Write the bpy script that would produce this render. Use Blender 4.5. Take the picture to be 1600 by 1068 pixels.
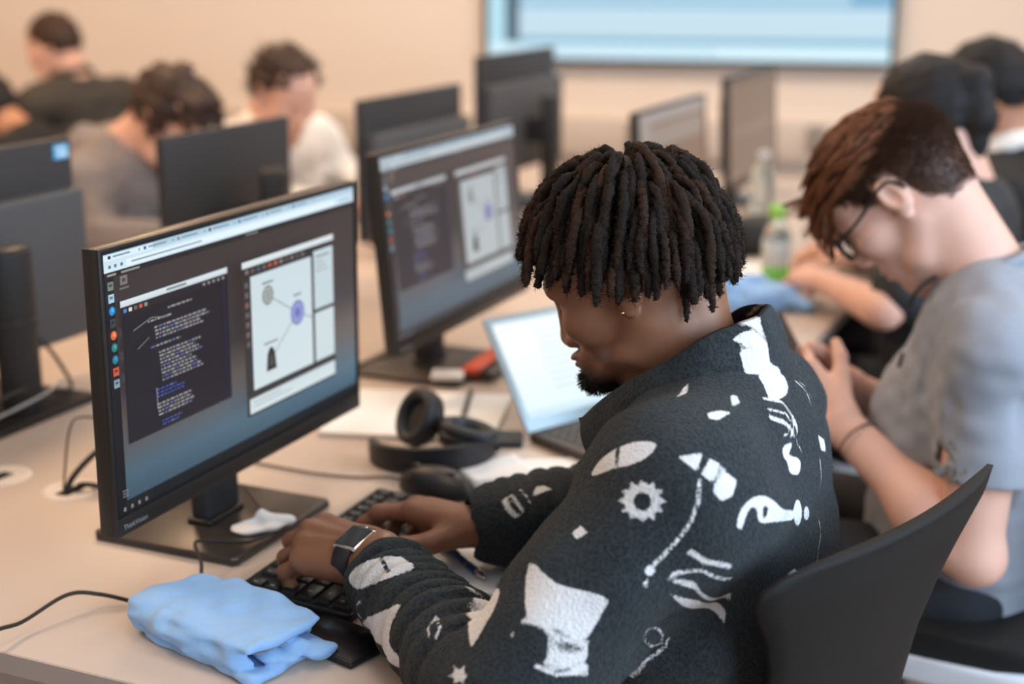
import bpy, bmesh, math, random
import numpy as np
from mathutils import Vector, Matrix, noise as mnoise

for o in list(bpy.data.objects):
    bpy.data.objects.remove(o)
scene = bpy.context.scene
COL = scene.collection
PI = math.pi

# ------------------------------------------------------------------ camera
cam_d = bpy.data.cameras.new('camera')
cam = bpy.data.objects.new('camera', cam_d); COL.objects.link(cam)
cam.location = (0, 0, 1.439)
cam.rotation_euler = (PI/2 - 0.259, 0, PI/2 - 1.153)
cam_d.sensor_width = 36.0
cam_d.lens = 50.78
cam_d.clip_start = 0.05
cam_d.dof.use_dof = True
cam_d.dof.focus_distance = 1.47
cam_d.dof.aperture_fstop = 2.3
cam_d.dof.aperture_blades = 9
scene.camera = cam

# ------------------------------------------------------------------ view
vs = scene.view_settings
vs.view_transform = 'Standard'; vs.look = 'None'
vs.gamma = 1.0; vs.use_curve_mapping = False
vs.exposure = 0.12

# ------------------------------------------------------------------ world: soft daylight outside the windows
w = bpy.data.worlds.new('world'); scene.world = w; w.use_nodes = True
bgn = w.node_tree.nodes['Background']
bgn.inputs['Color'].default_value = (0.55, 0.72, 1.0, 1); bgn.inputs['Strength'].default_value = 0.5

def area(name, loc, target, sx, sy, power, color, spread=PI):
    l = bpy.data.lights.new(name, 'AREA'); l.shape = 'RECTANGLE'
    l.size = sx; l.size_y = sy; l.energy = power; l.color = color; l.spread = spread
    o = bpy.data.objects.new(name, l); COL.objects.link(o); o.location = loc
    d = Vector(target) - Vector(loc)
    o.rotation_euler = d.to_track_quat('-Z', 'Y').to_euler()
    return o
WARM = (1.0, 0.66, 0.40)
NEUT = (1.0, 0.84, 0.70)
COOL = (0.62, 0.80, 1.0)
# daylight through the two windows of the right-hand wall
for i, yy in enumerate((-0.6, 1.7)):
    area('window_daylight', (1.99, yy, 1.75), (-2.0, yy + 0.3, 0.9), 1.9, 1.4, 80, COOL)
# warm lamps recessed in the ceiling
for (x, y, p, c) in ((-2.9, 1.3, 42, WARM), (-2.9, 3.6, 27, WARM), (-1.4, 4.2, 30, NEUT), (-1.0, 1.6, 5, NEUT), (-4.9, 2.6, 30, WARM), (0.7, 4.0, 24, NEUT)):
    area('ceiling_lamp_light', (x, y, 2.83), (x, y, 0), 0.58, 0.58, p, c)

# ------------------------------------------------------------------ helpers
def tag(o, label=None, cat=None, group=None, kind=None):
    if label: o['label'] = label
    if cat: o['category'] = cat
    if group: o['group'] = group
    if kind: o['kind'] = kind
    return o

def empty(name, loc=(0, 0, 0), rz=0.0, label=None, cat=None, group=None):
    o = bpy.data.objects.new(name, None); COL.objects.link(o)
    o.location = loc; o.rotation_euler = (0, 0, rz); o.empty_display_size = 0.05
    return tag(o, label, cat, group)

def link(name, me, m=None, parent=None, loc=None, rot=None):
    o = bpy.data.objects.new(name, me); COL.objects.link(o)
    if m is not None:
        me.materials.clear(); me.materials.append(m)
    if parent is not None: o.parent = parent
    if loc is not None: o.location = loc
    if rot is not None: o.rotation_euler = rot
    return o

def smooth(me, on=True):
    me.polygons.foreach_set('use_smooth', [on] * len(me.polygons))

def np_mesh(name, v, f, smooth_on=True):
    """mesh from an (n,3) array of points and an (m,k) array of faces"""
    me = bpy.data.meshes.new(name)
    v = np.asarray(v, np.float32); f = np.asarray(f, np.int32); k = f.shape[1]
    me.vertices.add(len(v)); me.vertices.foreach_set('co', v.ravel())
    me.loops.add(f.size); me.loops.foreach_set('vertex_index', f.ravel())
    me.polygons.add(len(f)); me.polygons.foreach_set('loop_start', np.arange(0, f.size, k, dtype=np.int32))
    me.update(calc_edges=True); me.validate()
    if smooth_on: smooth(me)
    return me

def attr(me, name, vals):
    a = me.attributes.new(name, 'FLOAT', 'POINT'); a.data.foreach_set('value', np.asarray(vals, np.float32))

class MB:
    """collects simple shapes into one mesh"""
    def __init__(s): s.bm = bmesh.new()
    def box(s, c, d, bevel=0.0, seg=2, M=None, rz=0.0):
        r = bmesh.ops.create_cube(s.bm, size=1.0); vs_ = r['verts']
        bmesh.ops.scale(s.bm, vec=d, verts=vs_)
        if bevel > 0:
            es = list({e for v in vs_ for e in v.link_edges})
            rr = bmesh.ops.bevel(s.bm, geom=es, offset=bevel, segments=seg, affect='EDGES', profile=0.5)
            vs_ = list({v for f in rr['faces'] for v in f.verts} | {v for v in vs_ if v.is_valid})
        T = Matrix.Translation(c) @ Matrix.Rotation(rz, 4, 'Z')
        if M is not None: T = M @ T
        bmesh.ops.transform(s.bm, matrix=T, verts=vs_)
        return s
    def poly(s, pts, faces):
        vv = [s.bm.verts.new(p) for p in pts]
        for f in faces: s.bm.faces.new([vv[i] for i in f])
        return s
    def prism(s, outline, z0, z1, bevel=0.0, seg=2, M=None):
        b = [s.bm.verts.new((x, y, z0)) for x, y in outline]
        t = [s.bm.verts.new((x, y, z1)) for x, y in outline]
        n = len(outline); fs = []
        fb = s.bm.faces.new(b[::-1]); ft = s.bm.faces.new(t)
        for i in range(n): s.bm.faces.new([b[i], b[(i+1) % n], t[(i+1) % n], t[i]])
        vs_ = b + t
        if bevel > 0:
            es = list(fb.edges) + list(ft.edges)
            rr = bmesh.ops.bevel(s.bm, geom=es, offset=bevel, segments=seg, affect='EDGES', profile=0.5)
            vs_ = list({v for f in rr['faces'] for v in f.verts} | {v for v in vs_ if v.is_valid})
        if M is not None: bmesh.ops.transform(s.bm, matrix=M, verts=vs_)
        return s
    def lathe(s, prof, n=24, c=(0, 0, 0), M=None, cap=True):
        rings = []; allv = []
        for r, z in prof:
            ring = [s.bm.verts.new((c[0] + r*math.cos(2*PI*i/n), c[1] + r*math.sin(2*PI*i/n), c[2] + z)) for i in range(n)]
            rings.append(ring); allv += ring
        for a, b in zip(rings, rings[1:]):
            for i in range(n): s.bm.faces.new([a[i], a[(i+1) % n], b[(i+1) % n], b[i]])
        if cap:
            s.bm.faces.new(rings[0][::-1]); s.bm.faces.new(rings[-1])
        if M is not None: bmesh.ops.transform(s.bm, matrix=M, verts=allv)
        return s
    def tube(s, pts, r, n=8, sub=6, closed=False):
        P = catmull(pts, sub) if sub > 1 else [Vector(p) for p in pts]
        rad = r if callable(r) else (lambda t: r)
        rings = []; up = None
        for i, p in enumerate(P):
            d = (P[min(i+1, len(P)-1)] - P[max(i-1, 0)])
            d = d.normalized() if d.length > 1e-9 else Vector((0, 0, 1))
            if up is None:
                up = Vector((0, 0, 1)) if abs(d.z) < 0.9 else Vector((1, 0, 0))
            a = d.cross(up).normalized(); up = a.cross(d).normalized()
            rr = rad(i / (len(P)-1))
            rings.append([s.bm.verts.new(p + a*math.cos(2*PI*k/n)*rr + up*math.sin(2*PI*k/n)*rr) for k in range(n)])
        for a, b in zip(rings, rings[1:]):
            for i in range(n): s.bm.faces.new([a[i], a[(i+1) % n], b[(i+1) % n], b[i]])
        s.bm.faces.new(rings[0][::-1]); s.bm.faces.new(rings[-1])
        return s
    def mesh(s, name, smooth_on=False, angle=None):
        me = bpy.data.meshes.new(name)
        bmesh.ops.recalc_face_normals(s.bm, faces=s.bm.faces)
        s.bm.to_mesh(me); s.bm.free()
        if smooth_on: smooth(me)
        if angle is not None:
            smooth(me); me.set_sharp_from_angle(angle=angle)
        return me
    def build(s, name, m, parent=None, loc=None, rot=None, smooth_on=False, angle=0.6):
        return link(name, s.mesh(name, smooth_on, None if smooth_on else angle), m, parent, loc, rot)

def catmull(pts, sub):
    P = [Vector(p) for p in pts]; out = []
    for i in range(len(P)-1):
        p0 = P[max(i-1, 0)]; p1 = P[i]; p2 = P[i+1]; p3 = P[min(i+2, len(P)-1)]
        for k in range(sub):
            t = k/sub
            out.append(0.5*((2*p1) + (p2-p0)*t + (2*p0-5*p1+4*p2-p3)*t*t + (3*p1-p0-3*p2+p3)*t**3))
    out.append(P[-1]); return out

def copy_tree(o, parent=None):
    c = o.copy(); COL.objects.link(c)
    if parent is not None: c.parent = parent
    for ch in list(o.children): copy_tree(ch, c)
    return c

# ------------------------------------------------------------------ materials
def nd(nt, typ, **kw):
    n = nt.nodes.new(typ)
    for k, v in kw.items():
        if k in n.inputs: n.inputs[k].default_value = v
        else: setattr(n, k, v)
    return n

def mat(name, col, rough=0.5, metal=0.0, var=0.06, vscale=30.0, bump=0.0, bscale=200.0, spec=0.5, sss=0.0, sssr=(1, .35, .2),
        sheen=0.0, coat=0.0, trans=0.0, alpha=1.0, emit=None, estr=0.0, ior=1.45, stretch=None, col2=None):
    m = bpy.data.materials.new(name); m.use_nodes = True; nt = m.node_tree
    b = nt.nodes['Principled BSDF']
    b.inputs['Roughness'].default_value = rough; b.inputs['Metallic'].default_value = metal
    b.inputs['Specular IOR Level'].default_value = spec; b.inputs['IOR'].default_value = ior
    if sss > 0:
        b.inputs['Subsurface Weight'].default_value = sss; b.inputs['Subsurface Radius'].default_value = sssr
        b.inputs['Subsurface Scale'].default_value = 0.006
    if sheen > 0:
        b.inputs['Sheen Weight'].default_value = sheen; b.inputs['Sheen Roughness'].default_value = 0.4
    b.inputs['Coat Weight'].default_value = coat; b.inputs['Transmission Weight'].default_value = trans
    b.inputs['Alpha'].default_value = alpha
    if emit is not None:
        b.inputs['Emission Color'].default_value = (*emit, 1); b.inputs['Emission Strength'].default_value = estr
    tc = nd(nt, 'ShaderNodeTexCoord'); src = tc.outputs['Object']
    if stretch is not None:
        mp = nd(nt, 'ShaderNodeMapping'); mp.inputs['Scale'].default_value = stretch
        nt.links.new(src, mp.inputs['Vector']); src = mp.outputs['Vector']
    if var > 0 or col2 is not None:
        n = nd(nt, 'ShaderNodeTexNoise', Scale=vscale, Detail=5.0, Roughness=0.6)
        nt.links.new(src, n.inputs['Vector'])
        mx = nd(nt, 'ShaderNodeMix', data_type='RGBA')
        c2 = col2 if col2 is not None else tuple(c*(1-2*var) for c in col)
        c1 = col if col2 is not None else tuple(min(1, c*(1+var)) for c in col)
        mx.inputs['A'].default_value = (*c1, 1); mx.inputs['B'].default_value = (*c2, 1)
        nt.links.new(n.outputs['Fac'], mx.inputs['Factor'])
        nt.links.new(mx.outputs['Result'], b.inputs['Base Color'])
    else:
        b.inputs['Base Color'].default_value = (*col, 1)
    if bump > 0:
        n2 = nd(nt, 'ShaderNodeTexNoise', Scale=bscale, Detail=3.0)
        nt.links.new(src, n2.inputs['Vector'])
        bp = nd(nt, 'ShaderNodeBump', Strength=bump, Distance=0.002)
        nt.links.new(n2.outputs['Fac'], bp.inputs['Height']); nt.links.new(bp.outputs['Normal'], b.inputs['Normal'])
    return m

M = {}
M['wall'] = mat('wall_paint', (0.80, 0.70, 0.61), 0.75, var=0.015, vscale=2, bump=0.08, bscale=150)
M['ceiling'] = mat('ceiling_white', (0.82, 0.80, 0.77), 0.8, var=0.02)
M['floor'] = mat('floor_carpet', (0.30, 0.20, 0.13), 0.95, var=0.15, vscale=60, bump=0.4, bscale=500)
M['desk'] = mat('desk_laminate', (0.54, 0.44, 0.37), 0.38, var=0.02, vscale=18, bump=0.02, bscale=700)
M['desk_edge'] = mat('desk_edge_band', (0.42, 0.35, 0.30), 0.45, var=0.03)
M['steel'] = mat('painted_steel', (0.45, 0.45, 0.46), 0.4, metal=0.6, var=0.03)
M['grommet'] = mat('grommet_plastic', (0.72, 0.64, 0.57), 0.45, var=0.02)
M['black'] = mat('black_plastic', (0.014, 0.013, 0.013), 0.42, var=0.1, bump=0.05, bscale=900)
M['black_matte'] = mat('black_matte_plastic', (0.02, 0.02, 0.021), 0.6, var=0.1, bump=0.08, bscale=900)
M['dark_hole'] = mat('dark_inside', (0.006, 0.006, 0.006), 0.9, var=0)
M['bezel'] = mat('bezel_black', (0.024, 0.021, 0.019), 0.35, var=0.05, bump=0.03, bscale=1200)
M['base_metal'] = mat('stand_base_metal', (0.075, 0.066, 0.060), 0.32, metal=0.5, var=0.08)
M['back_dark'] = mat('monitor_back_dark', (0.030, 0.031, 0.034), 0.55, var=0.05, bump=0.05, bscale=900)
M['back_grey'] = mat('monitor_back_grey', (0.075, 0.077, 0.082), 0.55, var=0.05, bump=0.05, bscale=900)
M['sticker_blue'] = mat('blue_sticker', (0.10, 0.45, 0.75), 0.4, var=0.05)
M['white_plastic'] = mat('white_plastic', (0.75, 0.75, 0.76), 0.35, var=0.03)
M['paper'] = mat('white_paper', (0.86, 0.85, 0.83), 0.7, var=0.015, vscale=12)
M['paper_warm'] = mat('cream_paper', (0.74, 0.66, 0.58), 0.7, var=0.02, vscale=12)
M['rubber'] = mat('cable_rubber', (0.018, 0.014, 0.012), 0.5, var=0.1)
M['cable_brown'] = mat('cable_thin', (0.09, 0.06, 0.045), 0.5, var=0.1)
M['legend'] = mat('printed_legend', (0.30, 0.30, 0.30), 0.6, var=0)
M['chrome'] = mat('polished_metal', (0.75, 0.74, 0.72), 0.18, metal=1.0, var=0.02)
# ================================================================== the room
def struct(name, mb, m, parent=None, **kw):
    o = mb.build(name, m, parent, **kw)
    if parent is None: o['kind'] = 'structure'
    return o
CEIL = 2.85
struct('floor', MB().box((-2.1, 2.0, -0.05), (9.0, 10.4, 0.1)), M['floor'])
struct('ceiling', MB().box((-2.1, 2.0, CEIL + 0.05), (9.0, 10.4, 0.1)), M['ceiling'])
# back wall, turned about eleven degrees to the desk rows
WA = math.radians(11.1)                       # direction along the wall: (cos, sin)
wd = Vector((math.cos(WA), math.sin(WA), 0)); wn = Vector((math.sin(WA), -math.cos(WA), 0))
W0 = Vector((-0.953, 5.797, 0)) - wn*0.075    # a point on the wall's face
def wallp(s, z, off=0.0):                      # s metres to the right along the wall, off metres out of it
    return W0 + wd*s + wn*off + Vector((0, 0, z))
Mw = Matrix.Translation(W0) @ Matrix.Rotation(WA, 4, 'Z')
struct('wall_back', MB().box((-1.0, 0.06, CEIL/2), (9.4, 0.12, CEIL), M=Mw), M['wall'])
struct('wall_left', MB().box((-6.5, 1.6, CEIL/2), (0.12, 9.6, CEIL)), M['wall'])
struct('wall_front', MB().box((-2.1, -3.1, CEIL/2), (9.0, 0.12, CEIL)), M['wall'])
# right wall with two windows
rw = MB()
X = 2.1
rw.box((X, 1.8, 0.5), (0.14, 9.8, 1.0)); rw.box((X, 1.8, 2.675), (0.14, 9.8, 0.35))
edges = [-3.1, -1.6, 0.4, 0.7, 2.7, 6.7]
for a, b in ((-3.1, -1.6), (0.4, 0.7), (2.7, 6.7)):
    rw.box((X, (a+b)/2, 1.75), (0.14, b-a, 1.5))
struct('wall_right', rw, M['wall'])
M['win_frame'] = mat('window_frame_white', (0.8, 0.8, 0.8), 0.4, var=0.02)
M['glass'] = mat('window_glass', (0.95, 0.97, 1.0), 0.02, var=0, trans=1.0)
for i, yc in enumerate((-0.6, 1.7)):
    f = MB()
    for yy in (yc-0.97, yc, yc+0.97): f.box((X+0.02, yy, 1.75), (0.06, 0.06, 1.5))
    for zz in (1.03, 2.47): f.box((X+0.02, yc, zz), (0.06, 2.0, 0.06))
    wf = struct('window_%d' % (i+1), f, M['win_frame'])
    for yy in (yc-0.485, yc+0.485):
        MB().box((X+0.03, yy, 1.75), (0.008, 0.92, 1.4)).build('pane', M['glass'], wf)
# skirting board and power trunking along the back wall
struct('baseboard_back', MB().box((-1.0, -0.008, 0.05), (9.3, 0.016, 0.1), M=Mw), M['win_frame'])
M['trunk'] = mat('trunking_plastic', (0.62, 0.54, 0.47), 0.5, var=0.02)
tr = struct('trim_1', MB().box((-1.0, -0.03, 0.73), (6.0, 0.06, 0.16), 0.006, M=Mw), M['trunk'])
M['socket'] = mat('socket_grey', (0.28, 0.25, 0.22), 0.5, var=0.03)
for s_ in (-1.55, -1.0, -0.28, 0.35, -2.4):
    q = MB().box((s_, -0.068, 0.745), (0.075, 0.02, 0.11), 0.006, M=Mw).build('socket', M['socket'], tr)
# recessed ceiling lamps
for i, (x, y) in enumerate(((-2.9, 1.3), (-2.9, 3.6), (-1.4, 4.2), (-1.0, 1.6), (-4.9, 2.6), (0.7, 4.0))):
    t = empty('ceiling_lamp', (x, y, CEIL), 0, 'square recessed lamp panel in the white ceiling', 'ceiling lamp', 'ceiling lamps')
    f = MB()
    for sx in (-1, 1):
        f.box((sx*0.315, 0, -0.006), (0.03, 0.66, 0.012)); f.box((0, sx*0.315, -0.006), (0.60, 0.03, 0.012))
    f.build('frame', M['win_frame'], t)
    em = M.setdefault('lamp_on', mat('lamp_diffuser', (0.9, 0.85, 0.75), 0.5, var=0, emit=(1, 0.8, 0.58), estr=3.0))
    MB().box((0, 0, -0.003), (0.60, 0.60, 0.006)).build('diffuser', em, t)

# ------------------------------------------------------------------ wall screen
def emis(name, base, strength, gloss=0.35):
    """screen face: colours from the mesh's own colour attribute, given off as light"""
    m = bpy.data.materials.new(name); m.use_nodes = True; nt = m.node_tree
    b = nt.nodes['Principled BSDF']; b.inputs['Base Color'].default_value = (*base, 1)
    b.inputs['Roughness'].default_value = gloss; b.inputs['Specular IOR Level'].default_value = 0.3
    a = nd(nt, 'ShaderNodeVertexColor', layer_name='col')
    nt.links.new(a.outputs['Color'], b.inputs['Emission Color']); b.inputs['Emission Strength'].default_value = strength
    return m
M['screen'] = emis('screen_display', (0.01, 0.01, 0.012), 1.0)
M['tvscreen'] = emis('wall_screen_display', (0.01, 0.01, 0.012), 1.0)

class Flat:
    """flat picture on the local XZ plane (x to the right, z up), facing -Y; layers lie a hair in front of each other"""
    def __init__(s, w, h): s.w, s.h = w, h; s.v = []; s.f = []; s.c = []; s.n = 0
    def pt(s, u, v): return ((u-0.5)*s.w, -0.00004*s.n, (0.5-v)*s.h)
    def quad(s, p, c):
        """p: four (u,v) corners; c: one colour or four"""
        i = len(s.v); cs = c if isinstance(c[0], (tuple, list)) else [c]*len(p)
        s.v += [s.pt(*q) for q in p]; s.c += list(cs); s.f.append(tuple(range(i, i+len(p))))
    def rect(s, u0, v0, u1, v1, c, cb=None):
        s.n += 1
        s.quad([(u0, v1), (u1, v1), (u1, v0), (u0, v0)], [cb or c, cb or c, c, c])
    def line(s, a, b, t, c):
        s.n += 1; asp = s.w/s.h
        dx, dy = (b[0]-a[0])*asp, b[1]-a[1]; L = math.hypot(dx, dy) or 1
        nx, ny = -dy/L*t/asp, dx/L*t
        s.quad([(a[0]-nx, a[1]-ny), (b[0]-nx, b[1]-ny), (b[0]+nx, b[1]+ny), (a[0]+nx, a[1]+ny)], c)
    def disc(s, c0, r, c, n=18):
        s.n += 1; asp = s.w/s.h
        s.quad([(c0[0]+r*math.cos(2*PI*i/n)/asp, c0[1]+r*math.sin(2*PI*i/n)) for i in range(n)], c)
    def poly(s, p, c): s.n += 1; s.quad(p, c)
    def fade(s, k, g): s.c = [tuple(x*(1-k)+y*k for x, y in zip(c, g)) for c in s.c]; return s
    def mesh(s, name):
        me = bpy.data.meshes.new(name); me.from_pydata(s.v, [], s.f); me.update()
        a = me.color_attributes.new('col', 'FLOAT_COLOR', 'POINT')
        a.data.foreach_set('color', np.array([(*[lin(x) for x in c], 1.0) for c in s.c], np.float32).ravel())
        bm = bmesh.new(); bm.from_mesh(me)
        for f_ in bm.faces:
            f_.normal_update()
            if f_.normal.y > 0: f_.normal_flip()
        bm.to_mesh(me); bm.free(); me.update()
        return me
def lin(x):
    x = x/255.0
    return x/12.92 if x <= 0.04045 else ((x+0.055)/1.055)**2.4

tvw, tvh = 1.64, 0.93
tv = empty('wall_display', wallp(-tvw/2+0.0, 1.03, 0.0), WA, 'large wall screen showing a pale blue page', 'screen')
MB().box((0, -0.04, tvh/2), (tvw, 0.05, tvh), 0.006).build('housing', M['black'], tv)
MB().box((0, -0.009, tvh/2), (0.7, 0.018, 0.4)).build('wall_mount', M['steel'], tv)
F = Flat(tvw-0.036, tvh-0.036)
F.rect(0, 0, 1, 1, (196, 222, 236))
F.rect(0.0, 0, 0.045, 1, (178, 220, 235))
F.rect(0.045, 0.0, 0.082, 0.93, (74, 92, 104), (84, 110, 124))
F.rect(0.082, 0.905, 1, 0.93, (120, 172, 196)); F.rect(0, 0.93, 1, 1, (206, 234, 246))
F.rect(0.082, 0.0, 1, 0.775, (140, 188, 214), (128, 176, 206)); F.rect(0.085, 0.79, 0.995, 0.905, (192, 218, 232), (190, 216, 230))
F.rect(0.085, 0.62, 0.9, 0.76, (172, 206, 226))
for i in range(14): F.rect(0.1+i*0.035, 0.955, 0.122+i*0.035, 0.975, (168, 204, 224))
link('screen', F.mesh('screen'), M['tvscreen'], tv, (0, -0.066, tvh/2))
# ================================================================== desks
DZ = 0.73
DX0, DX1 = -2.195, -0.555
def desk(y0, y1, label, grom):
    t = empty('desk', ((DX0+DX1)/2, (y0+y1)/2, 0), 0, label, 'desk')
    L = y1-y0; Wd = DX1-DX0
    def P(x, y, z): return (x-(DX0+DX1)/2, y-(y0+y1)/2, z)
    top = MB().box((0, 0, DZ-0.0125), (Wd-0.004, L-0.004, 0.025), 0.0015).build('tabletop', M['desk'], t)
    e = MB()
    for s in (-1, 1):
        e.box((s*(Wd/2-0.001), 0, DZ-0.0125), (0.002, L, 0.0235)); e.box((0, s*(L/2-0.001), DZ-0.0125), (Wd-0.004, 0.002, 0.0235))
    e.build('edge_band', M['desk_edge'], top)
    fr = MB()
    for s in (-1, 1):
        fr.box((s*(Wd/2-0.10), 0, DZ-0.05), (0.04, L-0.12, 0.05)); fr.box((0, s*(L/2-0.06), DZ-0.05), (Wd-0.2, 0.04, 0.05))
    fr.build('frame', M['steel'], t)
    for sx in (-1, 1):
        for sy in (-1, 1):
            MB().box((sx*(Wd/2-0.10), sy*(L/2-0.06), (DZ-0.07)/2), (0.05, 0.05, DZ-0.07), 0.004).build('leg', M['steel'], t)
    for gx, gy in grom:
        g = MB().lathe([(0.026, 0.0005), (0.028, 0.003), (0.040, 0.0025), (0.042, 0.0002)], 28, P(gx, gy, DZ), cap=False).build('grommet', M['grommet'], t, smooth_on=True)
        MB().lathe([(0.0265, 0.0006), (0.001, 0.0008)], 24, P(gx, gy, DZ)).build('cover', M['grommet'], g)
        MB().prism([(P(gx, gy, 0)[0]+a, P(gx, gy, 0)[1]+b) for a, b in ((-0.012, -0.024), (0.008, -0.024), (0.010, 0.014), (-0.010, 0.014))], DZ+0.001, DZ+0.0014).build('cable_slot', M['dark_hole'], g)
    return t
desk(1.055, 2.655, 'pale laminate desk under the laptop and the folded blue cloth', [(-1.315, 1.468), (-1.445, 1.472)])
desk(2.657, 4.757, 'pale laminate desk under the green-capped bottle', [(-1.315, 3.4)])

# ================================================================== computer screens
def text_mesh(s, size):
    cu = bpy.data.curves.new('txt', 'FONT'); cu.body = s; cu.size = size; cu.align_x = 'LEFT'
    o = bpy.data.objects.new('txt', cu); COL.objects.link(o)
    bpy.context.view_layer.update()
    me = bpy.data.meshes.new_from_object(o.evaluated_get(bpy.context.evaluated_depsgraph_get()))
    bpy.data.objects.remove(o); return me

def desktop(w, h, seed, dim=1.0, sharp=True):
    rnd = random.Random(seed)
    F = Flat(w, h)
    # wallpaper with reflected glow painted into it: dusk brown above, slate blue below
    n = 14
    ramp = [(0, (58, 49, 47)), (0.30, (62, 53, 51)), (0.50, (60, 55, 56)), (0.63, (96, 84, 80)), (0.74, (92, 94, 98)), (0.86, (78, 104, 122)), (1, (58, 82, 98))]
    def rc(v):
        for (a, ca), (b, cb) in zip(ramp, ramp[1:]):
            if a <= v <= b:
                k = (v-a)/(b-a); return tuple(ca[i]+(cb[i]-ca[i])*k for i in range(3))
    F.n = 1
    for i in range(n):
        v0, v1 = i/n, (i+1)/n; a, b = rc(v0), rc(v1)
        sh = lambda c, k: tuple(x*k for x in c)
        F.quad([(0, v1), (0.5, v1), (0.5, v0), (0, v0)], [sh(b, .92), b, a, sh(a, .92)])
        F.quad([(0.5, v1), (1, v1), (1, v0), (0.5, v0)], [b, sh(b, 1.06), sh(a, 1.04), a])
    F.rect(0, 0.09, 0.028, 1, (26, 22, 21), (16, 15, 16)); F.rect(0.028, 0.955, 1, 1, (24, 27, 30), (20, 22, 25))
    # browser strip on top
    F.rect(0, 0.0, 1, 0.068, (190, 214, 228), (206, 228, 240))
    F.rect(0, 0.0, 1, 0.026, (166, 192, 208), (176, 202, 218)); F.rect(0.0, 0.004, 0.16, 0.026, (214, 232, 242))
    for i in range(7):
        u = 0.03+i*0.115; F.rect(u-0.016, 0.008, u-0.007, 0.020, [(40, 44, 60), (60, 90, 150), (120, 130, 140)][i % 3])
        F.rect(u, 0.010, u+0.05+0.02*rnd.random(), 0.017, (120, 146, 166)); F.rect(u+0.082, 0.010, u+0.087, 0.018, (110, 130, 150))
    for u in (0.012, 0.03, 0.05): F.rect(u, 0.042, u+0.008, 0.054, (96, 110, 124))
    F.rect(0.07, 0.036, 0.9, 0.060, (222, 238, 246)); F.rect(0.085, 0.045, 0.33, 0.052, (140, 158, 172))
    for u in (0.93, 0.95, 0.97): F.rect(u, 0.042, u+0.008, 0.054, (110, 124, 138))
    # desktop's own top bar
    F.rect(0, 0.068, 1, 0.088, (34, 29, 28)); F.rect(0.006, 0.074, 0.034, 0.082, (150, 146, 142)); F.rect(0.05, 0.074, 0.11, 0.082, (140, 136, 132)); F.rect(0.50, 0.074, 0.55, 0.082, (120, 116, 112))
    # dock icons
    cols = [(118, 124, 116), (170, 200, 220), (46, 130, 196), (60, 62, 66), (206, 104, 58), (44, 116, 120), (42, 110, 140), (196, 88, 56), (130, 150, 166)]
    for i, c in enumerate(cols):
        v = 0.118+i*0.046
        if i in (2, 4, 5, 6): F.disc((0.014, v), 0.017, c); F.disc((0.0155, v-0.003), 0.008, tuple(min(255, x*1.35) for x in c))
        else:
            F.rect(0.005, v-0.016, 0.023, v+0.016, c); F.rect(0.009, v-0.008, 0.019, v+0.002, tuple(x*0.55 for x in c))
    for v, c in ((0.11, (120, 112, 108)), (0.235, (96, 98, 100)), (0.31, (190, 200, 206)), (0.40, (210, 214, 216)), (0.485, (205, 212, 218)), (0.575, (52, 110, 190))):
        F.rect(0.043, v-0.019, 0.066, v+0.015, c); F.rect(0.049, v-0.009, 0.060, v+0.004, tuple(x*0.6 for x in c)); F.rect(0.040, v+0.024, 0.07, v+0.031, (112, 108, 106))
    for i in range(3):
        for j in range(3): F.rect(0.010+i*0.006, 0.905+j*0.011, 0.013+i*0.006, 0.910+j*0.011, (150, 150, 152))
    for i in range(4): F.rect(0.008+i*0.024, 0.972, 0.016+i*0.024, 0.987, (120, 124, 128))
    # terminal window
    F.rect(0.036, 0.185, 0.414, 0.735, (34, 29, 31), (40, 35, 39))
    F.rect(0.036, 0.183, 0.414, 0.207, (214, 226, 232), (196, 208, 214)); F.rect(0.19, 0.190, 0.26, 0.199, (120, 128, 134))
    for i, c in enumerate(((70, 130, 190), (215, 215, 215), (120, 90, 80), (200, 90, 60), (150, 140, 130))): F.rect(0.045+i*0.017, 0.216, 0.055+i*0.017, 0.230, c)
    for i in range(5): F.rect(0.32+i*0.018, 0.216, 0.328+i*0.018, 0.226, (150, 150, 148))
    F.rect(0.042, 0.238, 0.406, 0.728, (26, 23, 27), (32, 28, 34)); F.rect(0.395, 0.238, 0.4, 0.728, (36, 32, 72))
    v = 0.26
    groups = [(0.19, 1, 0.09), (0.12, 1, 0.09), (0.14, 4, 0.20), (0.12, 1, 0.13), (0.145, 9, 0.16), (0.12, 3, 0.10), (0.12, 4, 0.13), (0.13, 2, 0.07)]
    for gi, (u0, nl, ln) in enumerate(groups):
        for k in range(nl):
            u = u0; end = u0+ln*(0.65+0.35*rnd.random())
            while u < end:
                du = 0.004+0.012*rnd.random()
                c = (150, 150, 154) if gi not in (5, 7) else (60, 78, 150)
                if rnd.random() < 0.15: c = (90, 100, 150)
                F.rect(u, v, min(u+du, end), v+0.0068, c); u += du+0.004
            v += 0.0135
        v += 0.016
    F.rect(0.115, 0.545, 0.1165, 0.63, (170, 170, 172))
    for p in ((0.05, 0.30), (0.085, 0.27), (0.12, 0.262), (0.16, 0.28)): pass
    F.line((0.05, 0.295), (0.11, 0.268), 0.0022, (120, 116, 112)); F.line((0.11, 0.268), (0.165, 0.285), 0.0022, (120, 116, 112)); F.line((0.06, 0.37), (0.10, 0.34), 0.0022, (110, 106, 104))
    # network editor window
    F.rect(0.446, 0.177, 0.852, 0.842, (44, 38, 36), (56, 54, 54))
    F.rect(0.446, 0.175, 0.852, 0.202, (216, 226, 230), (204, 214, 218))
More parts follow.
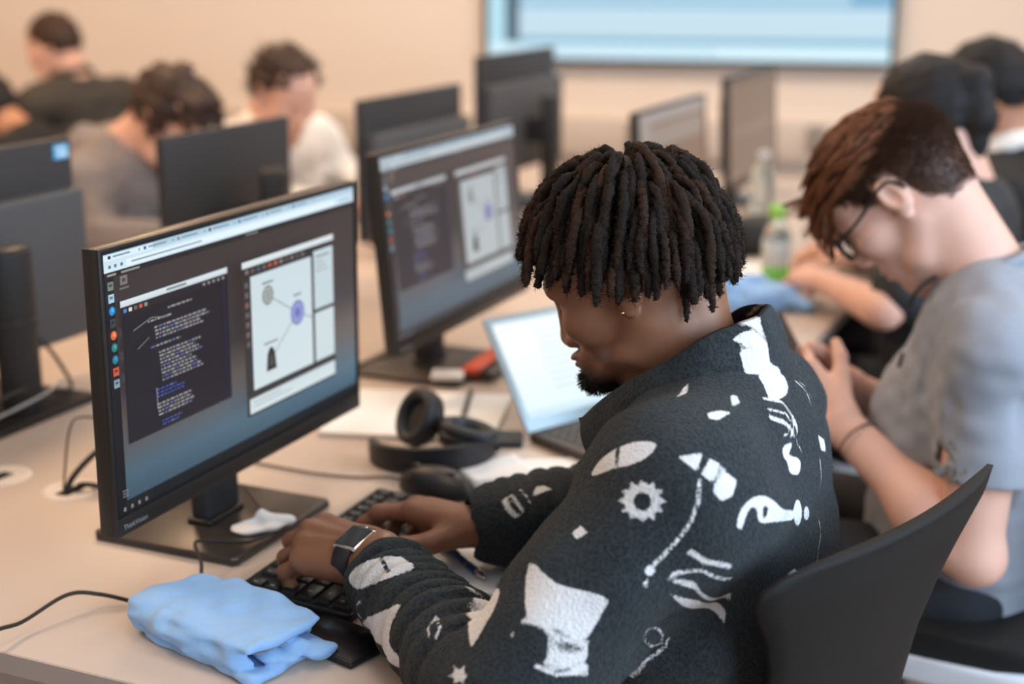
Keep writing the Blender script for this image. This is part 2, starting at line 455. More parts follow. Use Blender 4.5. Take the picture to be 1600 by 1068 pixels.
    for i, c in enumerate(((120, 110, 106), (90, 86, 84), (70, 90, 110), (100, 96, 90), (170, 80, 60), (190, 90, 70), (130, 124, 118), (90, 84, 80), (120, 110, 106), (80, 80, 84), (110, 104, 100))):
        F.rect(0.458+i*0.024, 0.212, 0.472+i*0.024, 0.228, c)
    for i in range(7): F.rect(0.452, 0.262+i*0.042, 0.467, 0.285+i*0.042, (92+12*(i % 3), 90, 88))
    F.rect(0.476, 0.243, 0.742, 0.733, (196, 212, 218), (204, 218, 222))
    F.rect(0.754, 0.225, 0.846, 0.492, (190, 206, 212)); F.rect(0.754, 0.508, 0.846, 0.733, (198, 212, 216))
    F.rect(0.764, 0.250, 0.83, 0.258, (120, 128, 134))
    for i in range(3): F.rect(0.764, 0.275+i*0.02, 0.80+0.01*i, 0.281+i*0.02, (150, 158, 164))
    F.rect(0.456, 0.765, 0.846, 0.83, (198, 212, 216), (206, 220, 224))
    for i in range(2): F.rect(0.47, 0.782+i*0.018, 0.47+0.12+0.05*i, 0.787+i*0.018, (160, 170, 176))
    F.line((0.545, 0.345), (0.672, 0.470), 0.0022, (110, 120, 124)); F.line((0.672, 0.470), (0.55, 0.628), 0.0022, (110, 120, 124)); F.line((0.672, 0.470), (0.742, 0.52), 0.0022, (120, 130, 134))
    F.disc((0.545, 0.345), 0.042, (96, 100, 98)); F.disc((0.545, 0.345), 0.036, (168, 176, 172))
    for dv in (-0.016, 0, 0.016): F.line((0.524, 0.345+dv), (0.566, 0.345+dv), 0.0018, (90, 94, 92))
    F.line((0.545, 0.31), (0.545, 0.38), 0.0018, (90, 94, 92)); F.rect(0.522, 0.285, 0.568, 0.293, (110, 118, 122))
    F.disc((0.672, 0.470), 0.056, (112, 120, 176)); F.disc((0.672, 0.470), 0.047, (140, 148, 202)); F.disc((0.672, 0.470), 0.022, (104, 112, 176)); F.rect(0.655, 0.385, 0.69, 0.393, (110, 118, 122))
    F.poly([(0.528, 0.675), (0.572, 0.675), (0.566, 0.60), (0.556, 0.575), (0.544, 0.575), (0.534, 0.60)], (44, 42, 40)); F.poly([(0.541, 0.655), (0.559, 0.655), (0.556, 0.61), (0.544, 0.61)], (80, 76, 70)); F.rect(0.52, 0.548, 0.58, 0.556, (120, 128, 132))
    return F

def reflected_page(w, h, kind):  # dull far screens: room reflections painted into the display colours
    F = Flat(w, h)
    if kind == 1:
        F.rect(0, 0, 1, 1, (128, 104, 88), (122, 98, 84)); F.rect(0, 0, 1, 0.10, (150, 142, 140)); F.rect(0, 0.10, 0.16, 1, (150, 140, 134), (140, 128, 120)); F.rect(0.16, 0.14, 0.95, 0.30, (142, 130, 122)); F.rect(0.20, 0.36, 0.5, 0.9, (160, 154, 150))
        for i in range(6): F.rect(0.22, 0.40+i*0.07, 0.44, 0.42+i*0.07, (130, 122, 116))
    else:
        F.rect(0, 0, 1, 1, (112, 94, 82), (128, 108, 94)); F.rect(0, 0, 1, 0.06, (96, 84, 76)); F.rect(0.1, 0.5, 0.9, 0.54, (140, 122, 108))
    return F
def monitor(loc, rz, tilt, label, group=None, seed=1, chin_text=True, page=0, fade=0.0):
    """desktop monitor standing on a flat plate; local frame: faces -Y, x to its right; origin on the desk"""
    W_, H_ = 0.539, 0.325
    t = empty('monitor', (loc[0], loc[1], DZ), rz, label, 'monitor', group)
    zc = loc[2]-DZ
    R = Matrix.Translation((0, 0, zc)) @ Matrix.Rotation(-tilt, 4, 'X')
    hs = MB()
    hs.box((0, 0.010, 0), (W_, 0.020, H_), 0.002, M=R)
    hs.box((0, 0.030, -0.01), (0.40, 0.034, 0.22), 0.012, 3, M=R)
    housing = hs.build('housing', M['bezel'], t)
    bz = MB()
    x0 = W_/2; z0 = H_/2
    for s in (-1, 1): bz.box((s*(x0-0.002), -0.0014, 0), (0.004, 0.003, H_), 0.0006, M=R)
    bz.box((0, -0.0014, z0-0.002), (W_-0.008, 0.003, 0.004), 0.0006, M=R)
    bz.box((0, -0.0016, -z0+0.0105), (W_-0.008, 0.0034, 0.021), 0.0008, M=R)
    bezel = bz.build('bezel', M['bezel'], t)
    sw, sh = 0.523, 0.2935
    # black border of the panel and the lit picture inside it
    MB().box((0, -0.0002, 0.0085), (W_-0.008, 0.0006, H_-0.026), M=R).build('panel_border', M['dark_hole'], t)
    pic = link('screen', (reflected_page(sw, sh, page) if page else desktop(sw, sh, seed).fade(fade, (112, 104, 104))).mesh('screen'), M['screen'], t)
    pic.matrix_local = R @ Matrix.Translation((0.001, -0.0009, 0.0085))
    if chin_text:
        tm = text_mesh('ThinkVision', 0.0088)
        lg = link('maker_lettering', tm, M['legend'], bezel)
        lg.matrix_local = R @ Matrix.Translation((-x0+0.012, -0.0036, -z0+0.006)) @ Matrix.Rotation(PI/2, 4, 'X')
    btn = MB()
    for i in range(4): btn.box((x0-0.03-i*0.018, -0.0035, -z0+0.0105), (0.008, 0.0008, 0.0016), M=R)
    btn.build('buttons', M['back_grey'], t)
    # stand
    st = MB(); st.box((0, 0.062, zc*0.5+0.035), (0.072, 0.030, zc+0.04), 0.008, 3); st.box((0, 0.046, zc-0.01), (0.09, 0.05, 0.09), 0.008, 3)
    st.build('stand_neck', M['back_dark'], t)
    MB().prism([(-0.105, -0.045), (0.105, -0.045), (0.112, -0.038), (0.112, 0.165), (0.105, 0.172), (-0.105, 0.172), (-0.112, 0.165), (-0.112, -0.038)], 0.0005, 0.011, 0.003).build('stand_base', M['base_metal'], t)
    MB().box((0.0, 0.062, 0.014), (0.078, 0.036, 0.008), 0.003, 3).build('base_collar', M['black'], t)
    return t
RZ = PI/2      # faces +X: local -Y -> +X
mon1 = monitor((-1.003, 1.451, 0.982), RZ, -0.012, 'black monitor beside the folded blue cloth and keyboard', seed=3)
mon2 = monitor((-1.090, 2.230, 0.984), RZ+0.01, 0.09, 'black monitor with the red strip lying on its base', seed=5, fade=0.30)
mon3 = monitor((-1.085, 3.445, 0.935), RZ, 0.06, 'black monitor with brownish screen across from the grey-backed ones', seed=7, chin_text=False, page=1)
mon4 = monitor((-1.10, 4.25, 0.955), RZ, 0.05, 'black monitor standing closest to the wall screen, screen side showing', seed=9, chin_text=False, page=2)
# ---- monitors of the opposite side: seen from behind
def back_monitor(loc, rz, label, top, sticker=False, bump=0.255, W_=0.545, pil=0.125):
    H_ = 0.345
    t = empty('monitor', (loc[0], loc[1], DZ), rz, label, 'monitor')
    zt = top-DZ; zc = zt-H_/2
    hs = MB(); hs.box((0, 0.008, zc), (W_, 0.016, H_), 0.003); hs.build('housing', M['back_dark'], t)
    if bump:
        MB().box((0, 0.033, zt-0.083-bump/2), (W_-0.03, 0.036, bump), 0.006, 3).build('rear_cover', M['back_grey'], t)
    pic = link('screen', desktop(W_-0.02, H_-0.03, 11).mesh('screen'), M['screen'], t); pic.location = (0, -0.0012, zc+0.004)
    bz = MB()
    for s in (-1, 1): bz.box((s*(W_/2-0.004), -0.001, zc), (0.008, 0.003, H_)); bz.box((0, -0.001, zc+s*(H_/2-0.006)), (W_-0.016, 0.003, 0.012))
    bz.build('bezel', M['bezel'], t)
    if sticker:
        s = MB().box((-W_/2+0.026, 0.0163, zt-0.022), (0.036, 0.0008, 0.024)).build('sticker', M['sticker_blue'], t)
        q = MB()
        for i, (a, b) in enumerate(((-.016, .010), (-.004, .010), (.008, .010))): q.box((-W_/2+0.026+a*0.7, 0.0168, zt-0.027), (0.006, 0.0004, 0.006))
        q.box((-W_/2+0.026, 0.0168, zt-0.016), (0.026, 0.0004, 0.003)); q.build('sticker_print', M['paper'], s)
    # rounded pillar, cap and base
    ph = zt-pil
    el = lambda z, k: [(0.040*k*math.cos(2*PI*i/20), 0.115+0.024*k*math.sin(2*PI*i/20)) for i in range(20)]
    p = MB(); p.prism(el(0, 1), 0.010, ph, 0.006, 3); p.box((0, 0.075, ph-0.10), (0.07, 0.06, 0.07), 0.006)
    pl = p.build('pillar', M['black_matte'], t)
    MB().prism(el(0, 0.86), ph, ph+0.004, 0.002).build('pillar_cap', M['base_metal'], pl)
    MB().prism(el(0, 1.02), ph*0.58, ph*0.58+0.003).build('ring', M['base_metal'], pl)
    MB().prism([(-0.118, -0.06), (0.118, -0.06), (0.124, -0.05), (0.124, 0.155), (0.116, 0.163), (-0.116, 0.163), (-0.124, 0.155), (-0.124, -0.05)], 0.0005, 0.013, 0.003).build('stand_base', M['black'], t)
    return t
LZ = -PI/2     # faces -X
bm1 = back_monitor((-1.725, 1.70), LZ, 'grey-backed monitor with a small blue sticker in its corner', 1.143, sticker=True, pil=0.14)
bm3 = back_monitor((-1.73, 2.455), LZ, 'dark-backed monitor in front of the person in the grey hoodie', 1.112, bump=0, W_=0.44, pil=0.085)
bm4 = back_monitor((-1.75, 3.295), LZ, 'two-tone grey-backed monitor between white shirt and lit screens', 1.113, sticker=False)
bm5 = back_monitor((-1.75, 3.96), LZ, 'tall dark-backed monitor reaching up to the wall screen', 1.177, sticker=False)
# ================================================================== sculpting: signed-distance volumes turned into smooth meshes
def V3(*a): return np.array(a, float)
class Vol:
    def __init__(s, lo, hi, h):
        s.lo = np.array(lo, float); s.h = h
        s.n = np.ceil((np.array(hi, float)-s.lo)/h).astype(int)+1
        s.d = np.full(s.n, 0.1, np.float32)
        s.ax = [(s.lo[i]+h*np.arange(s.n[i])).astype(np.float32) for i in range(3)]
    def _sub(s, lo, hi):
        a = np.clip(np.floor((lo-s.lo)/s.h).astype(int), 0, s.n); b = np.clip(np.ceil((hi-s.lo)/s.h).astype(int)+1, 0, s.n)
        sl = tuple(slice(a[i], b[i]) for i in range(3))
        return sl, s.ax[0][sl[0]][:, None, None], s.ax[1][sl[1]][None, :, None], s.ax[2][sl[2]][None, None, :]
    def _put(s, sl, q, k, op):
        a = s.d[sl]
        if a.size == 0: return
        k = max(k, 1e-5)
        if op == 'add':
            h = np.clip(0.5+0.5*(a-q)/k, 0, 1); s.d[sl] = a+(q-a)*h-k*h*(1-h)
        else:
            h = np.clip(0.5-0.5*(a+q)/k, 0, 1); s.d[sl] = a+(-q-a)*h+k*h*(1-h)
    def rc(s, a, b, r1, r2=None, k=0.01, op='add', sc=(1, 1, 1)):
        """tapered capsule from a to b, optionally squashed by axis scales"""
        a = np.array(a, float); b = np.array(b, float); r2 = r1 if r2 is None else r2
        S = np.array(sc, float); m = max(r1, r2)/S+k+2*s.h
        sl, X, Y, Z = s._sub(np.minimum(a, b)-m, np.maximum(a, b)+m)
        ba = (b-a)*S; L = float(ba@ba)+1e-12
        px, py, pz = (X-a[0])*S[0], (Y-a[1])*S[1], (Z-a[2])*S[2]
        t = np.clip((px*ba[0]+py*ba[1]+pz*ba[2])/L, 0, 1)
        q = np.sqrt((px-t*ba[0])**2+(py-t*ba[1])**2+(pz-t*ba[2])**2)-(r1+(r2-r1)*t)
        s._put(sl, q.astype(np.float32), k, op)
    def slab(s, c, half, r, k=0.004, op='add', rot=None):
        """rounded box; rot rows are its own axes"""
        c = np.array(c, float); hf_ = np.array(half, float); m = (np.linalg.norm(hf_) if rot is not None else hf_)+k+r+2*s.h
        sl, X, Y, Z = s._sub(c-m, c+m); px, py, pz = X-c[0], Y-c[1], Z-c[2]
        if rot is not None:
            Q = np.array(rot, float)
            px, py, pz = (Q[0, 0]*px+Q[0, 1]*py+Q[0, 2]*pz, Q[1, 0]*px+Q[1, 1]*py+Q[1, 2]*pz, Q[2, 0]*px+Q[2, 1]*py+Q[2, 2]*pz)
        qx, qy, qz = np.abs(px)-hf_[0]+r, np.abs(py)-hf_[1]+r, np.abs(pz)-hf_[2]+r
        q = np.sqrt(np.maximum(qx, 0)**2+np.maximum(qy, 0)**2+np.maximum(qz, 0)**2)+np.minimum(np.maximum(np.maximum(qx, qy), qz), 0)-r
        s._put(sl, q.astype(np.float32), k, op)
    def chain(s, P, R, k=0.01, **kw):
        for i in range(len(P)-1): s.rc(P[i], P[i+1], R[i], R[i+1], k, **kw)
    def ell(s, c, r, k=0.01, op='add', rot=None):
        c = np.array(c, float); r = np.array(r, float); m = max(r)+k+2*s.h
        if rot is None: m = r+k+2*s.h
        sl, X, Y, Z = s._sub(c-m, c+m)
        px, py, pz = X-c[0], Y-c[1], Z-c[2]
        if rot is not None:
            Q = np.array(rot, float)           # rows: the ellipsoid's own axes
            px, py, pz = (Q[0, 0]*px+Q[0, 1]*py+Q[0, 2]*pz, Q[1, 0]*px+Q[1, 1]*py+Q[1, 2]*pz, Q[2, 0]*px+Q[2, 1]*py+Q[2, 2]*pz)
        k0 = np.sqrt((px/r[0])**2+(py/r[1])**2+(pz/r[2])**2); k1 = np.sqrt((px/r[0]**2)**2+(py/r[1]**2)**2+(pz/r[2]**2)**2)+1e-9
        s._put(sl, (k0*(k0-1)/k1).astype(np.float32), k, op)
    def warp(s, fn):
        near = np.abs(s.d) < 0.05
        ii = np.argwhere(near); P = s.lo+ii*s.h
        s.d[near] += fn(P).astype(np.float32)
    def cut(s, p, n):
        """remove everything on the side n of the plane through p"""
        n = np.array(n, float); n /= np.linalg.norm(n); p = np.array(p, float)
        q = ((s.ax[0]-p[0])*n[0])[:, None, None]+((s.ax[1]-p[1])*n[1])[None, :, None]+((s.ax[2]-p[2])*n[2])[None, None, :]
        s.d = np.maximum(s.d, q.astype(np.float32))
    def mesh(s):
        d = s.d; h = s.h
        for i in range(3):              # keep the border closed
            sl = [slice(None)]*3
            for e in (0, -1):
                sl[i] = e; d[tuple(sl)] = np.maximum(d[tuple(sl)], 1e-4)
        g = d < 0
        c = np.zeros(np.array(d.shape)-1, np.int8)
        cor = [(i, j, k) for i in (0, 1) for j in (0, 1) for k in (0, 1)]
        nx, ny, nz = d.shape
        for i, j, k in cor: c += g[i:nx-1+i, j:ny-1+j, k:nz-1+k]
        cells = np.argwhere((c > 0) & (c < 8))
        idx = np.full(c.shape, -1, np.int32); idx[tuple(cells.T)] = np.arange(len(cells))
        val = np.stack([d[cells[:, 0]+i, cells[:, 1]+j, cells[:, 2]+k] for i, j, k in cor], 1)
        acc = np.zeros((len(cells), 3)); cnt = np.zeros(len(cells))
        for a in range(8):
            for b in range(a+1, 8):
                ca, cb = np.array(cor[a]), np.array(cor[b])
                if np.abs(ca-cb).sum() != 1: continue
                m = (val[:, a] < 0) != (val[:, b] < 0)
                t = val[m, a]/(val[m, a]-val[m, b])
                acc[m] += ca+t[:, None]*(cb-ca); cnt[m] += 1
        vts = s.lo+(cells+acc/cnt[:, None])*h
        quads = []
        for axn in range(3):
            o1, o2 = [(1, 2), (2, 0), (0, 1)][axn]
            A = [slice(1, -1)]*3; A[axn] = slice(0, -1); B = list(A); B[axn] = slice(1, None)
            ga, gb = g[tuple(A)], g[tuple(B)]
            e = np.argwhere(ga != gb); 
            if not len(e): continue
            flip = ga[tuple(e.T)]
            off = np.ones(3, int); off[axn] = 0; base = e+off
            q = []
            for du, dv in ((-1, -1), (0, -1), (0, 0), (-1, 0)):
                cc = base.copy(); cc[:, o1] += du; cc[:, o2] += dv
                q.append(idx[tuple(cc.T)])
            q = np.stack(q, 1); q[~flip] = q[~flip][:, ::-1]
            quads.append(q)
        f = np.concatenate(quads); f = f[(f >= 0).all(1)]
        return vts, f

def relax(v, f, it=2, w=0.5):
    """a little smoothing of the mesh"""
    n = len(v); e = np.concatenate([f[:, [0, 1]], f[:, [1, 2]], f[:, [2, 3]], f[:, [3, 0]]])
    deg = np.bincount(e.ravel(), minlength=n).astype(float)[:, None]
    for _ in range(it):
        s_ = np.zeros_like(v)
        for i in range(3):
            s_[:, i] = np.bincount(e[:, 0], v[e[:, 1], i], n)+np.bincount(e[:, 1], v[e[:, 0], i], n)
        v = v+w*(s_/np.maximum(deg, 1)-v)
    return v

def join(parts):
    vs_, fs_, o = [], [], 0
    for v, f in parts: vs_.append(v); fs_.append(f+o); o += len(v)
    return np.concatenate(vs_), np.concatenate(fs_)

def frame(fwd, up):
    """3x3 matrix whose columns are forward, left, up"""
    f = np.array(fwd, float); f /= np.linalg.norm(f)
    u = np.array(up, float); u -= f*(u@f); u /= np.linalg.norm(u)
    return np.stack([f, np.cross(u, f), u], 1)

# pseudo noise on points
_rs = np.random.RandomState(5); _NK = _rs.normal(size=(24, 3)); _NP = _rs.uniform(0, 6.28, 24)
def fnoise(P, s):
    r = np.zeros(len(P))
    for k in range(10): r += np.sin(P@(_NK[k]*s)+_NP[k])
    return r/3.2

# ------------------------------------------------------------------ head (local frame: x forward, y left, z up, origin between the ears)
def sculpt_head(h=0.0024, neck=(-0.06, 0, -0.17), brow=0.088, nose=0.118, lip=0.099, chin=0.088, nose_w=1.0, ears=True, neck_r=0.056, lips=1.0, base=None, back=0.0):
    nk = np.array(neck, float)
    lo = np.minimum([-0.13, -0.105, -0.16], nk-0.085); hi = np.maximum([0.145, 0.105, 0.155], nk+0.085)
    v = Vol(lo, hi, h)
    v.ell((-0.008+back*0.5, 0, 0.042), (0.097-back*0.5, 0.075, 0.083), 0.01)
    v.ell((-0.045+back, 0, 0.02), (0.062, 0.066, 0.068), 0.03)
    v.ell((0.045, 0, 0.05), (0.055, 0.06, 0.062), 0.03)
    v.ell((0.040, 0, -0.035), (0.054, 0.056, 0.078), 0.03)
    for s in (-1, 1):
        v.rc((-0.002, s*0.050, -0.045), (0.030, s*0.045, -0.085), 0.020, 0.018, 0.025)
        v.rc((0.030, s*0.045, -0.085), (chin-0.022, s*0.014, -0.108), 0.018, 0.018, 0.02)
        v.ell((0.062, s*0.046, -0.022), (0.026, 0.022, 0.022), 0.025)
        v.rc((brow-0.006, s*0.012, 0.022), (brow-0.024, s*0.048, 0.020), 0.0125, 0.011, 0.018)
    v.rc((chin-0.022, -0.012, -0.110), (chin-0.022, 0.012, -0.110), 0.021, 0.021, 0.018)
    v.ell((lip-0.026, 0, -0.073), (0.028, 0.032, 0.026), 0.02)
    for s in (-1, 1): v.ell((0.103, s*0.033, -0.001), (0.022, 0.019, 0.013), 0.014, 'sub')
    # nose
    v.rc((brow-0.004, 0, 0.014), (nose-0.011, 0, -0.034), 0.0080, 0.0110*nose_w, 0.012)
    v.ell((nose-0.011, 0, -0.036), (0.012, 0.0125*nose_w, 0.0105), 0.008)
    for s in (-1, 1):
        v.ell((nose-0.019, s*0.0135*nose_w, -0.041), (0.0115, 0.0085, 0.0085), 0.007)
        v.ell((nose-0.016, s*0.0075*nose_w, -0.050), (0.006, 0.0038, 0.006), 0.003, 'sub')
    # lips
    v.ell((lip-0.004, 0, -0.0660), (0.0105*lips, 0.0235, 0.0075*lips), 0.006)
    v.ell((lip-0.006, 0, -0.0800), (0.0115*lips, 0.0205, 0.0085*lips), 0.006)
    v.ell((lip+0.004, 0, -0.0727), (0.010, 0.024, 0.0014), 0.003, 'sub')
    v.ell((lip+0.006, 0, -0.093), (0.014, 0.018, 0.006), 0.012, 'sub')
    # eyelids over the eyeballs
    for s in (-1, 1):
        v.ell((0.0775, s*0.0325, -0.001), (0.0135, 0.0160, 0.0118), 0.004)
        v.ell((0.0925, s*0.0335, -0.0045), (0.0075, 0.0125, 0.0030), 0.0015, 'sub')
    if ears:
        for s in (-1, 1):
            Q = np.array([[0.95, s*0.28, -0.20], [-s*0.26, 0.96, 0.05], [0.22, 0.0, 0.97]])
            v.ell((-0.010, s*0.079, 0.004), (0.018, 0.0085, 0.031), 0.006, rot=Q)
            v.ell((-0.003, s*0.076, -0.023), (0.009, 0.007, 0.011), 0.006)
            v.ell((-0.006, s*0.089, 0.006), (0.011, 0.0085, 0.020), 0.004, 'sub', rot=Q)
            v.rc((0.006, s*0.0795, 0.003), (0.006, s*0.0785, -0.008), 0.0042, 0.0042, 0.004)
    v.rc((-0.028+back*0.6, 0, -0.035), nk, neck_r*0.98, neck_r*1.08, 0.03)
    v.rc((-0.045+back, 0, -0.02), nk+[-0.012+back*0.5, 0, 0], 0.046, neck_r, 0.025)
    v.rc((0.035, 0, -0.085), nk+[0.045, 0, -0.005], 0.020, 0.022, 0.025)   # throat
    if base: base(v)
    vv, ff = v.mesh(); vv = relax(vv, ff, 2, 0.45)
    return vv, ff

def eyes_mesh(T, R, name, parent, m, look_down=True):
    for s in (-1, 1):
        mb = MB()
        bmesh.ops.create_uvsphere(mb.bm, u_segments=20, v_segments=14, radius=0.0118)
        c = Vector(T)+Vector(R@V3(0.0786, s*0.0325, -0.002))
        o = link('eye', mb.mesh('eye', True), m, parent); o.matrix_local = Matrix.Translation(c) @ Matrix(R.tolist()).to_4x4() @ Matrix.Rotation(math.radians(14), 4, 'Y')

# ------------------------------------------------------------------ hand (local: x to the fingers, y to the thumb side, z out of the back of the hand)
FING = [((0.088, 0.025, 0.003), (0.043, 0.025, 0.020), 0.0096), ((0.092, 0.004, 0.006), (0.047, 0.029, 0.021), 0.0098),
        ((0.086, -0.016, 0.003), (0.043, 0.027, 0.021), 0.0092), ((0.077, -0.034, -0.003), (0.034, 0.020, 0.018), 0.0082)]
def sculpt_hand(T, R, flex, spread=(8, 2, -4, -10), thumb=((0.052, 0.046, -0.016), (0.076, 0.062, -0.022), (0.098, 0.070, -0.026)), mirror=False, h=0.0016, forearm=None, fr=(0.030, 0.036), scale=1.0, bulge=False):
    """flex: per finger (MCP, PIP, DIP) in degrees; forearm: elbow point in world space; returns world-space mesh and nail patches"""
    sg = -1.0 if mirror else 1.0
    T = np.array(T, float)
    def W(p):
        p = np.array(p, float)*scale; p = V3(p[0], p[1]*sg, p[2]); return T+R@p
    segs = []; nails = []
    wr = [V3(0.0, 0.017, 0), V3(0.0, 0.005, 0.001), V3(0.0, -0.007, 0), V3(0.0, -0.018, -0.001)]
    for fi, (m, L, r) in enumerate(FING):
        m = V3(*m); segs.append((wr[fi], m, 0.0165, 0.0128, 0.016))
        a = 0.0; sp = math.radians(spread[fi]); p = m; rr = [r*1.06, r*1.0, r*0.92, r*0.80]
        dirs = []
        for j in range(3):
            a += math.radians(flex[fi][j])
            d = V3(math.cos(a)*math.cos(sp), math.cos(a)*math.sin(sp)*1.0+0.0, -math.sin(a))
            q = p+d*L[j]; segs.append((p, q, rr[j]*(0.94 if j else 1), rr[j+1]*0.96, 0.0035)); p = q
            if j < 2: segs.append((q-d*0.003, q+d*0.002, rr[j+1]*1.06, rr[j+1]*1.05, 0.004)); dirs.append(d)
        up = V3(math.sin(a)*math.cos(sp), math.sin(a)*math.sin(sp), math.cos(a))
        nails.append((p-dirs[-1]*0.003+up*rr[3]*0.62, dirs[-1], up, r*0.78))
    for fi, (m, L, r) in enumerate(FING):      # tendons and knuckles on the back of the hand
        segs.append((wr[fi]*0.6+V3(0.022, 0, 0.0135), V3(*m)+V3(-0.012, 0, 0.0095), 0.0028, 0.0036, 0.007)); segs.append((V3(*m)+V3(-0.002, 0, 0.0048), V3(*m)+V3(0.003, 0, 0.0045), 0.0092, 0.0088, 0.006))
    c0 = V3(0.018, 0.020, -0.006); t1, t2, t3 = [V3(*t) for t in thumb]
    segs += [(c0, t1, 0.0185, 0.0135, 0.014), (t1, t2, 0.0125, 0.0112, 0.004), (t2, t3, 0.0112, 0.0088, 0.0035)]
    dt = (t3-t2)/np.linalg.norm(t3-t2); upt = np.cross(dt, np.cross(V3(0, 0.35, 0.9), dt)); upt /= np.linalg.norm(upt)
    nails.append((t3-dt*0.003+upt*0.0058, dt, upt, 0.0075))
    segs += [(V3(0.02, 0.012, -0.008), V3(0.07, 0.012, -0.010), 0.014, 0.012, 0.014), (V3(0.02, -0.022, -0.010), V3(0.065, -0.028, -0.010), 0.014, 0.012, 0.014)]
    pts = np.array([W(p) for s_ in segs for p in s_[:2]])
    lo = pts.min(0)-0.03; hi = pts.max(0)+0.03
    if forearm is not None:
        fo = np.array(forearm, float); lo = np.minimum(lo, fo-max(fr)-0.012); hi = np.maximum(hi, fo+max(fr)+0.012)
    v = Vol(lo, hi, h)
    for a, b, r1, r2, k in segs: v.rc(W(a), W(b), r1*scale, r2*scale, k)
    if forearm is not None:
        ex = T-fo; w0 = W((-0.012, 0.009, 0)); w1 = W((-0.012, -0.009, 0))
        v.rc(w0, fo, 0.021*scale, fr[1], 0.015); v.rc(w1, fo, 0.021*scale, fr[1], 0.015)
        
        if bulge: v.ell(T+(fo-T)*0.72, (fr[1]*1.05,)*3, 0.05)
    vv, ff = v.mesh(); vv = relax(vv, ff, 1, 0.4)
    nl = []
    for p, d, up, wdt in nails:
        d2 = R@V3(d[0], d[1]*sg, d[2]); u2 = R@V3(up[0], up[1]*sg, up[2]); nl.append((W(p), d2, u2, wdt*scale))
    return vv, ff, nl

def nail_part(nl, m, parent):
    for p, d, u, wd_ in nl:
        mb = MB(); s = np.cross(u, d); s /= np.linalg.norm(s)
        n = 5; rows = []
        for i in range(4):
            t = -0.5+i/3.0; row = []
            for j in range(n):
                a = (-1+2*j/(n-1)); wj = wd_*(1-0.25*max(0, t)*2*abs(t))
                q = p+d*t*wd_*1.6+s*a*wj*0.85-u*(a*a)*wd_*0.42+u*0.0002-u*max(0, t)*0.0008
                row.append(mb.bm.verts.new(q))
            rows.append(row)
        for r0, r1 in zip(rows, rows[1:]):
            for j in range(n-1): mb.bm.faces.new([r0[j], r0[j+1], r1[j+1], r1[j]])
        mb.build('fingernail', m, parent, smooth_on=True)

# ------------------------------------------------------------------ skin material with beard / lip masks held on the mesh
def skin_mat(name, col, col2, lip, beard=(0.01, 0.008, 0.007), rough=0.48, sss=0.12):
    m = mat(name, col, rough, var=0, sss=sss, bump=0.06, bscale=900, spec=0.45)
    nt = m.node_tree; b = nt.nodes['Principled BSDF']
    tc = nd(nt, 'ShaderNodeTexCoord'); n = nd(nt, 'ShaderNodeTexNoise', Scale=38.0, Detail=5.0)
    nt.links.new(tc.outputs['Object'], n.inputs['Vector'])
    mx = nd(nt, 'ShaderNodeMix', data_type='RGBA'); mx.inputs['A'].default_value = (*col, 1); mx.inputs['B'].default_value = (*col2, 1)
    nt.links.new(n.outputs['Fac'], mx.inputs['Factor'])
    prev = mx
    for an, c in (('lip', lip), ('beard', beard)):
        at = nd(nt, 'ShaderNodeAttribute', attribute_name=an)
        m2 = nd(nt, 'ShaderNodeMix', data_type='RGBA'); nt.links.new(prev.outputs['Result'], m2.inputs['A']); m2.inputs['B'].default_value = (*c, 1)
        if an == 'beard':
            nn = nd(nt, 'ShaderNodeTexNoise', Scale=700.0, Detail=2.0); nt.links.new(tc.outputs['Object'], nn.inputs['Vector'])
            ma = nd(nt, 'ShaderNodeMath', operation='MULTIPLY_ADD'); nt.links.new(nn.outputs['Fac'], ma.inputs[0]); ma.inputs[1].default_value = 0.5
            nt.links.new(at.outputs['Fac'], ma.inputs[2])
            mm = nd(nt, 'ShaderNodeMapRange'); mm.inputs['From Min'].default_value = 0.35; mm.inputs['From Max'].default_value = 0.85
            nt.links.new(ma.outputs[0], mm.inputs['Value']); nt.links.new(mm.outputs['Result'], m2.inputs['Factor'])
        else: nt.links.new(at.outputs['Fac'], m2.inputs['Factor'])
        prev = m2
    nt.links.new(prev.outputs['Result'], b.inputs['Base Color'])
    return m

def strands(roots, dirs_fn, n_seg, r0, r1, sides=3):
    """many thin tapered hairs as one mesh; dirs_fn(root, i) -> list of points"""
    V, F_ = [], []
    for i, rt in enumerate(roots):
        P = dirs_fn(rt, i); P = np.array(P); n = len(P)
        d = np.gradient(P, axis=0); d /= (np.linalg.norm(d, axis=1)[:, None]+1e-9)
        a = np.cross(d, V3(0.3, 0.5, 0.81)); a /= (np.linalg.norm(a, axis=1)[:, None]+1e-9); b = np.cross(d, a)
        o = len(V)*0+sum(0 for _ in ())
        base = len(V)
        t = np.linspace(0, 1, n)[:, None]; rr = r0+(r1-r0)*t
        for k in range(sides):
            an = 2*PI*k/sides
            V.extend((P+(a*math.cos(an)+b*math.sin(an))*rr).tolist())
        for s in range(n-1):
            for k in range(sides):
                k2 = (k+1) % sides
                F_.append((base+k*n+s, base+k2*n+s, base+k2*n+s+1, base+k*n+s+1))
    return np.array(V), np.array(F_)
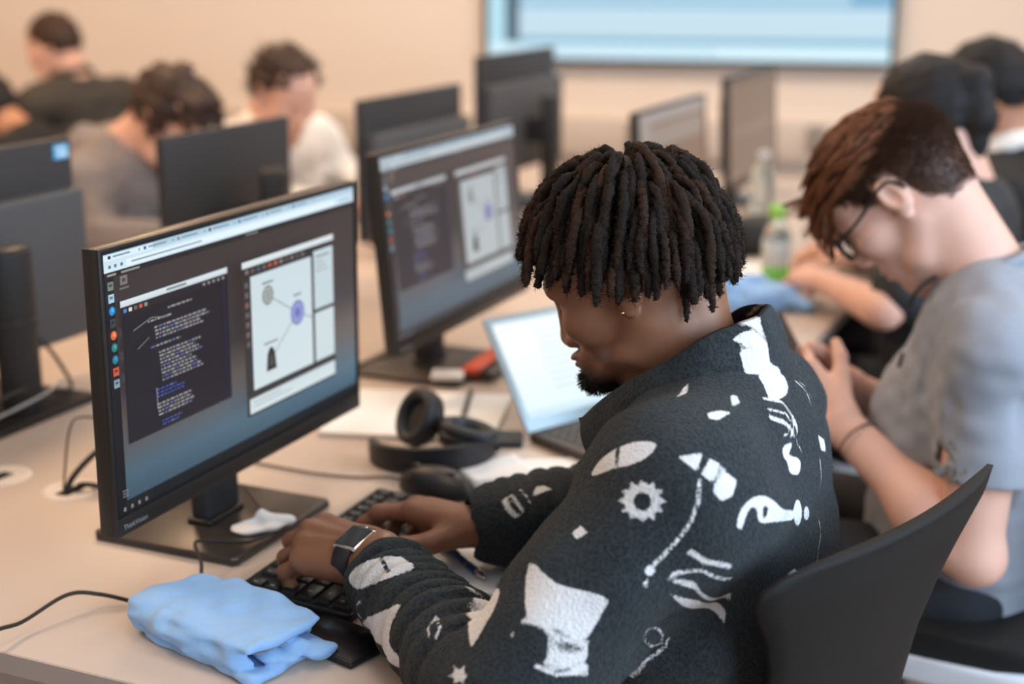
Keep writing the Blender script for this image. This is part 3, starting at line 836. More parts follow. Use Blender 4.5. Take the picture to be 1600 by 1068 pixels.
# ================================================================== the person in the patterned fleece
M['skin_dark'] = skin_mat('skin_deep_brown', (0.205, 0.088, 0.045), (0.285, 0.125, 0.068), (0.13, 0.045, 0.034), rough=0.42, sss=0.06)
def eye_mat():
    m = mat('eye', (0.6, 0.56, 0.5), 0.15, var=0); nt = m.node_tree; b = nt.nodes['Principled BSDF']
    tc = nd(nt, 'ShaderNodeTexCoord'); sx = nd(nt, 'ShaderNodeSeparateXYZ'); nt.links.new(tc.outputs['Object'], sx.inputs[0])
    cr = nd(nt, 'ShaderNodeValToRGB'); mr = nd(nt, 'ShaderNodeMapRange'); mr.inputs['From Min'].default_value = 0.009; mr.inputs['From Max'].default_value = 0.0118
    nt.links.new(sx.outputs['X'], mr.inputs['Value']); nt.links.new(mr.outputs['Result'], cr.inputs['Fac']); cr.color_ramp.interpolation = 'CONSTANT'
    e = cr.color_ramp.elements; e[0].color = (0.6, 0.56, 0.5, 1); e[1].position = 0.32; e[1].color = (0.05, 0.022, 0.010, 1); q = e.new(0.78); q.color = (0.004, 0.004, 0.004, 1)
    nt.links.new(cr.outputs['Color'], b.inputs['Base Color']); return m
M['eye'] = eye_mat()
M['nail_dark'] = mat('nail_brown', (0.30, 0.16, 0.10), 0.3, var=0.03)
M['locs'] = mat('loc_hair', (0.014, 0.010, 0.008), 0.85, var=0, col2=(0.028, 0.018, 0.013), vscale=28, bump=1.0, bscale=900, spec=0.2)
nt_ = M['locs'].node_tree; oi_ = nd(nt_, 'ShaderNodeObjectInfo'); b_ = nt_.nodes['Principled BSDF']; mx_ = nd(nt_, 'ShaderNodeMix', data_type='RGBA', blend_type='MIX')
nt_.links.new(b_.inputs['Base Color'].links[0].from_socket, mx_.inputs['A']); mx_.inputs['B'].default_value = (0.075, 0.032, 0.016, 1)
mr_ = nd(nt_, 'ShaderNodeMapRange'); mr_.inputs['From Min'].default_value = 0.55; mr_.inputs['From Max'].default_value = 1.0; mr_.inputs['To Max'].default_value = 0.55
nt_.links.new(oi_.outputs['Random'], mr_.inputs['Value']); nt_.links.new(mr_.outputs['Result'], mx_.inputs['Factor']); nt_.links.new(mx_.outputs['Result'], b_.inputs['Base Color'])
M['hair_dark'] = mat('hair_black', (0.010, 0.008, 0.007), 0.8, var=0.3, vscale=300, bump=0.6, bscale=700)

HP = math.radians(25); HYAW = math.radians(3)
H1R = frame((-math.cos(HP)*math.cos(HYAW), math.cos(HP)*math.sin(HYAW), -math.sin(HP)), (0, 0.0, 1))
H1 = V3(-0.484, 1.440, 1.114)
NB1 = V3(-0.418, 1.432, 0.975)

def person(name, loc, label):
    return empty('person', loc, 0, label, 'person')

p1 = person('person', (-0.42, 1.43, 0.0), 'person with short locs typing, in black fleece with white motifs')
P1O = V3(-0.42, 1.43, 0.0)
def rel(v, o): return np.asarray(v)-o

# ---- head, face and neck
hv, hf = sculpt_head(0.0022, neck=H1R.T@(NB1-H1), brow=0.106, nose=0.119, lip=0.109, chin=0.108, nose_w=1.15, lips=1.12, neck_r=0.052, back=0.020)
lx, ly, lz = hv.T
lipm = np.exp(-(((lz+0.073)/0.0125)**4+(ly/0.024)**4))*(lx > 0.088)
be = np.clip(1.55-np.sqrt(((lx-0.090)/0.040)**2+(ly/0.040)**2+((lz+0.112)/0.036)**2), 0, 1)
be = np.maximum(be, 0.42*np.clip(1-np.abs(lz+0.055)/0.008, 0, 1)*(lx > 0.085)*(np.abs(ly) < 0.026))
jaw = np.clip(1-np.abs((lz+0.085)+0.35*(0.06-lx))/0.028, 0, 1)*np.clip((lx+0.01)/0.03, 0, 1)*(np.abs(ly) > 0.02)
be = np.maximum(be, 0.30*jaw)*(1-lipm)
brw = np.clip(1.3-np.sqrt(((lz-0.026-0.06*(np.abs(ly)-0.03))/0.0052)**2+((np.abs(ly)-0.033)/0.021)**2), 0, 1)*(lx > 0.06)
be = np.maximum(be, 0.8*brw)
wz_ = np.clip((lx+0.01)/0.04, 0, 1)*np.clip((-0.040-lz)/0.02, 0, 1); hv = hv.copy(); hv[:, 2] += wz_*(-0.040-lz)*0.32
hw = H1+hv@H1R.T
# ---- hands
def basis(fwd, up):
    f = V3(*fwd); f /= np.linalg.norm(f); u = V3(*up); u -= f*(u@f); u /= np.linalg.norm(u)
    return np.stack([f, np.cross(u, f), u], 1)
LW = V3(-0.742, 1.290, 0.803); RW = V3(-0.676, 1.447, 0.790)
LRm = basis((-0.97, 0.20, -0.02), (-0.05, -0.30, 1.0))
RRm = basis((-0.985, 0.03, 0.03), (0.03, 0.22, 1.0))
# left hand: thumb on the right of the hand => thumb side is -(left); the mirrored model has thumb at -y
lv, lf, lnail = sculpt_hand(LW, LRm, [(24, 58, 34), (30, 60, 34), (34, 60, 34), (34, 58, 34)], mirror=True, forearm=(-0.62, 1.203, 0.788), fr=(0.026, 0.028),
    thumb=((0.050, 0.042, -0.022), (0.074, 0.050, -0.034), (0.094, 0.048, -0.040)))
rv, rf, rnail = sculpt_hand(RW, RRm, [(10, 34, 20), (18, 38, 24), (24, 42, 24), (26, 42, 24)], mirror=False, forearm=(-0.60, 1.54, 0.79), fr=(0.026, 0.028), spread=(4, 0, -4, -9),
    thumb=((0.046, 0.052, -0.022), (0.072, 0.070, -0.028), (0.100, 0.077, -0.031)))
# ---- body under the clothes: torso, arms and legs
bv = Vol((-0.98, 1.05, 0.02), (-0.24, 1.80, 1.05), 0.010)
bv.chain([(-0.45, 1.43, 0.53), (-0.43, 1.43, 0.66), (-0.41, 1.43, 0.86)], [0.10, 0.105, 0.105], 0.05, sc=(1, 0.7, 1))
bv.chain([(-0.41, 1.43, 0.86), NB1], [0.09, 0.055], 0.05)
for P in ([(-0.39, 1.26, 0.93), (-0.498, 1.118, 0.780), (-0.62, 1.202, 0.788)], [(-0.42, 1.60, 0.93), (-0.50, 1.64, 0.79), (-0.60, 1.54, 0.79)]):
    bv.rc(NB1, P[0], 0.045, 0.05, 0.04); bv.chain(P, [0.05, 0.036, 0.026], 0.01)
for sy in (-1, 1):
    bv.chain([(-0.44, 1.43+sy*0.09, 0.52), (-0.84, 1.43+sy*0.13, 0.53), (-0.80, 1.43+sy*0.14, 0.09), (-0.92, 1.43+sy*0.15, 0.06)], [0.085, 0.062, 0.045, 0.035], 0.03)
tv_, tf_ = bv.mesh()
nH = len(hw)
av, af = join([(hw, hf), (lv, lf), (rv, rf), (tv_, tf_)])
me = np_mesh('body', rel(av, P1O), af)
z_ = np.zeros(len(av)); a1 = z_.copy(); a1[:nH] = lipm; attr(me, 'lip', a1); a2 = z_.copy(); a2[:nH] = be; attr(me, 'beard', a2)
body1 = link('body', me, M['skin_dark'], p1)
ey = eyes_mesh(H1-P1O, H1R, 'eyes', p1, M['eye'])
nail_part([(q-P1O, d, u, w_) for q, d, u, w_ in lnail+rnail], M['nail_dark'], p1)
# small gold stud in the ear lobe
g = MB(); r_ = bmesh.ops.create_uvsphere(g.bm, u_segments=8, v_segments=6, radius=0.0022); bmesh.ops.translate(g.bm, vec=Vector(H1+H1R@V3(0.0, 0.086, -0.026)-P1O), verts=r_['verts'])
g.build('ear_stud', mat('gold', (0.9, 0.6, 0.25), 0.2, metal=1.0, var=0), p1, smooth_on=True)
# chin hair: short curls standing off the chin
rnd = random.Random(4)
sel = np.where((be > 0.62) & (lx > 0.045) & (lz < -0.085))[0]
nrm = np.zeros_like(hw)
fa = hf; n_ = np.cross(hw[fa[:, 2]]-hw[fa[:, 0]], hw[fa[:, 3]]-hw[fa[:, 1]])
for k in range(4): np.add.at(nrm, fa[:, k], n_)
nrm /= np.linalg.norm(nrm, axis=1)[:, None]+1e-9
if (nrm[0]@(hw[0]-H1)) < 0: nrm = -nrm
roots = [sel[rnd.randrange(len(sel))] for _ in range(1500)] if len(sel) else []
def chair_(i, k):
    p = hw[i]-P1O; n = nrm[i]+V3(rnd.uniform(-.9, .9), rnd.uniform(-.9, .9), rnd.uniform(-1.1, .5)); L = rnd.uniform(0.003, 0.008)
    q = p+n/np.linalg.norm(n)*L; return [p, (p+q)/2+nrm[i]*0.0015, q]
sv, sf = strands(roots, chair_, 3, 0.0004, 0.00025)
link('beard', np_mesh('beard', sv, sf), M['hair_dark'], p1)

# ---- locs
hair1 = empty('hair', tuple(H1-P1O)); hair1.parent = p1
cv = Vol((-0.13, -0.10, -0.06), (0.12, 0.10, 0.16), 0.005)
cv.ell((0.001, 0, 0.044), (0.088, 0.078, 0.085), 0.01); cv.ell((-0.026, 0, 0.02), (0.063, 0.068, 0.069), 0.03)
cv.cut((0.070, 0, 0.075), (1, 0, -0.25)); cv.cut((0.02, 0, 0.018), (0.55, 0, -0.9))
c_v, c_f = cv.mesh(); link('hair_base', np_mesh('hair_base', c_v@H1R.T, c_f), M['hair_dark'], hair1)
ELC = V3(0.001, 0, 0.042); ELR = V3(0.088, 0.077, 0.085)
gl = H1R.T@V3(0, 0, -1.0)
rnd = random.Random(12)
crown = V3(-0.30, 0.0, 0.95); crown /= np.linalg.norm(crown)
cands = []
N = 440
for i in range(N):
    zz = 1-2*(i+0.5)/N; a = i*2.399963
    u = V3(math.sqrt(1-zz*zz)*math.cos(a), math.sqrt(1-zz*zz)*math.sin(a), zz)
    p = ELC+ELR*u
    if p[2] < -0.005 and p[0] > -0.03: continue
    if p[0] > 0.068 and p[2] < 0.082: continue
    if p[0] > -0.012 and p[2] < 0.052-0.10*min(0, p[0]) and p[0] < 0.066 and abs(p[1]) > 0.04: continue
    if p[2] < -0.030: continue
    cands.append((u, p))
def ell_out(p, off):
    q = (p-ELC)/(ELR+off); l = np.linalg.norm(q)
    return (ELC+(ELR+off)*q/l, l) if l < 1 else (p, l)
nloc = 0; fuzz = []
for u, p in cands:
    n = u/ELR; n /= np.linalg.norm(n)
    tz = n-crown*(n@crown); tz = tz/(np.linalg.norm(tz)+1e-6)
    hgt = max(0.0, n@crown)
    off = 0.003+0.007*hgt+rnd.uniform(-0.002, 0.005)
    wz = (H1+H1R@p)[2]
    tip = 1.106+rnd.uniform(0.0, 0.042)+(0.022 if p[0] > 0.045 else 0.0)+(0.014 if p[0] < -0.07 else 0)
    if rnd.random() < 0.08: tip -= 0.025
    vel = n*0.28+tz*0.8*(0.3+hgt)+V3(rnd.uniform(-.25, .25), rnd.uniform(-.25, .25), 0); vel /= np.linalg.norm(vel)
    P = [p-n*0.004]; ds = 0.0065; q = p.copy(); L = 0; sway = V3(rnd.uniform(-.3, .3), rnd.uniform(-.3, .3), rnd.uniform(-.1, .1))
    ph = rnd.uniform(0, 6); Lmax = rnd.uniform(0.115, 0.165)+0.05*hgt; Lmin = 0.028
    while L < Lmax:
        g_ = 0.15+0.4*min(1, L/0.05)
        vel = vel*(1-g_)+gl*g_+tz*0.10+sway*0.22*math.sin(L*60+ph); vel /= np.linalg.norm(vel)
        q = q+vel*ds; q, l_ = ell_out(q, off+0.004*math.sin(L*40+ph))
        L += ds; P.append(q.copy())
        if L > Lmin and (H1+H1R@q)[2] < tip: break
    rad0 = rnd.uniform(0.0044, 0.0060); n_p = len(P)
    if n_p < 8: continue
    rr = [rad0*(0.92+0.10*math.sin(i*1.3+ph)+0.10*math.sin(i*0.6+ph*2))*(1.0 if i < n_p-3 else (0.9, 0.75, 0.45)[i-n_p+3]) for i in range(n_p)]
    PW = [Vector(H1R@x) for x in P]
    mb = MB(); sd = 8; 
    def rfun(t, rr=rr, ph=ph):
        x = t*(len(rr)-1); i = min(int(x), len(rr)-2); r = rr[i]+(rr[i+1]-rr[i])*(x-i)
        return r*(1+0.05*math.sin(x*5.3+ph)+0.05*math.sin(x*11+ph))
    mb.tube(PW, rfun, sd, 4)
    for v_ in mb.bm.verts:
        k = mnoise.noise(v_.co*330.0)*0.0016; c_ = mnoise.noise_vector(v_.co*240.0)*0.0017+mnoise.noise_vector(v_.co*520.0)*0.0011
        v_.co += c_
    for i in range(320):
        t = rnd.random()**0.8*(n_p-1.2); k = int(t); c_ = PW[k].lerp(PW[min(k+1, n_p-1)], t-k); a = Vector((rnd.gauss(0, 1), rnd.gauss(0, 1), rnd.gauss(0, 1))).normalized()
        fuzz.append((c_+a*rr[k]*0.9, c_+a*(rr[k]+rnd.uniform(0.0012, 0.0042))+Vector((rnd.gauss(0, 1), rnd.gauss(0, 1), rnd.gauss(0, 1)))*0.001))
    o = mb.build('dreadlock', M['locs'], hair1, smooth_on=True); nloc += 1
fv_, ff_ = strands(fuzz, lambda q, i: [np.array(q[0]), np.array(q[1])], 2, 0.00034, 0.00016)
tag(link('hair_fuzz', np_mesh('hair_fuzz', fv_, ff_), M['locs'], hair1), kind='stuff')

# ---- fleece jacket
JK = 0.0042
jv = Vol((-0.83, 1.02, 0.44), (-0.19, 1.79, 1.075), JK)
jv.chain([(-0.448, 1.43, 0.50), (-0.428, 1.43, 0.64), (-0.405, 1.43, 0.78), (-0.395, 1.432, 0.90)], [0.128, 0.135, 0.138, 0.118], 0.05, sc=(1, 0.70, 1))
jv.rc((-0.385, 1.35, 0.955), (-0.395, 1.51, 0.955), 0.072, 0.072, 0.06)
jv.rc((-0.375, 1.43, 0.965), (-0.385, 1.432, 0.998), 0.072, 0.060, 0.04)          # base of the neck
SL = [V3(-0.383, 1.248, 0.942), V3(-0.500, 1.108, 0.772), V3(-0.708, 1.266, 0.789)]
SR = [V3(-0.415, 1.600, 0.925), V3(-0.505, 1.640, 0.790), V3(-0.668, 1.458, 0.792)]
for S, y in ((SL, 1.36), (SR, 1.50)):
    jv.rc((-0.39, y, 0.965), S[0], 0.066, 0.078, 0.05)
    jv.rc((-0.40, y, 0.85), S[0], 0.09, 0.075, 0.06)
    jv.rc(S[0], S[1], 0.080, 0.069, 0.03)
def forearm(S, r0, r1, nf, ph, amp):
    d = S[2]-S[1]; n = 64; L = np.linalg.norm(d); dn = d/L
    sd_ = np.cross(dn, V3(0, 0, 1)); 
    for i in range(n):
        t0, t1 = i/n, (i+1)/n
        def rad(t): return r0+(r1-r0)*t**0.85+amp*(0.45+0.75*math.sin(min(1, t*1.1)*PI))*(abs(math.sin(nf*PI*t**1.1+ph))**0.7-0.55)*1.6+(0.004 if t > 0.93 else 0)
        def pos(t): return S[1]+d*t+V3(0, 0, 0.003*math.sin(PI*t))+sd_*0.006*math.sin(nf*PI*t+ph)
        jv.rc(pos(t0), pos(t1), rad(t0), rad(t1), 0.004)
jv.rc((-0.43, 1.20, 0.875), (-0.505, 1.135, 0.79), 0.062, 0.056, 0.03)
forearm(SL, 0.060, 0.0415, 11.0, 0.6, 0.004)
forearm(SR, 0.060, 0.045, 9.0, 2.0, 0.004)
for S, a in ((SL, 0.034), (SR, 0.033)):            # open cuffs
    d = (S[2]-S[1])/np.linalg.norm(S[2]-S[1])
    jv.rc(S[2]+d*0.015, S[2]+d*0.09, a, a, 0.004, 'sub')
# folds: pulled cloth at the armpit, elbow crook and over the back
def folds(P):
    r = np.zeros(len(P))
    def crease(a, b, wdt, depth, arr):
        a = V3(*a); b = V3(*b); ba = b-a; t = np.clip(((P-a)@ba)/(ba@ba), 0, 1)
        ds_ = np.linalg.norm(P-a-t[:, None]*ba, axis=1)
        return arr+depth*np.exp(-(ds_/wdt)**2)*np.sin(np.clip(t, 0.05, 0.95)*PI)
    r = crease((-0.475, 1.215, 0.935), (-0.50, 1.30, 0.80), 0.016, 0.016, r)
    r = crease((-0.455, 1.19, 0.90), (-0.53, 1.22, 0.81), 0.014, 0.013, r)
    r = crease((-0.36, 1.215, 0.86), (-0.44, 1.10, 0.80), 0.016, 0.010, r)
    r = crease((-0.34, 1.24, 0.83), (-0.42, 1.13, 0.74), 0.016, 0.012, r)
    r = crease((-0.31, 1.27, 0.86), (-0.32, 1.25, 0.62), 0.020, 0.012, r)
    r = crease((-0.42, 1.335, 1.00), (-0.36, 1.26, 1.02), 0.016, 0.008, r)
    r = crease((-0.45, 1.32, 0.98), (-0.41, 1.23, 1.01), 0.013, -0.006, r)
    r = crease((-0.27, 1.40, 0.92), (-0.25, 1.50, 0.80), 0.030, 0.006, r)
    r = crease((-0.26, 1.34, 0.72), (-0.26, 1.52, 0.70), 0.020, 0.008, r)
    r = crease((-0.55, 1.10, 0.80), (-0.52, 1.19, 0.87), 0.014, 0.010, r)
    for S, nf, ph_, amp in ((SL, 10.0, 0.4, 0.0080), (SR, 8.0, 1.3, 0.0070)):    # bunched sleeves
        ax_ = S[2]-S[1]; L_ = np.linalg.norm(ax_); ax_ = ax_/L_; D = P-S[1]; t = (D@ax_)/L_; rad = D-np.outer(D@ax_, ax_); rl = np.linalg.norm(rad, axis=1)
        an = np.arctan2(rad[:, 2], rad@np.cross(ax_, V3(0, 0, 1)))
        m_ = np.clip((t-0.12)/0.12, 0, 1)*np.clip((1.03-t)/0.06, 0, 1)*(rl < 0.085)
        w_ = np.abs(np.sin(PI*nf*t*(0.8+0.25*t)+ph_+0.9*np.sin(an+ph_)+0.4*np.sin(2*an)))
        r += m_*amp*(1-w_)**1.4*(0.6+0.4*np.sin(an*1.0+ph_))-m_*amp*0.22
    r += 0.0030*fnoise(P, 26.0)+0.0016*fnoise(P+3.1, 60.0)
    return r
jv.warp(folds)
jm, jf = jv.mesh(); jm = relax(jm, jf, 1, 0.4)
# ---- the print on the fleece: each motif is an outline of points on the cloth; its distance is kept on the mesh and cut sharp by the material
MOTIFS = []
def motif_field(P, motifs):
    """signed distance (metres, negative inside) to the nearest white motif, measured in each motif's own plane"""
    best = np.full(len(P), 0.02)
    for pts, hole, thick in motifs:
        Q = np.array(pts, float); c = Q.mean(0); u_, s_, vt = np.linalg.svd(Q-c, full_matrices=False)
        e1, e2 = vt[0], vt[1]; e3 = np.cross(e1, e2)
        q2 = np.stack([(Q-c)@e1, (Q-c)@e2], 1)
        rad = np.linalg.norm(Q-c, axis=1).max()+0.02
        D = P-c; m = np.where((np.einsum('ij,ij->i', D, D) < (rad+0.03)**2) & (np.abs(D@e3) < 0.020+0.16*rad))[0]
        if not len(m): continue
        p2 = np.stack([D[m]@e1, D[m]@e2], 1)
        n = len(q2); closed = thick is None
        dmin = np.full(len(m), 1.0); inside = np.zeros(len(m), bool)
        for i in range(n if closed else n-1):
            a = q2[i]; b = q2[(i+1) % n]; ba = b-a
            t = np.clip(((p2-a)@ba)/(ba@ba+1e-12), 0, 1); dd = np.linalg.norm(p2-a-t[:, None]*ba, axis=1)
            dmin = np.minimum(dmin, dd)
            if closed:
                cr = ((a[1] > p2[:, 1]) != (b[1] > p2[:, 1]))
                xs = a[0]+(p2[:, 1]-a[1])/(b[1]-a[1]+1e-12)*(b[0]-a[0])
                inside ^= cr & (p2[:, 0] < xs)
        sd = np.where(inside, -dmin, dmin) if closed else dmin-thick
        if hole: best[m] = np.maximum(best[m], -sd)
        else: best[m] = np.minimum(best[m], sd)
    return best
MOTIFS = [
([(-0.3642,1.1621,0.9719),(-0.3715,1.1602,0.9677),(-0.3664,1.1602,0.9615),(-0.3749,1.1585,0.9612),(-0.3735,1.1565,0.9538),(-0.3811,1.1561,0.9573),(-0.3839,1.1527,0.9507),(-0.3888,1.1546,0.9566),(-0.3953,1.1515,0.9521),(-0.3962,1.155,0.9591),(-0.4051,1.1542,0.9575),(-0.4012,1.1571,0.9641),(-0.4103,1.1591,0.9657),(-0.4023,1.1598,0.9705),(-0.4088,1.1634,0.9753),(-0.399,1.1619,0.9768),(-0.401,1.1655,0.9836),(-0.3923,1.1629,0.9813),(-0.3895,1.1663,0.988),(-0.3841,1.1629,0.9825),(-0.3774,1.1654,0.9872),(-0.3766,1.1622,0.9801),(-0.3681,1.1636,0.9814),(-0.3721,1.1613,0.9747)],0,None),
([(-0.3782,1.1597,0.9699),(-0.3782,1.1595,0.9685),(-0.3785,1.1592,0.9671),(-0.3789,1.1589,0.9657),(-0.3796,1.1585,0.9645),(-0.3806,1.1581,0.9634),(-0.3816,1.1577,0.9625),(-0.3828,1.1574,0.9619),(-0.3842,1.157,0.9614),(-0.3855,1.1567,0.9611),(-0.3869,1.1566,0.9611),(-0.3884,1.1564,0.9613),(-0.3898,1.1565,0.9617),(-0.391,1.1566,0.9623),(-0.3922,1.1568,0.9631),(-0.3932,1.1571,0.9641),(-0.394,1.1575,0.9652),(-0.3946,1.1579,0.9665),(-0.3949,1.1583,0.9678),(-0.3949,1.1588,0.9691),(-0.3947,1.1592,0.9705),(-0.3943,1.1596,0.9718),(-0.3935,1.1599,0.973),(-0.3926,1.1603,0.9741),(-0.3915,1.1605,0.9751),(-0.3902,1.1607,0.9758),(-0.3888,1.1609,0.9764),(-0.3874,1.1609,0.9767),(-0.3859,1.1609,0.9768),(-0.3844,1.1609,0.9767),(-0.383,1.1608,0.9763),(-0.3817,1.1607,0.9757),(-0.3806,1.1605,0.9748),(-0.3796,1.1603,0.9738),(-0.3789,1.1602,0.9726),(-0.3784,1.1599,0.9713)],1,None),
([(-0.4468,1.1895,0.9744),(-0.4476,1.1922,0.9768),(-0.4443,1.1929,0.9831),(-0.4393,1.1912,0.9899),(-0.4338,1.1891,0.9956),(-0.4277,1.1879,1.0008),(-0.4218,1.1879,1.0049),(-0.4157,1.1884,1.0084),(-0.4092,1.1891,1.0115),(-0.403,1.1896,1.0136),(-0.3961,1.1895,1.015),(-0.3891,1.1891,1.0156),(-0.3847,1.1881,1.0149),(-0.3839,1.1857,1.0127),(-0.3855,1.1824,1.0092),(-0.3881,1.1796,1.0058),(-0.3913,1.1776,1.003),(-0.3957,1.1759,1.0002),(-0.4007,1.1748,0.9975),(-0.4064,1.1743,0.9951),(-0.4132,1.1746,0.9925),(-0.4205,1.1761,0.9894),(-0.4297,1.1797,0.984),(-0.4403,1.1856,0.9773)],0,None),
([(-0.4231,1.1896,1.0059),(-0.4181,1.1868,1.0058),(-0.416,1.1762,0.9932),(-0.4197,1.1773,0.9923)],1,None),
([(-0.3624,1.1838,1.0066),(-0.3433,1.1987,1.0084),(-0.3442,1.1823,0.9959)],0,None),
([(-0.3369,1.1989,1.0038),(-0.3277,1.2026,0.9987),(-0.3295,1.1845,0.9865),(-0.3402,1.1828,0.9938)],0,None),
([(-0.3228,1.2005,0.993),(-0.3129,1.2041,0.9846),(-0.3133,1.1937,0.9736),(-0.3204,1.1839,0.9704),(-0.3281,1.1806,0.9791)],0,None),
([(-0.3244,1.2014,0.9951),(-0.3268,1.1851,0.9841)],0,0.0011),
([(-0.3398,1.1787,0.9891),(-0.3383,1.1708,0.9713),(-0.3438,1.1651,0.9516),(-0.3525,1.1593,0.9377),(-0.3656,1.1526,0.9202),(-0.3742,1.1459,0.9116)],0,0.0016),
([(-0.3698,1.1489,0.9089),(-0.3698,1.1486,0.9078),(-0.3701,1.1481,0.9067),(-0.3706,1.1474,0.9058),(-0.3713,1.1467,0.9053),(-0.3722,1.1458,0.905),(-0.3731,1.1449,0.905),(-0.374,1.1442,0.9053),(-0.3751,1.1435,0.9059),(-0.3759,1.1431,0.9067),(-0.3766,1.1429,0.9076),(-0.3771,1.1428,0.9088),(-0.3773,1.143,0.9099),(-0.3773,1.1433,0.911),(-0.377,1.1439,0.9121),(-0.3765,1.1445,0.9129),(-0.3758,1.1451,0.9135),(-0.3748,1.1459,0.9139),(-0.3739,1.1466,0.914),(-0.3729,1.1472,0.9137),(-0.3719,1.1479,0.9131),(-0.3711,1.1484,0.9123),(-0.3705,1.1487,0.9113),(-0.37,1.1489,0.9101)],0,None),
([(-0.373,1.1425,0.8978),(-0.3731,1.1423,0.8972),(-0.3732,1.1419,0.8965),(-0.3735,1.1414,0.8961),(-0.3739,1.1409,0.8958),(-0.3744,1.1403,0.8956),(-0.3749,1.1398,0.8956),(-0.3755,1.1393,0.8959),(-0.3761,1.1388,0.8962),(-0.3766,1.1385,0.8967),(-0.3769,1.1384,0.8973),(-0.3773,1.1384,0.898),(-0.3774,1.1385,0.8987),(-0.3774,1.1387,0.8993),(-0.3773,1.1391,0.8999),(-0.377,1.1396,0.9004),(-0.3766,1.1401,0.9007),(-0.3761,1.1407,0.9008),(-0.3755,1.1412,0.9008),(-0.375,1.1416,0.9006),(-0.3744,1.1421,0.9003),(-0.3739,1.1424,0.8998),(-0.3735,1.1425,0.8992),(-0.3732,1.1426,0.8985)],0,None),
([(-0.3076,1.1919,0.946),(-0.3078,1.1929,0.9496),(-0.3075,1.1952,0.9544),(-0.3067,1.198,0.9585),(-0.3052,1.2015,0.9618),(-0.3032,1.2062,0.9645),(-0.3012,1.211,0.9661),(-0.299,1.216,0.9667),(-0.2966,1.2214,0.9663),(-0.2943,1.2269,0.9649),(-0.2919,1.2326,0.9624),(-0.2894,1.2388,0.9587),(-0.2872,1.2444,0.9549),(-0.2854,1.249,0.9508),(-0.2837,1.2534,0.9463),(-0.2825,1.2603,0.9416),(-0.2825,1.2755,0.9353),(-0.2857,1.3069,0.9235),(-0.2852,1.3168,0.9192),(-0.2846,1.3202,0.9154),(-0.2844,1.3201,0.9119),(-0.2847,1.3167,0.9105),(-0.2856,1.308,0.9124),(-0.2861,1.291,0.9182),(-0.2827,1.2565,0.9312),(-0.2844,1.2432,0.9351),(-0.2873,1.2331,0.9377),(-0.2898,1.2264,0.9394),(-0.2916,1.2221,0.9406),(-0.2929,1.2193,0.9417),(-0.294,1.2175,0.9436),(-0.2951,1.217,0.9477),(-0.2959,1.2173,0.9529),(-0.2969,1.2167,0.9566),(-0.2982,1.2143,0.9581),(-0.2997,1.2111,0.9582),(-0.301,1.2082,0.9574),(-0.3019,1.2057,0.9555),(-0.3026,1.2032,0.9526),(-0.3031,1.201,0.9498),(-0.3034,1.1993,0.947),(-0.3036,1.1978,0.944),(-0.304,1.1964,0.9423),(-0.3052,1.1945,0.9424),(-0.3067,1.1926,0.9437)],0,None),
([(-0.293,1.2258,0.9556),(-0.2893,1.2344,0.9525),(-0.29,1.2283,0.9446),(-0.2919,1.2235,0.9451)],1,None),
([(-0.2814,1.3417,0.909),(-0.2813,1.3415,0.9068),(-0.2813,1.3411,0.9046),(-0.2814,1.3409,0.9025),(-0.2817,1.3404,0.9008),(-0.2819,1.3398,0.8992),(-0.2823,1.3389,0.8981),(-0.2826,1.3376,0.8976),(-0.2828,1.3358,0.8976),(-0.2831,1.3337,0.8981),(-0.2832,1.3312,0.8992),(-0.2834,1.3286,0.9008),(-0.2836,1.3262,0.9026),(-0.2837,1.3241,0.9047),(-0.2839,1.3223,0.907),(-0.2841,1.321,0.9094),(-0.2844,1.3202,0.9117),(-0.2846,1.3197,0.9142),(-0.2847,1.3198,0.9164),(-0.2849,1.3202,0.9185),(-0.285,1.3211,0.9205),(-0.2851,1.3224,0.9221),(-0.2852,1.3241,0.9234),(-0.2852,1.3261,0.9243),(-0.2852,1.3283,0.9249),(-0.2851,1.3305,0.9251),(-0.2849,1.3328,0.9249),(-0.2847,1.3349,0.9244),(-0.2844,1.3369,0.9236),(-0.2841,1.3387,0.9224),(-0.2837,1.34,0.921),(-0.2833,1.341,0.9194),(-0.2828,1.3417,0.9175),(-0.2824,1.342,0.9155),(-0.282,1.3421,0.9135),(-0.2817,1.342,0.9112)],0,None),
([(-0.2795,1.3684,0.8989),(-0.2796,1.369,0.8972),(-0.2798,1.3693,0.8956),(-0.2799,1.3688,0.8945),(-0.28,1.3676,0.8938),(-0.2801,1.3659,0.8934),(-0.2801,1.364,0.8935),(-0.2802,1.3618,0.894),(-0.2802,1.3591,0.895),(-0.2803,1.3567,0.8962),(-0.2803,1.3542,0.8977),(-0.2803,1.3517,0.8995),(-0.2804,1.35,0.9012),(-0.2804,1.3487,0.903),(-0.2805,1.3478,0.9048),(-0.2806,1.3475,0.9063),(-0.2807,1.3478,0.9077),(-0.2807,1.3485,0.9089),(-0.2807,1.3496,0.9098),(-0.2807,1.351,0.9103),(-0.2806,1.3527,0.9107),(-0.2805,1.3544,0.9107),(-0.2804,1.3561,0.9104),(-0.2802,1.3579,0.9098),(-0.2799,1.3596,0.9089),(-0.2797,1.3612,0.9078),(-0.2796,1.363,0.9062),(-0.2795,1.3645,0.9046),(-0.2794,1.366,0.9028),(-0.2794,1.3673,0.9008)],0,None),
([(-0.3426,1.1641,0.9262),(-0.3308,1.173,0.915),(-0.3126,1.193,0.9053)],0,0.0019),
([(-0.3562,1.1593,0.9045),(-0.3338,1.1736,0.906),(-0.3141,1.2029,0.8894)],0,0.0016),
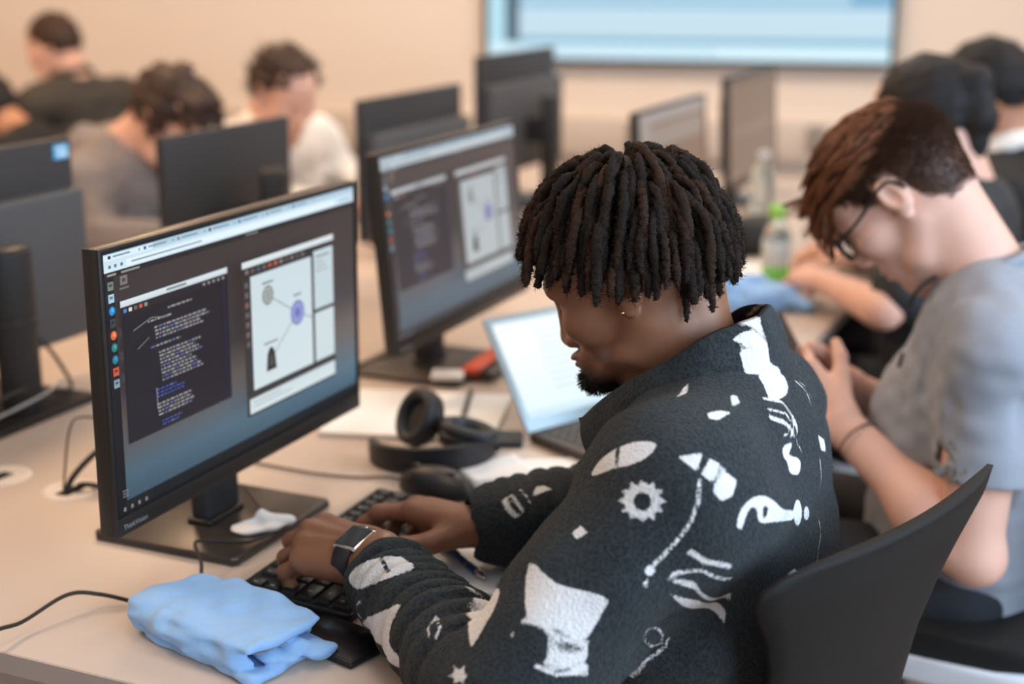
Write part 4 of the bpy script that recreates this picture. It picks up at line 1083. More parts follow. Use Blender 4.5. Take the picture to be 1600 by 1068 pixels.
([(-0.3604,1.1558,0.9002),(-0.3395,1.173,0.8937),(-0.3254,1.2486,0.8536),(-0.3276,1.2558,0.8406),(-0.3402,1.1762,0.8852)],0,None),
([(-0.3581,1.1602,0.8833),(-0.3407,1.1902,0.8679),(-0.33,1.2517,0.8313),(-0.3302,1.2477,0.8221),(-0.3492,1.2097,0.8497)],0,None),
([(-0.4835,1.1282,0.9042),(-0.4757,1.1246,0.9057),(-0.4634,1.1172,0.9011),(-0.4506,1.1132,0.8964),(-0.435,1.1139,0.8941),(-0.4174,1.1167,0.892),(-0.4057,1.1188,0.8892),(-0.4023,1.1192,0.8859),(-0.4037,1.1179,0.8823),(-0.4065,1.1157,0.8773),(-0.4098,1.1122,0.8687),(-0.4141,1.1065,0.8588),(-0.4192,1.1009,0.8534),(-0.4255,1.0968,0.8548),(-0.4334,1.0939,0.8598),(-0.4415,1.0918,0.8639),(-0.4504,1.0889,0.8649),(-0.4602,1.0869,0.8651),(-0.4683,1.0893,0.8687),(-0.476,1.1011,0.8794),(-0.4831,1.1193,0.8936)],0,None),
([(-0.4727,1.0882,0.8666),(-0.44,1.0881,0.8561),(-0.4162,1.1016,0.8472)],0,0.0013),
([(-0.4435,1.0812,0.8444),(-0.4168,1.0996,0.8381)],0,0.0021),
([(-0.4452,1.0777,0.8358),(-0.4153,1.1002,0.8265)],0,0.0024),
([(-0.4531,1.0733,0.8329),(-0.4365,1.0802,0.8256),(-0.4151,1.0999,0.8217)],0,0.0016),
([(-0.4773,1.0814,0.8555),(-0.4773,1.0811,0.8551),(-0.4774,1.0809,0.8546),(-0.4777,1.0806,0.8542),(-0.4781,1.0805,0.8538),(-0.4786,1.0804,0.8535),(-0.4792,1.0803,0.8534),(-0.4798,1.0804,0.8533),(-0.4804,1.0805,0.8533),(-0.481,1.0807,0.8535),(-0.4814,1.081,0.8538),(-0.4818,1.0813,0.8541),(-0.482,1.0815,0.8545),(-0.4821,1.0818,0.855),(-0.4819,1.0821,0.8555),(-0.4817,1.0823,0.8559),(-0.4813,1.0825,0.8563),(-0.4807,1.0826,0.8566),(-0.4802,1.0826,0.8568),(-0.4796,1.0825,0.8568),(-0.4789,1.0824,0.8568),(-0.4784,1.0822,0.8566),(-0.4779,1.082,0.8563),(-0.4775,1.0817,0.856)],0,None),
([(-0.5228,1.0838,0.8353),(-0.5277,1.092,0.8378),(-0.5358,1.1077,0.84),(-0.5506,1.1397,0.8322),(-0.556,1.1554,0.8299),(-0.5555,1.1614,0.8317),(-0.554,1.168,0.8334),(-0.5608,1.1982,0.8258),(-0.5132,1.1262,0.8744),(-0.5097,1.12,0.8739),(-0.5082,1.112,0.87),(-0.5077,1.1051,0.8658),(-0.5084,1.1006,0.862),(-0.5102,1.0972,0.8576),(-0.5122,1.0941,0.8529),(-0.5143,1.0905,0.8476),(-0.5164,1.0864,0.842),(-0.5182,1.0834,0.8381),(-0.5194,1.0816,0.8358),(-0.5206,1.0813,0.8347)],0,None),
([(-0.7337,1.2255,0.8038),(-0.7332,1.2272,0.8078),(-0.7298,1.2281,0.8128),(-0.725,1.229,0.8175),(-0.7188,1.2308,0.8216),(-0.7046,1.2216,0.8312),(-0.6977,1.2246,0.8337),(-0.6916,1.2284,0.8349),(-0.6856,1.2327,0.8351),(-0.6795,1.2354,0.8345),(-0.6665,1.2269,0.8373),(-0.6525,1.2156,0.8398),(-0.6473,1.2121,0.8381),(-0.6481,1.2075,0.8366),(-0.653,1.2019,0.8349),(-0.659,1.1973,0.8327),(-0.6655,1.1932,0.83),(-0.6744,1.1911,0.826),(-0.6891,1.2012,0.8162),(-0.6956,1.1993,0.8128),(-0.7025,1.1992,0.8088),(-0.7134,1.208,0.8025),(-0.7261,1.2214,0.7972),(-0.7314,1.224,0.8)],0,None),
([(-0.6974,1.2256,0.8345),(-0.6928,1.2274,0.8345),(-0.6664,1.1981,0.8347),(-0.6714,1.1972,0.8323)],1,None),
([(-0.6999,1.1969,0.7742),(-0.6933,1.1916,0.781),(-0.6812,1.1807,0.7902),(-0.6681,1.1699,0.7998),(-0.6584,1.1691,0.8065),(-0.6427,1.1603,0.8183),(-0.6359,1.1596,0.8214),(-0.6355,1.1579,0.8185),(-0.639,1.1558,0.8116),(-0.6418,1.1537,0.8046),(-0.6435,1.1524,0.7982),(-0.6442,1.1501,0.7918),(-0.6392,1.1411,0.7889),(-0.6312,1.1344,0.783),(-0.62,1.1253,0.7778),(-0.6127,1.116,0.7772),(-0.6277,1.134,0.7668),(-0.6396,1.1388,0.7686),(-0.7034,1.2016,0.7659)],0,None),
([(-0.5784,1.111,0.8185),(-0.5865,1.1256,0.8236),(-0.5834,1.1354,0.8284),(-0.5708,1.1188,0.827),(-0.5721,1.1112,0.8189)],0,0.0011),
([(-0.5114,1.0603,0.8178),(-0.5128,1.0601,0.8169),(-0.516,1.0603,0.8154),(-0.5182,1.0602,0.8137),(-0.5175,1.0589,0.812),(-0.5158,1.0573,0.8102),(-0.5154,1.0565,0.809),(-0.5171,1.0573,0.8092),(-0.5201,1.0589,0.81),(-0.5229,1.0602,0.8101),(-0.5251,1.0603,0.8083),(-0.5271,1.0599,0.8057),(-0.5286,1.06,0.8044),(-0.5288,1.0607,0.8057),(-0.5284,1.0619,0.8082),(-0.5291,1.0632,0.8099),(-0.532,1.0648,0.8098),(-0.5361,1.0666,0.8088),(-0.5382,1.0678,0.8084),(-0.5365,1.0676,0.8097),(-0.5329,1.0666,0.8117),(-0.5306,1.0665,0.8135),(-0.5314,1.0682,0.8149),(-0.5337,1.0708,0.8163),(-0.5345,1.0722,0.8171),(-0.5323,1.0708,0.8173),(-0.5288,1.0681,0.817),(-0.5258,1.0664,0.8172),(-0.5237,1.0665,0.8188),(-0.5219,1.0674,0.8211),(-0.5206,1.0677,0.8222),(-0.5202,1.0666,0.8211),(-0.5203,1.0648,0.8189),(-0.5196,1.0632,0.8174),(-0.5168,1.062,0.8173),(-0.5132,1.0609,0.8179)],0,None),
([(-0.3775,1.2023,0.8182),(-0.3817,1.2132,0.8083),(-0.3845,1.2145,0.8038),(-0.3875,1.2125,0.8022),(-0.3806,1.1787,0.8192),(-0.3821,1.1721,0.8237),(-0.3836,1.1688,0.8281),(-0.3835,1.1655,0.8337),(-0.3779,1.1509,0.8454),(-0.3758,1.1516,0.8486),(-0.3742,1.1574,0.8481),(-0.3782,1.182,0.8363),(-0.3766,1.1882,0.8321),(-0.3756,1.1933,0.8267),(-0.3775,1.2023,0.8182)],0,0.0011),
([(-0.3757,1.2182,0.8107),(-0.3808,1.2194,0.7984),(-0.3987,1.2127,0.7835),(-0.4144,1.2195,0.7607)],0,0.0013),
([(-0.704,1.1972,0.7771),(-0.7135,1.2057,0.7831),(-0.7004,1.1956,0.7975)],0,0.0011),
([(-0.2808,1.4125,0.9423),(-0.2779,1.4105,0.8776),(-0.2694,1.369,0.8212)],0,0.0007),
([(-0.2845,1.3349,0.8478),(-0.2805,1.3204,0.8166)],0,0.0025),
([(-0.3028,1.2795,0.8157),(-0.2907,1.2905,0.8125)],0,0.0019),
([(-0.2996,1.3266,0.9801),(-0.2987,1.334,0.9801),(-0.2972,1.3437,0.9789),(-0.2961,1.3492,0.9771),(-0.2957,1.3453,0.975),(-0.2956,1.3363,0.9725),(-0.2951,1.3316,0.9701),(-0.2939,1.3347,0.968),(-0.2924,1.3421,0.9658),(-0.291,1.3485,0.9634),(-0.2899,1.3522,0.9608),(-0.2888,1.3545,0.9581),(-0.2879,1.3546,0.9556),(-0.2871,1.352,0.9528),(-0.2867,1.3475,0.9499),(-0.2868,1.3427,0.9486),(-0.2877,1.3359,0.9497),(-0.2892,1.3284,0.9523),(-0.2906,1.3232,0.9552),(-0.2918,1.322,0.9585),(-0.2931,1.3229,0.9622),(-0.2943,1.3234,0.9656),(-0.2956,1.322,0.9684),(-0.2968,1.32,0.9711),(-0.2979,1.3193,0.9736),(-0.2988,1.3204,0.9762),(-0.2995,1.3227,0.9787)],0,None),
([(-0.3256,1.3458,1.0206),(-0.3133,1.3696,1.0118),(-0.3009,1.3678,0.9984),(-0.2957,1.3667,0.9847)],0,0.0019),
([(-0.3182,1.3344,1.0139),(-0.3065,1.3576,1.0043),(-0.2982,1.3622,0.9912)],0,0.0014),
([(-0.3139,1.3271,1.0079),(-0.3041,1.3458,0.9986),(-0.2977,1.3568,0.9867)],0,0.0022),
([(-0.3026,1.3326,0.9898),(-0.2967,1.3577,0.9829),(-0.2893,1.3692,0.9607)],0,0.0011),
([(-0.2857,1.419,0.9656),(-0.2827,1.438,0.9552),(-0.2803,1.4389,0.9417),(-0.2815,1.4204,0.9493)],0,None),
([(-0.3656,1.3674,1.0697),(-0.3643,1.3705,1.0723),(-0.3608,1.3761,1.0754),(-0.3571,1.3813,1.0771),(-0.3533,1.3857,1.0771),(-0.349,1.3902,1.0757),(-0.3453,1.3935,1.0733),(-0.3421,1.3949,1.0697),(-0.3394,1.3953,1.0648),(-0.3372,1.3958,1.0596),(-0.3354,1.3965,1.0535),(-0.3338,1.3963,1.0469),(-0.3332,1.3946,1.0426),(-0.3343,1.3906,1.041),(-0.3365,1.3856,1.0414),(-0.3388,1.3821,1.0433),(-0.3406,1.3813,1.0476),(-0.3425,1.3815,1.0537),(-0.3449,1.3809,1.0587),(-0.3483,1.3784,1.062),(-0.3523,1.3753,1.0643),(-0.3561,1.3726,1.0662),(-0.36,1.37,1.0675),(-0.3639,1.3675,1.0684)],0,None),
([(-0.3584,1.3661,1.0609),(-0.3472,1.3806,1.063),(-0.3356,1.3894,1.0436),(-0.338,1.3776,1.0353),(-0.3481,1.3605,1.0394)],0,None),
([(-0.3537,1.408,1.0872),(-0.3472,1.4014,1.0837),(-0.3427,1.3999,1.0751),(-0.3393,1.3982,1.0676),(-0.337,1.3975,1.0611),(-0.3356,1.3968,1.0551),(-0.3355,1.3959,1.0531),(-0.3369,1.395,1.0575),(-0.3399,1.3951,1.0657),(-0.3435,1.3954,1.0723),(-0.3476,1.3934,1.0766),(-0.3522,1.3901,1.0801),(-0.3563,1.387,1.0825),(-0.3606,1.3835,1.0835),(-0.3651,1.3817,1.083),(-0.3669,1.3831,1.083),(-0.3974,1.5162,1.0529),(-0.3866,1.5088,1.0604)],0,None),
([(-0.3389,1.3754,1.0358),(-0.3369,1.3828,1.0384),(-0.333,1.3933,1.0402),(-0.3294,1.4032,1.0389),(-0.3263,1.412,1.0327),(-0.3222,1.4155,1.0246),(-0.3179,1.4105,1.0196),(-0.3154,1.4041,1.0166),(-0.3141,1.3959,1.0144),(-0.3141,1.387,1.0135),(-0.3153,1.3752,1.0138),(-0.3178,1.3621,1.0153),(-0.3206,1.3548,1.0173),(-0.324,1.356,1.02),(-0.3278,1.3614,1.0238),(-0.3311,1.366,1.0275),(-0.3343,1.3679,1.0308),(-0.3374,1.3701,1.0338)],0,None),
([(-0.3158,1.4315,1.018),(-0.3042,1.4401,1.0037),(-0.2979,1.4342,0.9939)],0,0.0011),
([(-0.3119,1.4427,1.0128),(-0.3045,1.4718,0.9879)],0,0.0008),
([(-0.3543,1.2451,1.0309),(-0.3462,1.2605,1.0302),(-0.3378,1.2687,1.0269),(-0.3428,1.2433,1.0261),(-0.3498,1.2383,1.028)],0,None),
([(-0.3502,1.3099,1.0305),(-0.3472,1.3195,1.03),(-0.3389,1.305,1.0262),(-0.3403,1.2823,1.0282)],0,None),
([(-0.389,1.2567,1.0363),(-0.3974,1.3084,1.033),(-0.3943,1.3188,1.0356),(-0.3889,1.2925,1.0334)],0,None),
([(-0.6442,1.4313,0.8351),(-0.6276,1.4246,0.8193)],0,0.0016),
([(-0.6381,1.4387,0.8376),(-0.6235,1.4345,0.8239)],0,0.0016),
([(-0.6358,1.4549,0.8399),(-0.6193,1.4465,0.8295)],0,0.0013),
([(-0.621,1.4563,0.8342),(-0.6034,1.4778,0.837),(-0.6149,1.4744,0.8414),(-0.6221,1.471,0.8398)],0,None),
([(-0.4494,1.1463,0.9329),(-0.4424,1.1509,0.9396),(-0.4334,1.1448,0.9362),(-0.4424,1.1412,0.9301)],0,None)]
def fleece_mat(name, dark, white):
    m = bpy.data.materials.new(name); m.use_nodes = True; nt = m.node_tree; b = nt.nodes['Principled BSDF']
    b.inputs['Roughness'].default_value = 0.95; b.inputs['Specular IOR Level'].default_value = 0.1
    b.inputs['Sheen Weight'].default_value = 0.08; b.inputs['Sheen Roughness'].default_value = 0.5
    tc = nd(nt, 'ShaderNodeTexCoord')
    n1 = nd(nt, 'ShaderNodeTexNoise', Scale=420.0, Detail=4.0, Roughness=0.7); n2 = nd(nt, 'ShaderNodeTexVoronoi', Scale=300.0, feature='SMOOTH_F1')
    for n in (n1, n2): nt.links.new(tc.outputs['Object'], n.inputs['Vector'])
    at = nd(nt, 'ShaderNodeAttribute', attribute_name='print')
    ma = nd(nt, 'ShaderNodeMath', operation='MULTIPLY_ADD'); nt.links.new(n1.outputs['Fac'], ma.inputs[0]); ma.inputs[1].default_value = 0.0035; nt.links.new(at.outputs['Fac'], ma.inputs[2])
    mr = nd(nt, 'ShaderNodeMapRange'); mr.inputs['From Min'].default_value = 0.0010; mr.inputs['From Max'].default_value = 0.0026; mr.inputs['To Min'].default_value = 1; mr.inputs['To Max'].default_value = 0
    nt.links.new(ma.outputs[0], mr.inputs['Value'])
    d2 = nd(nt, 'ShaderNodeMix', data_type='RGBA'); d2.inputs['A'].default_value = (*dark, 1); d2.inputs['B'].default_value = (*[x*2.6 for x in dark], 1); vm = nd(nt, 'ShaderNodeMapRange'); vm.inputs['From Max'].default_value = 0.6; nt.links.new(n2.outputs['Distance'], vm.inputs['Value']); nt.links.new(vm.outputs['Result'], d2.inputs['Factor'])
    mx = nd(nt, 'ShaderNodeMix', data_type='RGBA'); nt.links.new(mr.outputs['Result'], mx.inputs['Factor']); nt.links.new(d2.outputs['Result'], mx.inputs['A']); mx.inputs['B'].default_value = (*white, 1)
    nt.links.new(mx.outputs['Result'], b.inputs['Base Color'])
    ad = nd(nt, 'ShaderNodeMath', operation='MULTIPLY_ADD'); nt.links.new(n2.outputs['Distance'], ad.inputs[0]); ad.inputs[1].default_value = -0.8; nt.links.new(n1.outputs['Fac'], ad.inputs[2])
    bp = nd(nt, 'ShaderNodeBump', Strength=0.8, Distance=0.003); nt.links.new(ad.outputs[0], bp.inputs['Height']); nt.links.new(bp.outputs['Normal'], b.inputs['Normal'])
    return m
M['fleece'] = fleece_mat('fleece_print', (0.014, 0.017, 0.019), (0.80, 0.79, 0.78))
jme = np_mesh('fleece_jacket', rel(jm, P1O), jf); attr(jme, 'print', motif_field(jm, MOTIFS))
jacket = link('fleece_jacket', jme, M['fleece'], p1)
# pile of the fleece: short hairs standing off the cloth
rs_ = np.random.RandomState(3); prv = motif_field(jm, MOTIFS)
pick = rs_.randint(0, len(jf), 60000); wts = rs_.dirichlet((1, 1, 1, 1), len(pick)); q4 = jf[pick]
rp = (jm[q4]*wts[:, :, None]).sum(1); pn = np.cross(jm[q4[:, 2]]-jm[q4[:, 0]], jm[q4[:, 3]]-jm[q4[:, 1]]); pn /= np.linalg.norm(pn, axis=1)[:, None]+1e-12
rpv = (prv[q4]*wts).sum(1); keep = rp[:, 2] > 0.60; rp, pn, rpv = rp[keep], pn[keep], rpv[keep]
tipd = pn+rs_.normal(size=rp.shape)*0.65; tipd /= np.linalg.norm(tipd, axis=1)[:, None]; ln_ = rs_.uniform(0.0012, 0.0032, len(rp))[:, None]
a3 = np.cross(tipd, V3(0.3, 0.5, 0.81)); a3 /= np.linalg.norm(a3, axis=1)[:, None]+1e-9; b3 = np.cross(tipd, a3); rr_ = 0.00034
base = rp-pn*0.0004-P1O
PV = np.stack([base+a3*rr_, base-a3*0.5*rr_+b3*0.87*rr_, base-a3*0.5*rr_-b3*0.87*rr_, base+tipd*ln_], 1).reshape(-1, 3)
k4 = np.arange(len(rp))[:, None]*4; PF = np.concatenate([k4+[0, 1, 3], k4+[1, 2, 3], k4+[2, 0, 3]])
pme = np_mesh('fleece_pile', PV, PF); attr(pme, 'print', np.repeat(rpv, 4))
tag(link('fleece_pile', pme, M['fleece'], jacket), kind='stuff')
# stand-up collar, unzipped at the front
ct = [(-0.350, 1.432, 1.088), (-0.352, 1.405, 1.087), (-0.367, 1.383, 1.083), (-0.393, 1.36, 1.072), (-0.423, 1.349, 1.050), (-0.466, 1.348, 1.022), (-0.497, 1.360, 0.995), (-0.530, 1.383, 0.962)]
cb = [(-0.328, 1.432, 1.012), (-0.335, 1.395, 1.015), (-0.356, 1.358, 1.018), (-0.385, 1.332, 1.010), (-0.415, 1.322, 0.992), (-0.447, 1.326, 0.968), (-0.478, 1.342, 0.942), (-0.508, 1.372, 0.918)]
def collar():
    sub = 6
    def full(c):
        l = catmull(c, sub); r = [Vector((p.x, 2*1.432-p.y, p.z)) for p in l]
        return r[::-1][:-1]+l
    T, B = full(ct), full(cb); n = len(T); rows = 12
    mid = Vector((-0.43, 1.432, 1.0)); out, inn = [], []
    for i in range(n):
        ro, ri = [], []
        for j in range(rows+1):
            t = j/rows; p = B[i].lerp(T[i], t); o = Vector((p.x-mid.x, p.y-mid.y, 0)).normalized()
            bul = 0.007*math.sin(PI*t)+0.0025*mnoise.noise(p*40)
            ro.append(p+o*(bul+0.0035*(1 if 0 < j else 0.3))); ri.append(p+o*(bul-0.0035))
        out.append(ro); inn.append(ri)
    V, F_ = [], []
    idx = lambda s, i, j: (s*n+i)*(rows+1)+j
    for s in (out, inn):
        for r in s: V += [tuple(p) for p in r]
    for i in range(n-1):
        for j in range(rows):
            F_.append((idx(0, i, j), idx(0, i+1, j), idx(0, i+1, j+1), idx(0, i, j+1))); F_.append((idx(1, i, j), idx(1, i, j+1), idx(1, i+1, j+1), idx(1, i+1, j)))
        F_.append((idx(0, i, rows), idx(0, i+1, rows), idx(1, i+1, rows), idx(1, i, rows)))
    for i in (0, n-1):
        for j in range(rows): F_.append((idx(0, i, j), idx(0, i, j+1), idx(1, i, j+1), idx(1, i, j)))
    return np.array(V), np.array(F_), T, B
colv, colf, colT, colB = collar()
cme = np_mesh('collar', rel(colv, P1O), colf); attr(cme, 'print', motif_field(colv, MOTIFS))
bm_ = bmesh.new(); bm_.from_mesh(cme); bmesh.ops.recalc_face_normals(bm_, faces=bm_.faces); bm_.to_mesh(cme); bm_.free()
col_o = link('collar', cme, M['fleece'], jacket)
# zip tape with teeth along both front edges
M['zip'] = mat('zip_teeth', (0.03, 0.03, 0.032), 0.35, metal=0.5, var=0.1)
zp = MB()
for T, B in ((colT[-1], colB[-1]), (colT[0], colB[0])):
    dn = (B-T)
    for i in range(26):
        p = T+dn*(i/22.0)-Vector(P1O)+Vector((-0.003, 0, 0)); zp.box((0, 0, 0), (0.0042, 0.0030, 0.0017), M=Matrix.Translation(p) @ dn.to_track_quat('Z', 'X').to_matrix().to_4x4())
zp.build('zip', M['zip'], jacket)
# trousers
tr_ = Vol((-1.0, 1.16, 0.05), (-0.28, 1.70, 0.66), 0.008)
tr_.rc((-0.44, 1.38, 0.535), (-0.44, 1.48, 0.535), 0.11, 0.11, 0.04)
for sy in (-1, 1): tr_.chain([(-0.44, 1.43+sy*0.09, 0.53), (-0.84, 1.43+sy*0.13, 0.535), (-0.80, 1.43+sy*0.14, 0.12)], [0.10, 0.078, 0.062], 0.03)
tv2, tf2 = tr_.mesh()
M['denim_dark'] = mat('dark_denim', (0.016, 0.018, 0.024), 0.85, var=0.15, bump=0.2, bscale=900)
link('trousers', np_mesh('trousers', rel(tv2, P1O), tf2), M['denim_dark'], p1)
M['shoe'] = mat('shoe_black', (0.02, 0.02, 0.02), 0.6)
for sy in (-1, 1):
    sv_ = Vol((-1.0, 1.15, -0.02), (-0.68, 1.72, 0.16), 0.006); y = 1.43+sy*0.145
    sv_.rc((-0.80, y, 0.050), (-0.93, y+sy*0.01, 0.034), 0.048, 0.034, 0.02); sv_.rc((-0.80, y, 0.05), (-0.80, y, 0.11), 0.045, 0.045, 0.02); sv_.cut((0, 0, 0.001), (0, 0, -1))
    a_, b_ = sv_.mesh(); link('shoe', np_mesh('shoe', rel(a_, P1O), b_), M['shoe'], p1)
# ---- wristwatch: worn on the left wrist
M['watch_glass'] = mat('watch_glass', (0.012, 0.012, 0.013), 0.3, var=0, coat=0.2)
wt = empty('wristwatch', tuple(LW), 0, 'square steel wristwatch with a dark face on the typing wrist', 'watch')
wR = Matrix(np.column_stack([LRm[:, 0], LRm[:, 1], LRm[:, 2]]).tolist()).to_4x4()
wM = wR @ Matrix.Translation((0.016, 0.003, 0.0205))
MB().box((0, 0, 0), (0.034, 0.039, 0.008), 0.003, 3, M=wM).build('case', M['chrome'], wt)
MB().box((0, 0, 0.0042), (0.028, 0.033, 0.0012), 0.0004, 1, M=wM).build('dial', M['watch_glass'], wt)
cr = MB(); cr.box((0.0, -0.021, 0), (0.004, 0.004, 0.004), 0.001, 2, M=wM); cr.build('crown', M['chrome'], wt)
st = MB(); ring = []
for i in range(33):
    a = math.radians(118)+math.radians(304)*i/32
    for w_ in (-0.011, 0.011):
        ring.append(wR @ Vector((0.016+w_, 0.003+0.0335*math.cos(a), 0.0265*math.sin(a)-0.001)))
vv_ = [st.bm.verts.new(p) for p in ring]
for i in range(32): st.bm.faces.new([vv_[2*i], vv_[2*i+1], vv_[2*i+3], vv_[2*i+2]])
sto = st.build('strap', M['black_matte'], wt, smooth_on=True)
so = sto.modifiers.new('s', 'SOLIDIFY'); so.thickness = 0.002; so.offset = 1
# ================================================================== things on the desk
rnd = random.Random(21)
def cable(name, pts, r, m, label, parent=None):
    o = MB().tube(pts, r, 8, 8).build(name, m, None, smooth_on=True)
    return tag(o, label, 'cable')
Z0 = DZ
# ---- keyboard
def key_mat():
    m = mat('key_black', (0.012, 0.011, 0.011), 0.5, var=0.1, bump=0.05, bscale=900); nt = m.node_tree; b = nt.nodes['Principled BSDF']
    tc = nd(nt, 'ShaderNodeTexCoord'); sx = nd(nt, 'ShaderNodeSeparateXYZ'); nt.links.new(tc.outputs['Object'], sx.inputs[0])
    oi = nd(nt, 'ShaderNodeObjectInfo'); mp = nd(nt, 'ShaderNodeVectorMath', operation='ADD'); nt.links.new(tc.outputs['Object'], mp.inputs[0]); nt.links.new(oi.outputs['Location'], mp.inputs[1])
    nz = nd(nt, 'ShaderNodeTexNoise', Scale=900.0, Detail=0.0); nt.links.new(mp.outputs[0], nz.inputs['Vector'])
    def lt(sock, off, lim):
        a = nd(nt, 'ShaderNodeMath', operation='SUBTRACT'); nt.links.new(sock, a.inputs[0]); a.inputs[1].default_value = off
        c = nd(nt, 'ShaderNodeMath', operation='COMPARE'); nt.links.new(a.outputs[0], c.inputs[0]); c.inputs[1].default_value = 0; c.inputs[2].default_value = lim; return c
    A, B = lt(sx.outputs['X'], -0.002, 0.0021), lt(sx.outputs['Y'], 0.0012, 0.0026)
    g_ = nd(nt, 'ShaderNodeMath', operation='GREATER_THAN'); nt.links.new(nz.outputs['Fac'], g_.inputs[0]); g_.inputs[1].default_value = 0.52
    m1 = nd(nt, 'ShaderNodeMath', operation='MULTIPLY'); nt.links.new(A.outputs[0], m1.inputs[0]); nt.links.new(B.outputs[0], m1.inputs[1])
    m2 = nd(nt, 'ShaderNodeMath', operation='MULTIPLY'); nt.links.new(m1.outputs[0], m2.inputs[0]); nt.links.new(g_.outputs[0], m2.inputs[1])
    mx = nd(nt, 'ShaderNodeMix', data_type='RGBA'); src = b.inputs['Base Color'].links[0].from_socket
    nt.links.new(src, mx.inputs['A']); mx.inputs['B'].default_value = (0.42, 0.40, 0.38, 1); nt.links.new(m2.outputs[0], mx.inputs['Factor']); nt.links.new(mx.outputs['Result'], b.inputs['Base Color'])
    return m
M['key'] = key_mat()
def keycap(w, d, h):
    b = MB(); t = 0.0016
    P = [(-w/2, -d/2, 0), (w/2, -d/2, 0), (w/2, d/2, 0), (-w/2, d/2, 0), (-w/2+t, -d/2+t, h), (w/2-t, -d/2+t, h), (w/2-t, d/2-t*0.6, h), (-w/2+t, d/2-t*0.6, h)]
    b.poly(P, [(3, 2, 1, 0), (4, 5, 6, 7), (0, 1, 5, 4), (1, 2, 6, 5), (2, 3, 7, 6), (3, 0, 4, 7)])
    bmesh.ops.bevel(b.bm, geom=[e for e in b.bm.edges if all(v.co.z > h*0.5 for v in e.verts)], offset=0.0007, segments=1, affect='EDGES')
    return b.mesh('key', False, 0.7)
def keyboard(loc, rz, L, D, rows, label, tilt=0.055, h=0.016, keyh=0.0042):
    t = empty('keyboard', loc, rz, label, 'keyboard')
    T = Matrix.Translation((0, 0, h*0.62+0.0005)) @ Matrix.Rotation(tilt, 4, 'X')
    MB().box((0, 0, 0), (L, D, h*0.75), 0.0035, 3, M=T).build('case', M['black'], t)
    pitch = (L-0.014)/16.0; dp = (D-0.016)/len(rows); cache = {}
    for j, row in enumerate(rows):
        x = -L/2+0.007
        for wk in row:
            w_ = abs(wk)*pitch
            if wk > 0:
                k_ = round(wk, 2)
                if k_ not in cache:
                    cache[k_] = keycap(w_-0.0022, dp-0.0024, keyh); cache[k_].materials.append(M['key'])
                o = bpy.data.objects.new('key', cache[k_]); COL.objects.link(o); o.parent = t
                o.matrix_local = T @ Matrix.Translation((x+w_/2, D/2-0.008-dp*(j+0.5), h*0.375))
            x += w_
    return t
KROWS = [[1, -0.5, 1, 1, 1, 1, -0.25, 1, 1, 1, 1, -0.25, 1, 1, 1, 1, 1, 1], [1]*13+[2, 1], [1.5]+[1]*12+[1.5, 1], [1.75]+[1]*11+[2.25, 1], [2.25]+[1]*10+[1.75, 1, 1], [1.25, 1.25, 1.25, 5.75, 1.25, 1.25, 1.0, 1, 1, 1]]
kb = keyboard((-0.832, 1.432, Z0), PI/2+0.02, 0.345, 0.150, KROWS, 'black compact keyboard under the typing hands')
# ---- mouse
mv = Vol((-0.075, -0.045, -0.002), (0.075, 0.045, 0.05), 0.002)
mv.ell((0, 0, 0.006), (0.060, 0.034, 0.030), 0.008); mv.cut((0, 0, 0.0006), (0, 0, -1))
a_, b_ = mv.mesh()
ms = empty('mouse', (-0.853, 1.668, Z0), math.radians(172), 'black computer mouse between the keyboard and headphones', 'mouse')
link('shell', np_mesh('shell', a_, b_), M['black'], ms)
MB().lathe([(0.0085, -0.004), (0.0095, -0.002), (0.0095, 0.002), (0.0085, 0.004)], 18, M=Matrix.Translation((0.034, 0, 0.0260)) @ Matrix.Rotation(PI/2, 4, 'X')).build('wheel', M['rubber'], ms)
MB().box((0.036, 0, 0.0295), (0.040, 0.0012, 0.004)).build('button_gap', M['dark_hole'], ms)
MB().box((-0.02, 0, 0.0345), (0.02, 0.012, 0.0008), 0.0003).build('badge', M['back_grey'], ms)
# ---- phone under the keyboard edge
ph = empty('phone', (-0.765, 1.222, Z0), math.radians(-14), 'black glossy phone lying between the keyboard and folded cloth', 'phone')
MB().box((0, 0, 0.0045), (0.150, 0.072, 0.008), 0.003, 3).build('case', M['black'], ph)
MB().box((0, 0, 0.0087), (0.144, 0.066, 0.0006), 0.0002).build('glass', M['watch_glass'], ph)
# ---- papers
def sheet(loc, rz, w, l, m, label, name='paper_sheet', curl=0.003, t=0.0008, seed=0):
    n = 10; b = MB(); g = []
    for i in range(n+1):
        row = []
        for j in range(n+1):
            u, v = i/n-0.5, j/n-0.5
            z = t+curl*(mnoise.noise(Vector((u*2.2+seed, v*2.2, seed)))*0.5+0.5)*(0.4+2*(u*u+v*v))
            row.append(b.bm.verts.new((u*w, v*l, z)))
        g.append(row)
    for i in range(n):
        for j in range(n): b.bm.faces.new([g[i][j], g[i+1][j], g[i+1][j+1], g[i][j+1]])
    o = b.build(name, m, None, loc, (0, 0, rz), smooth_on=True)
    so = o.modifiers.new('thick', 'SOLIDIFY'); so.thickness = 0.0004
    return tag(o, label, 'paper')
sheet((-0.765, 1.79, Z0), math.radians(28), 0.20, 0.105, M['paper'], 'white paper sheet lying in front of the open laptop', seed=1)
sheet((-0.815, 1.775, Z0+0.0035), math.radians(48), 0.10, 0.09, M['paper'], 'small white paper slip on the sheet beside the headphones', seed=2)
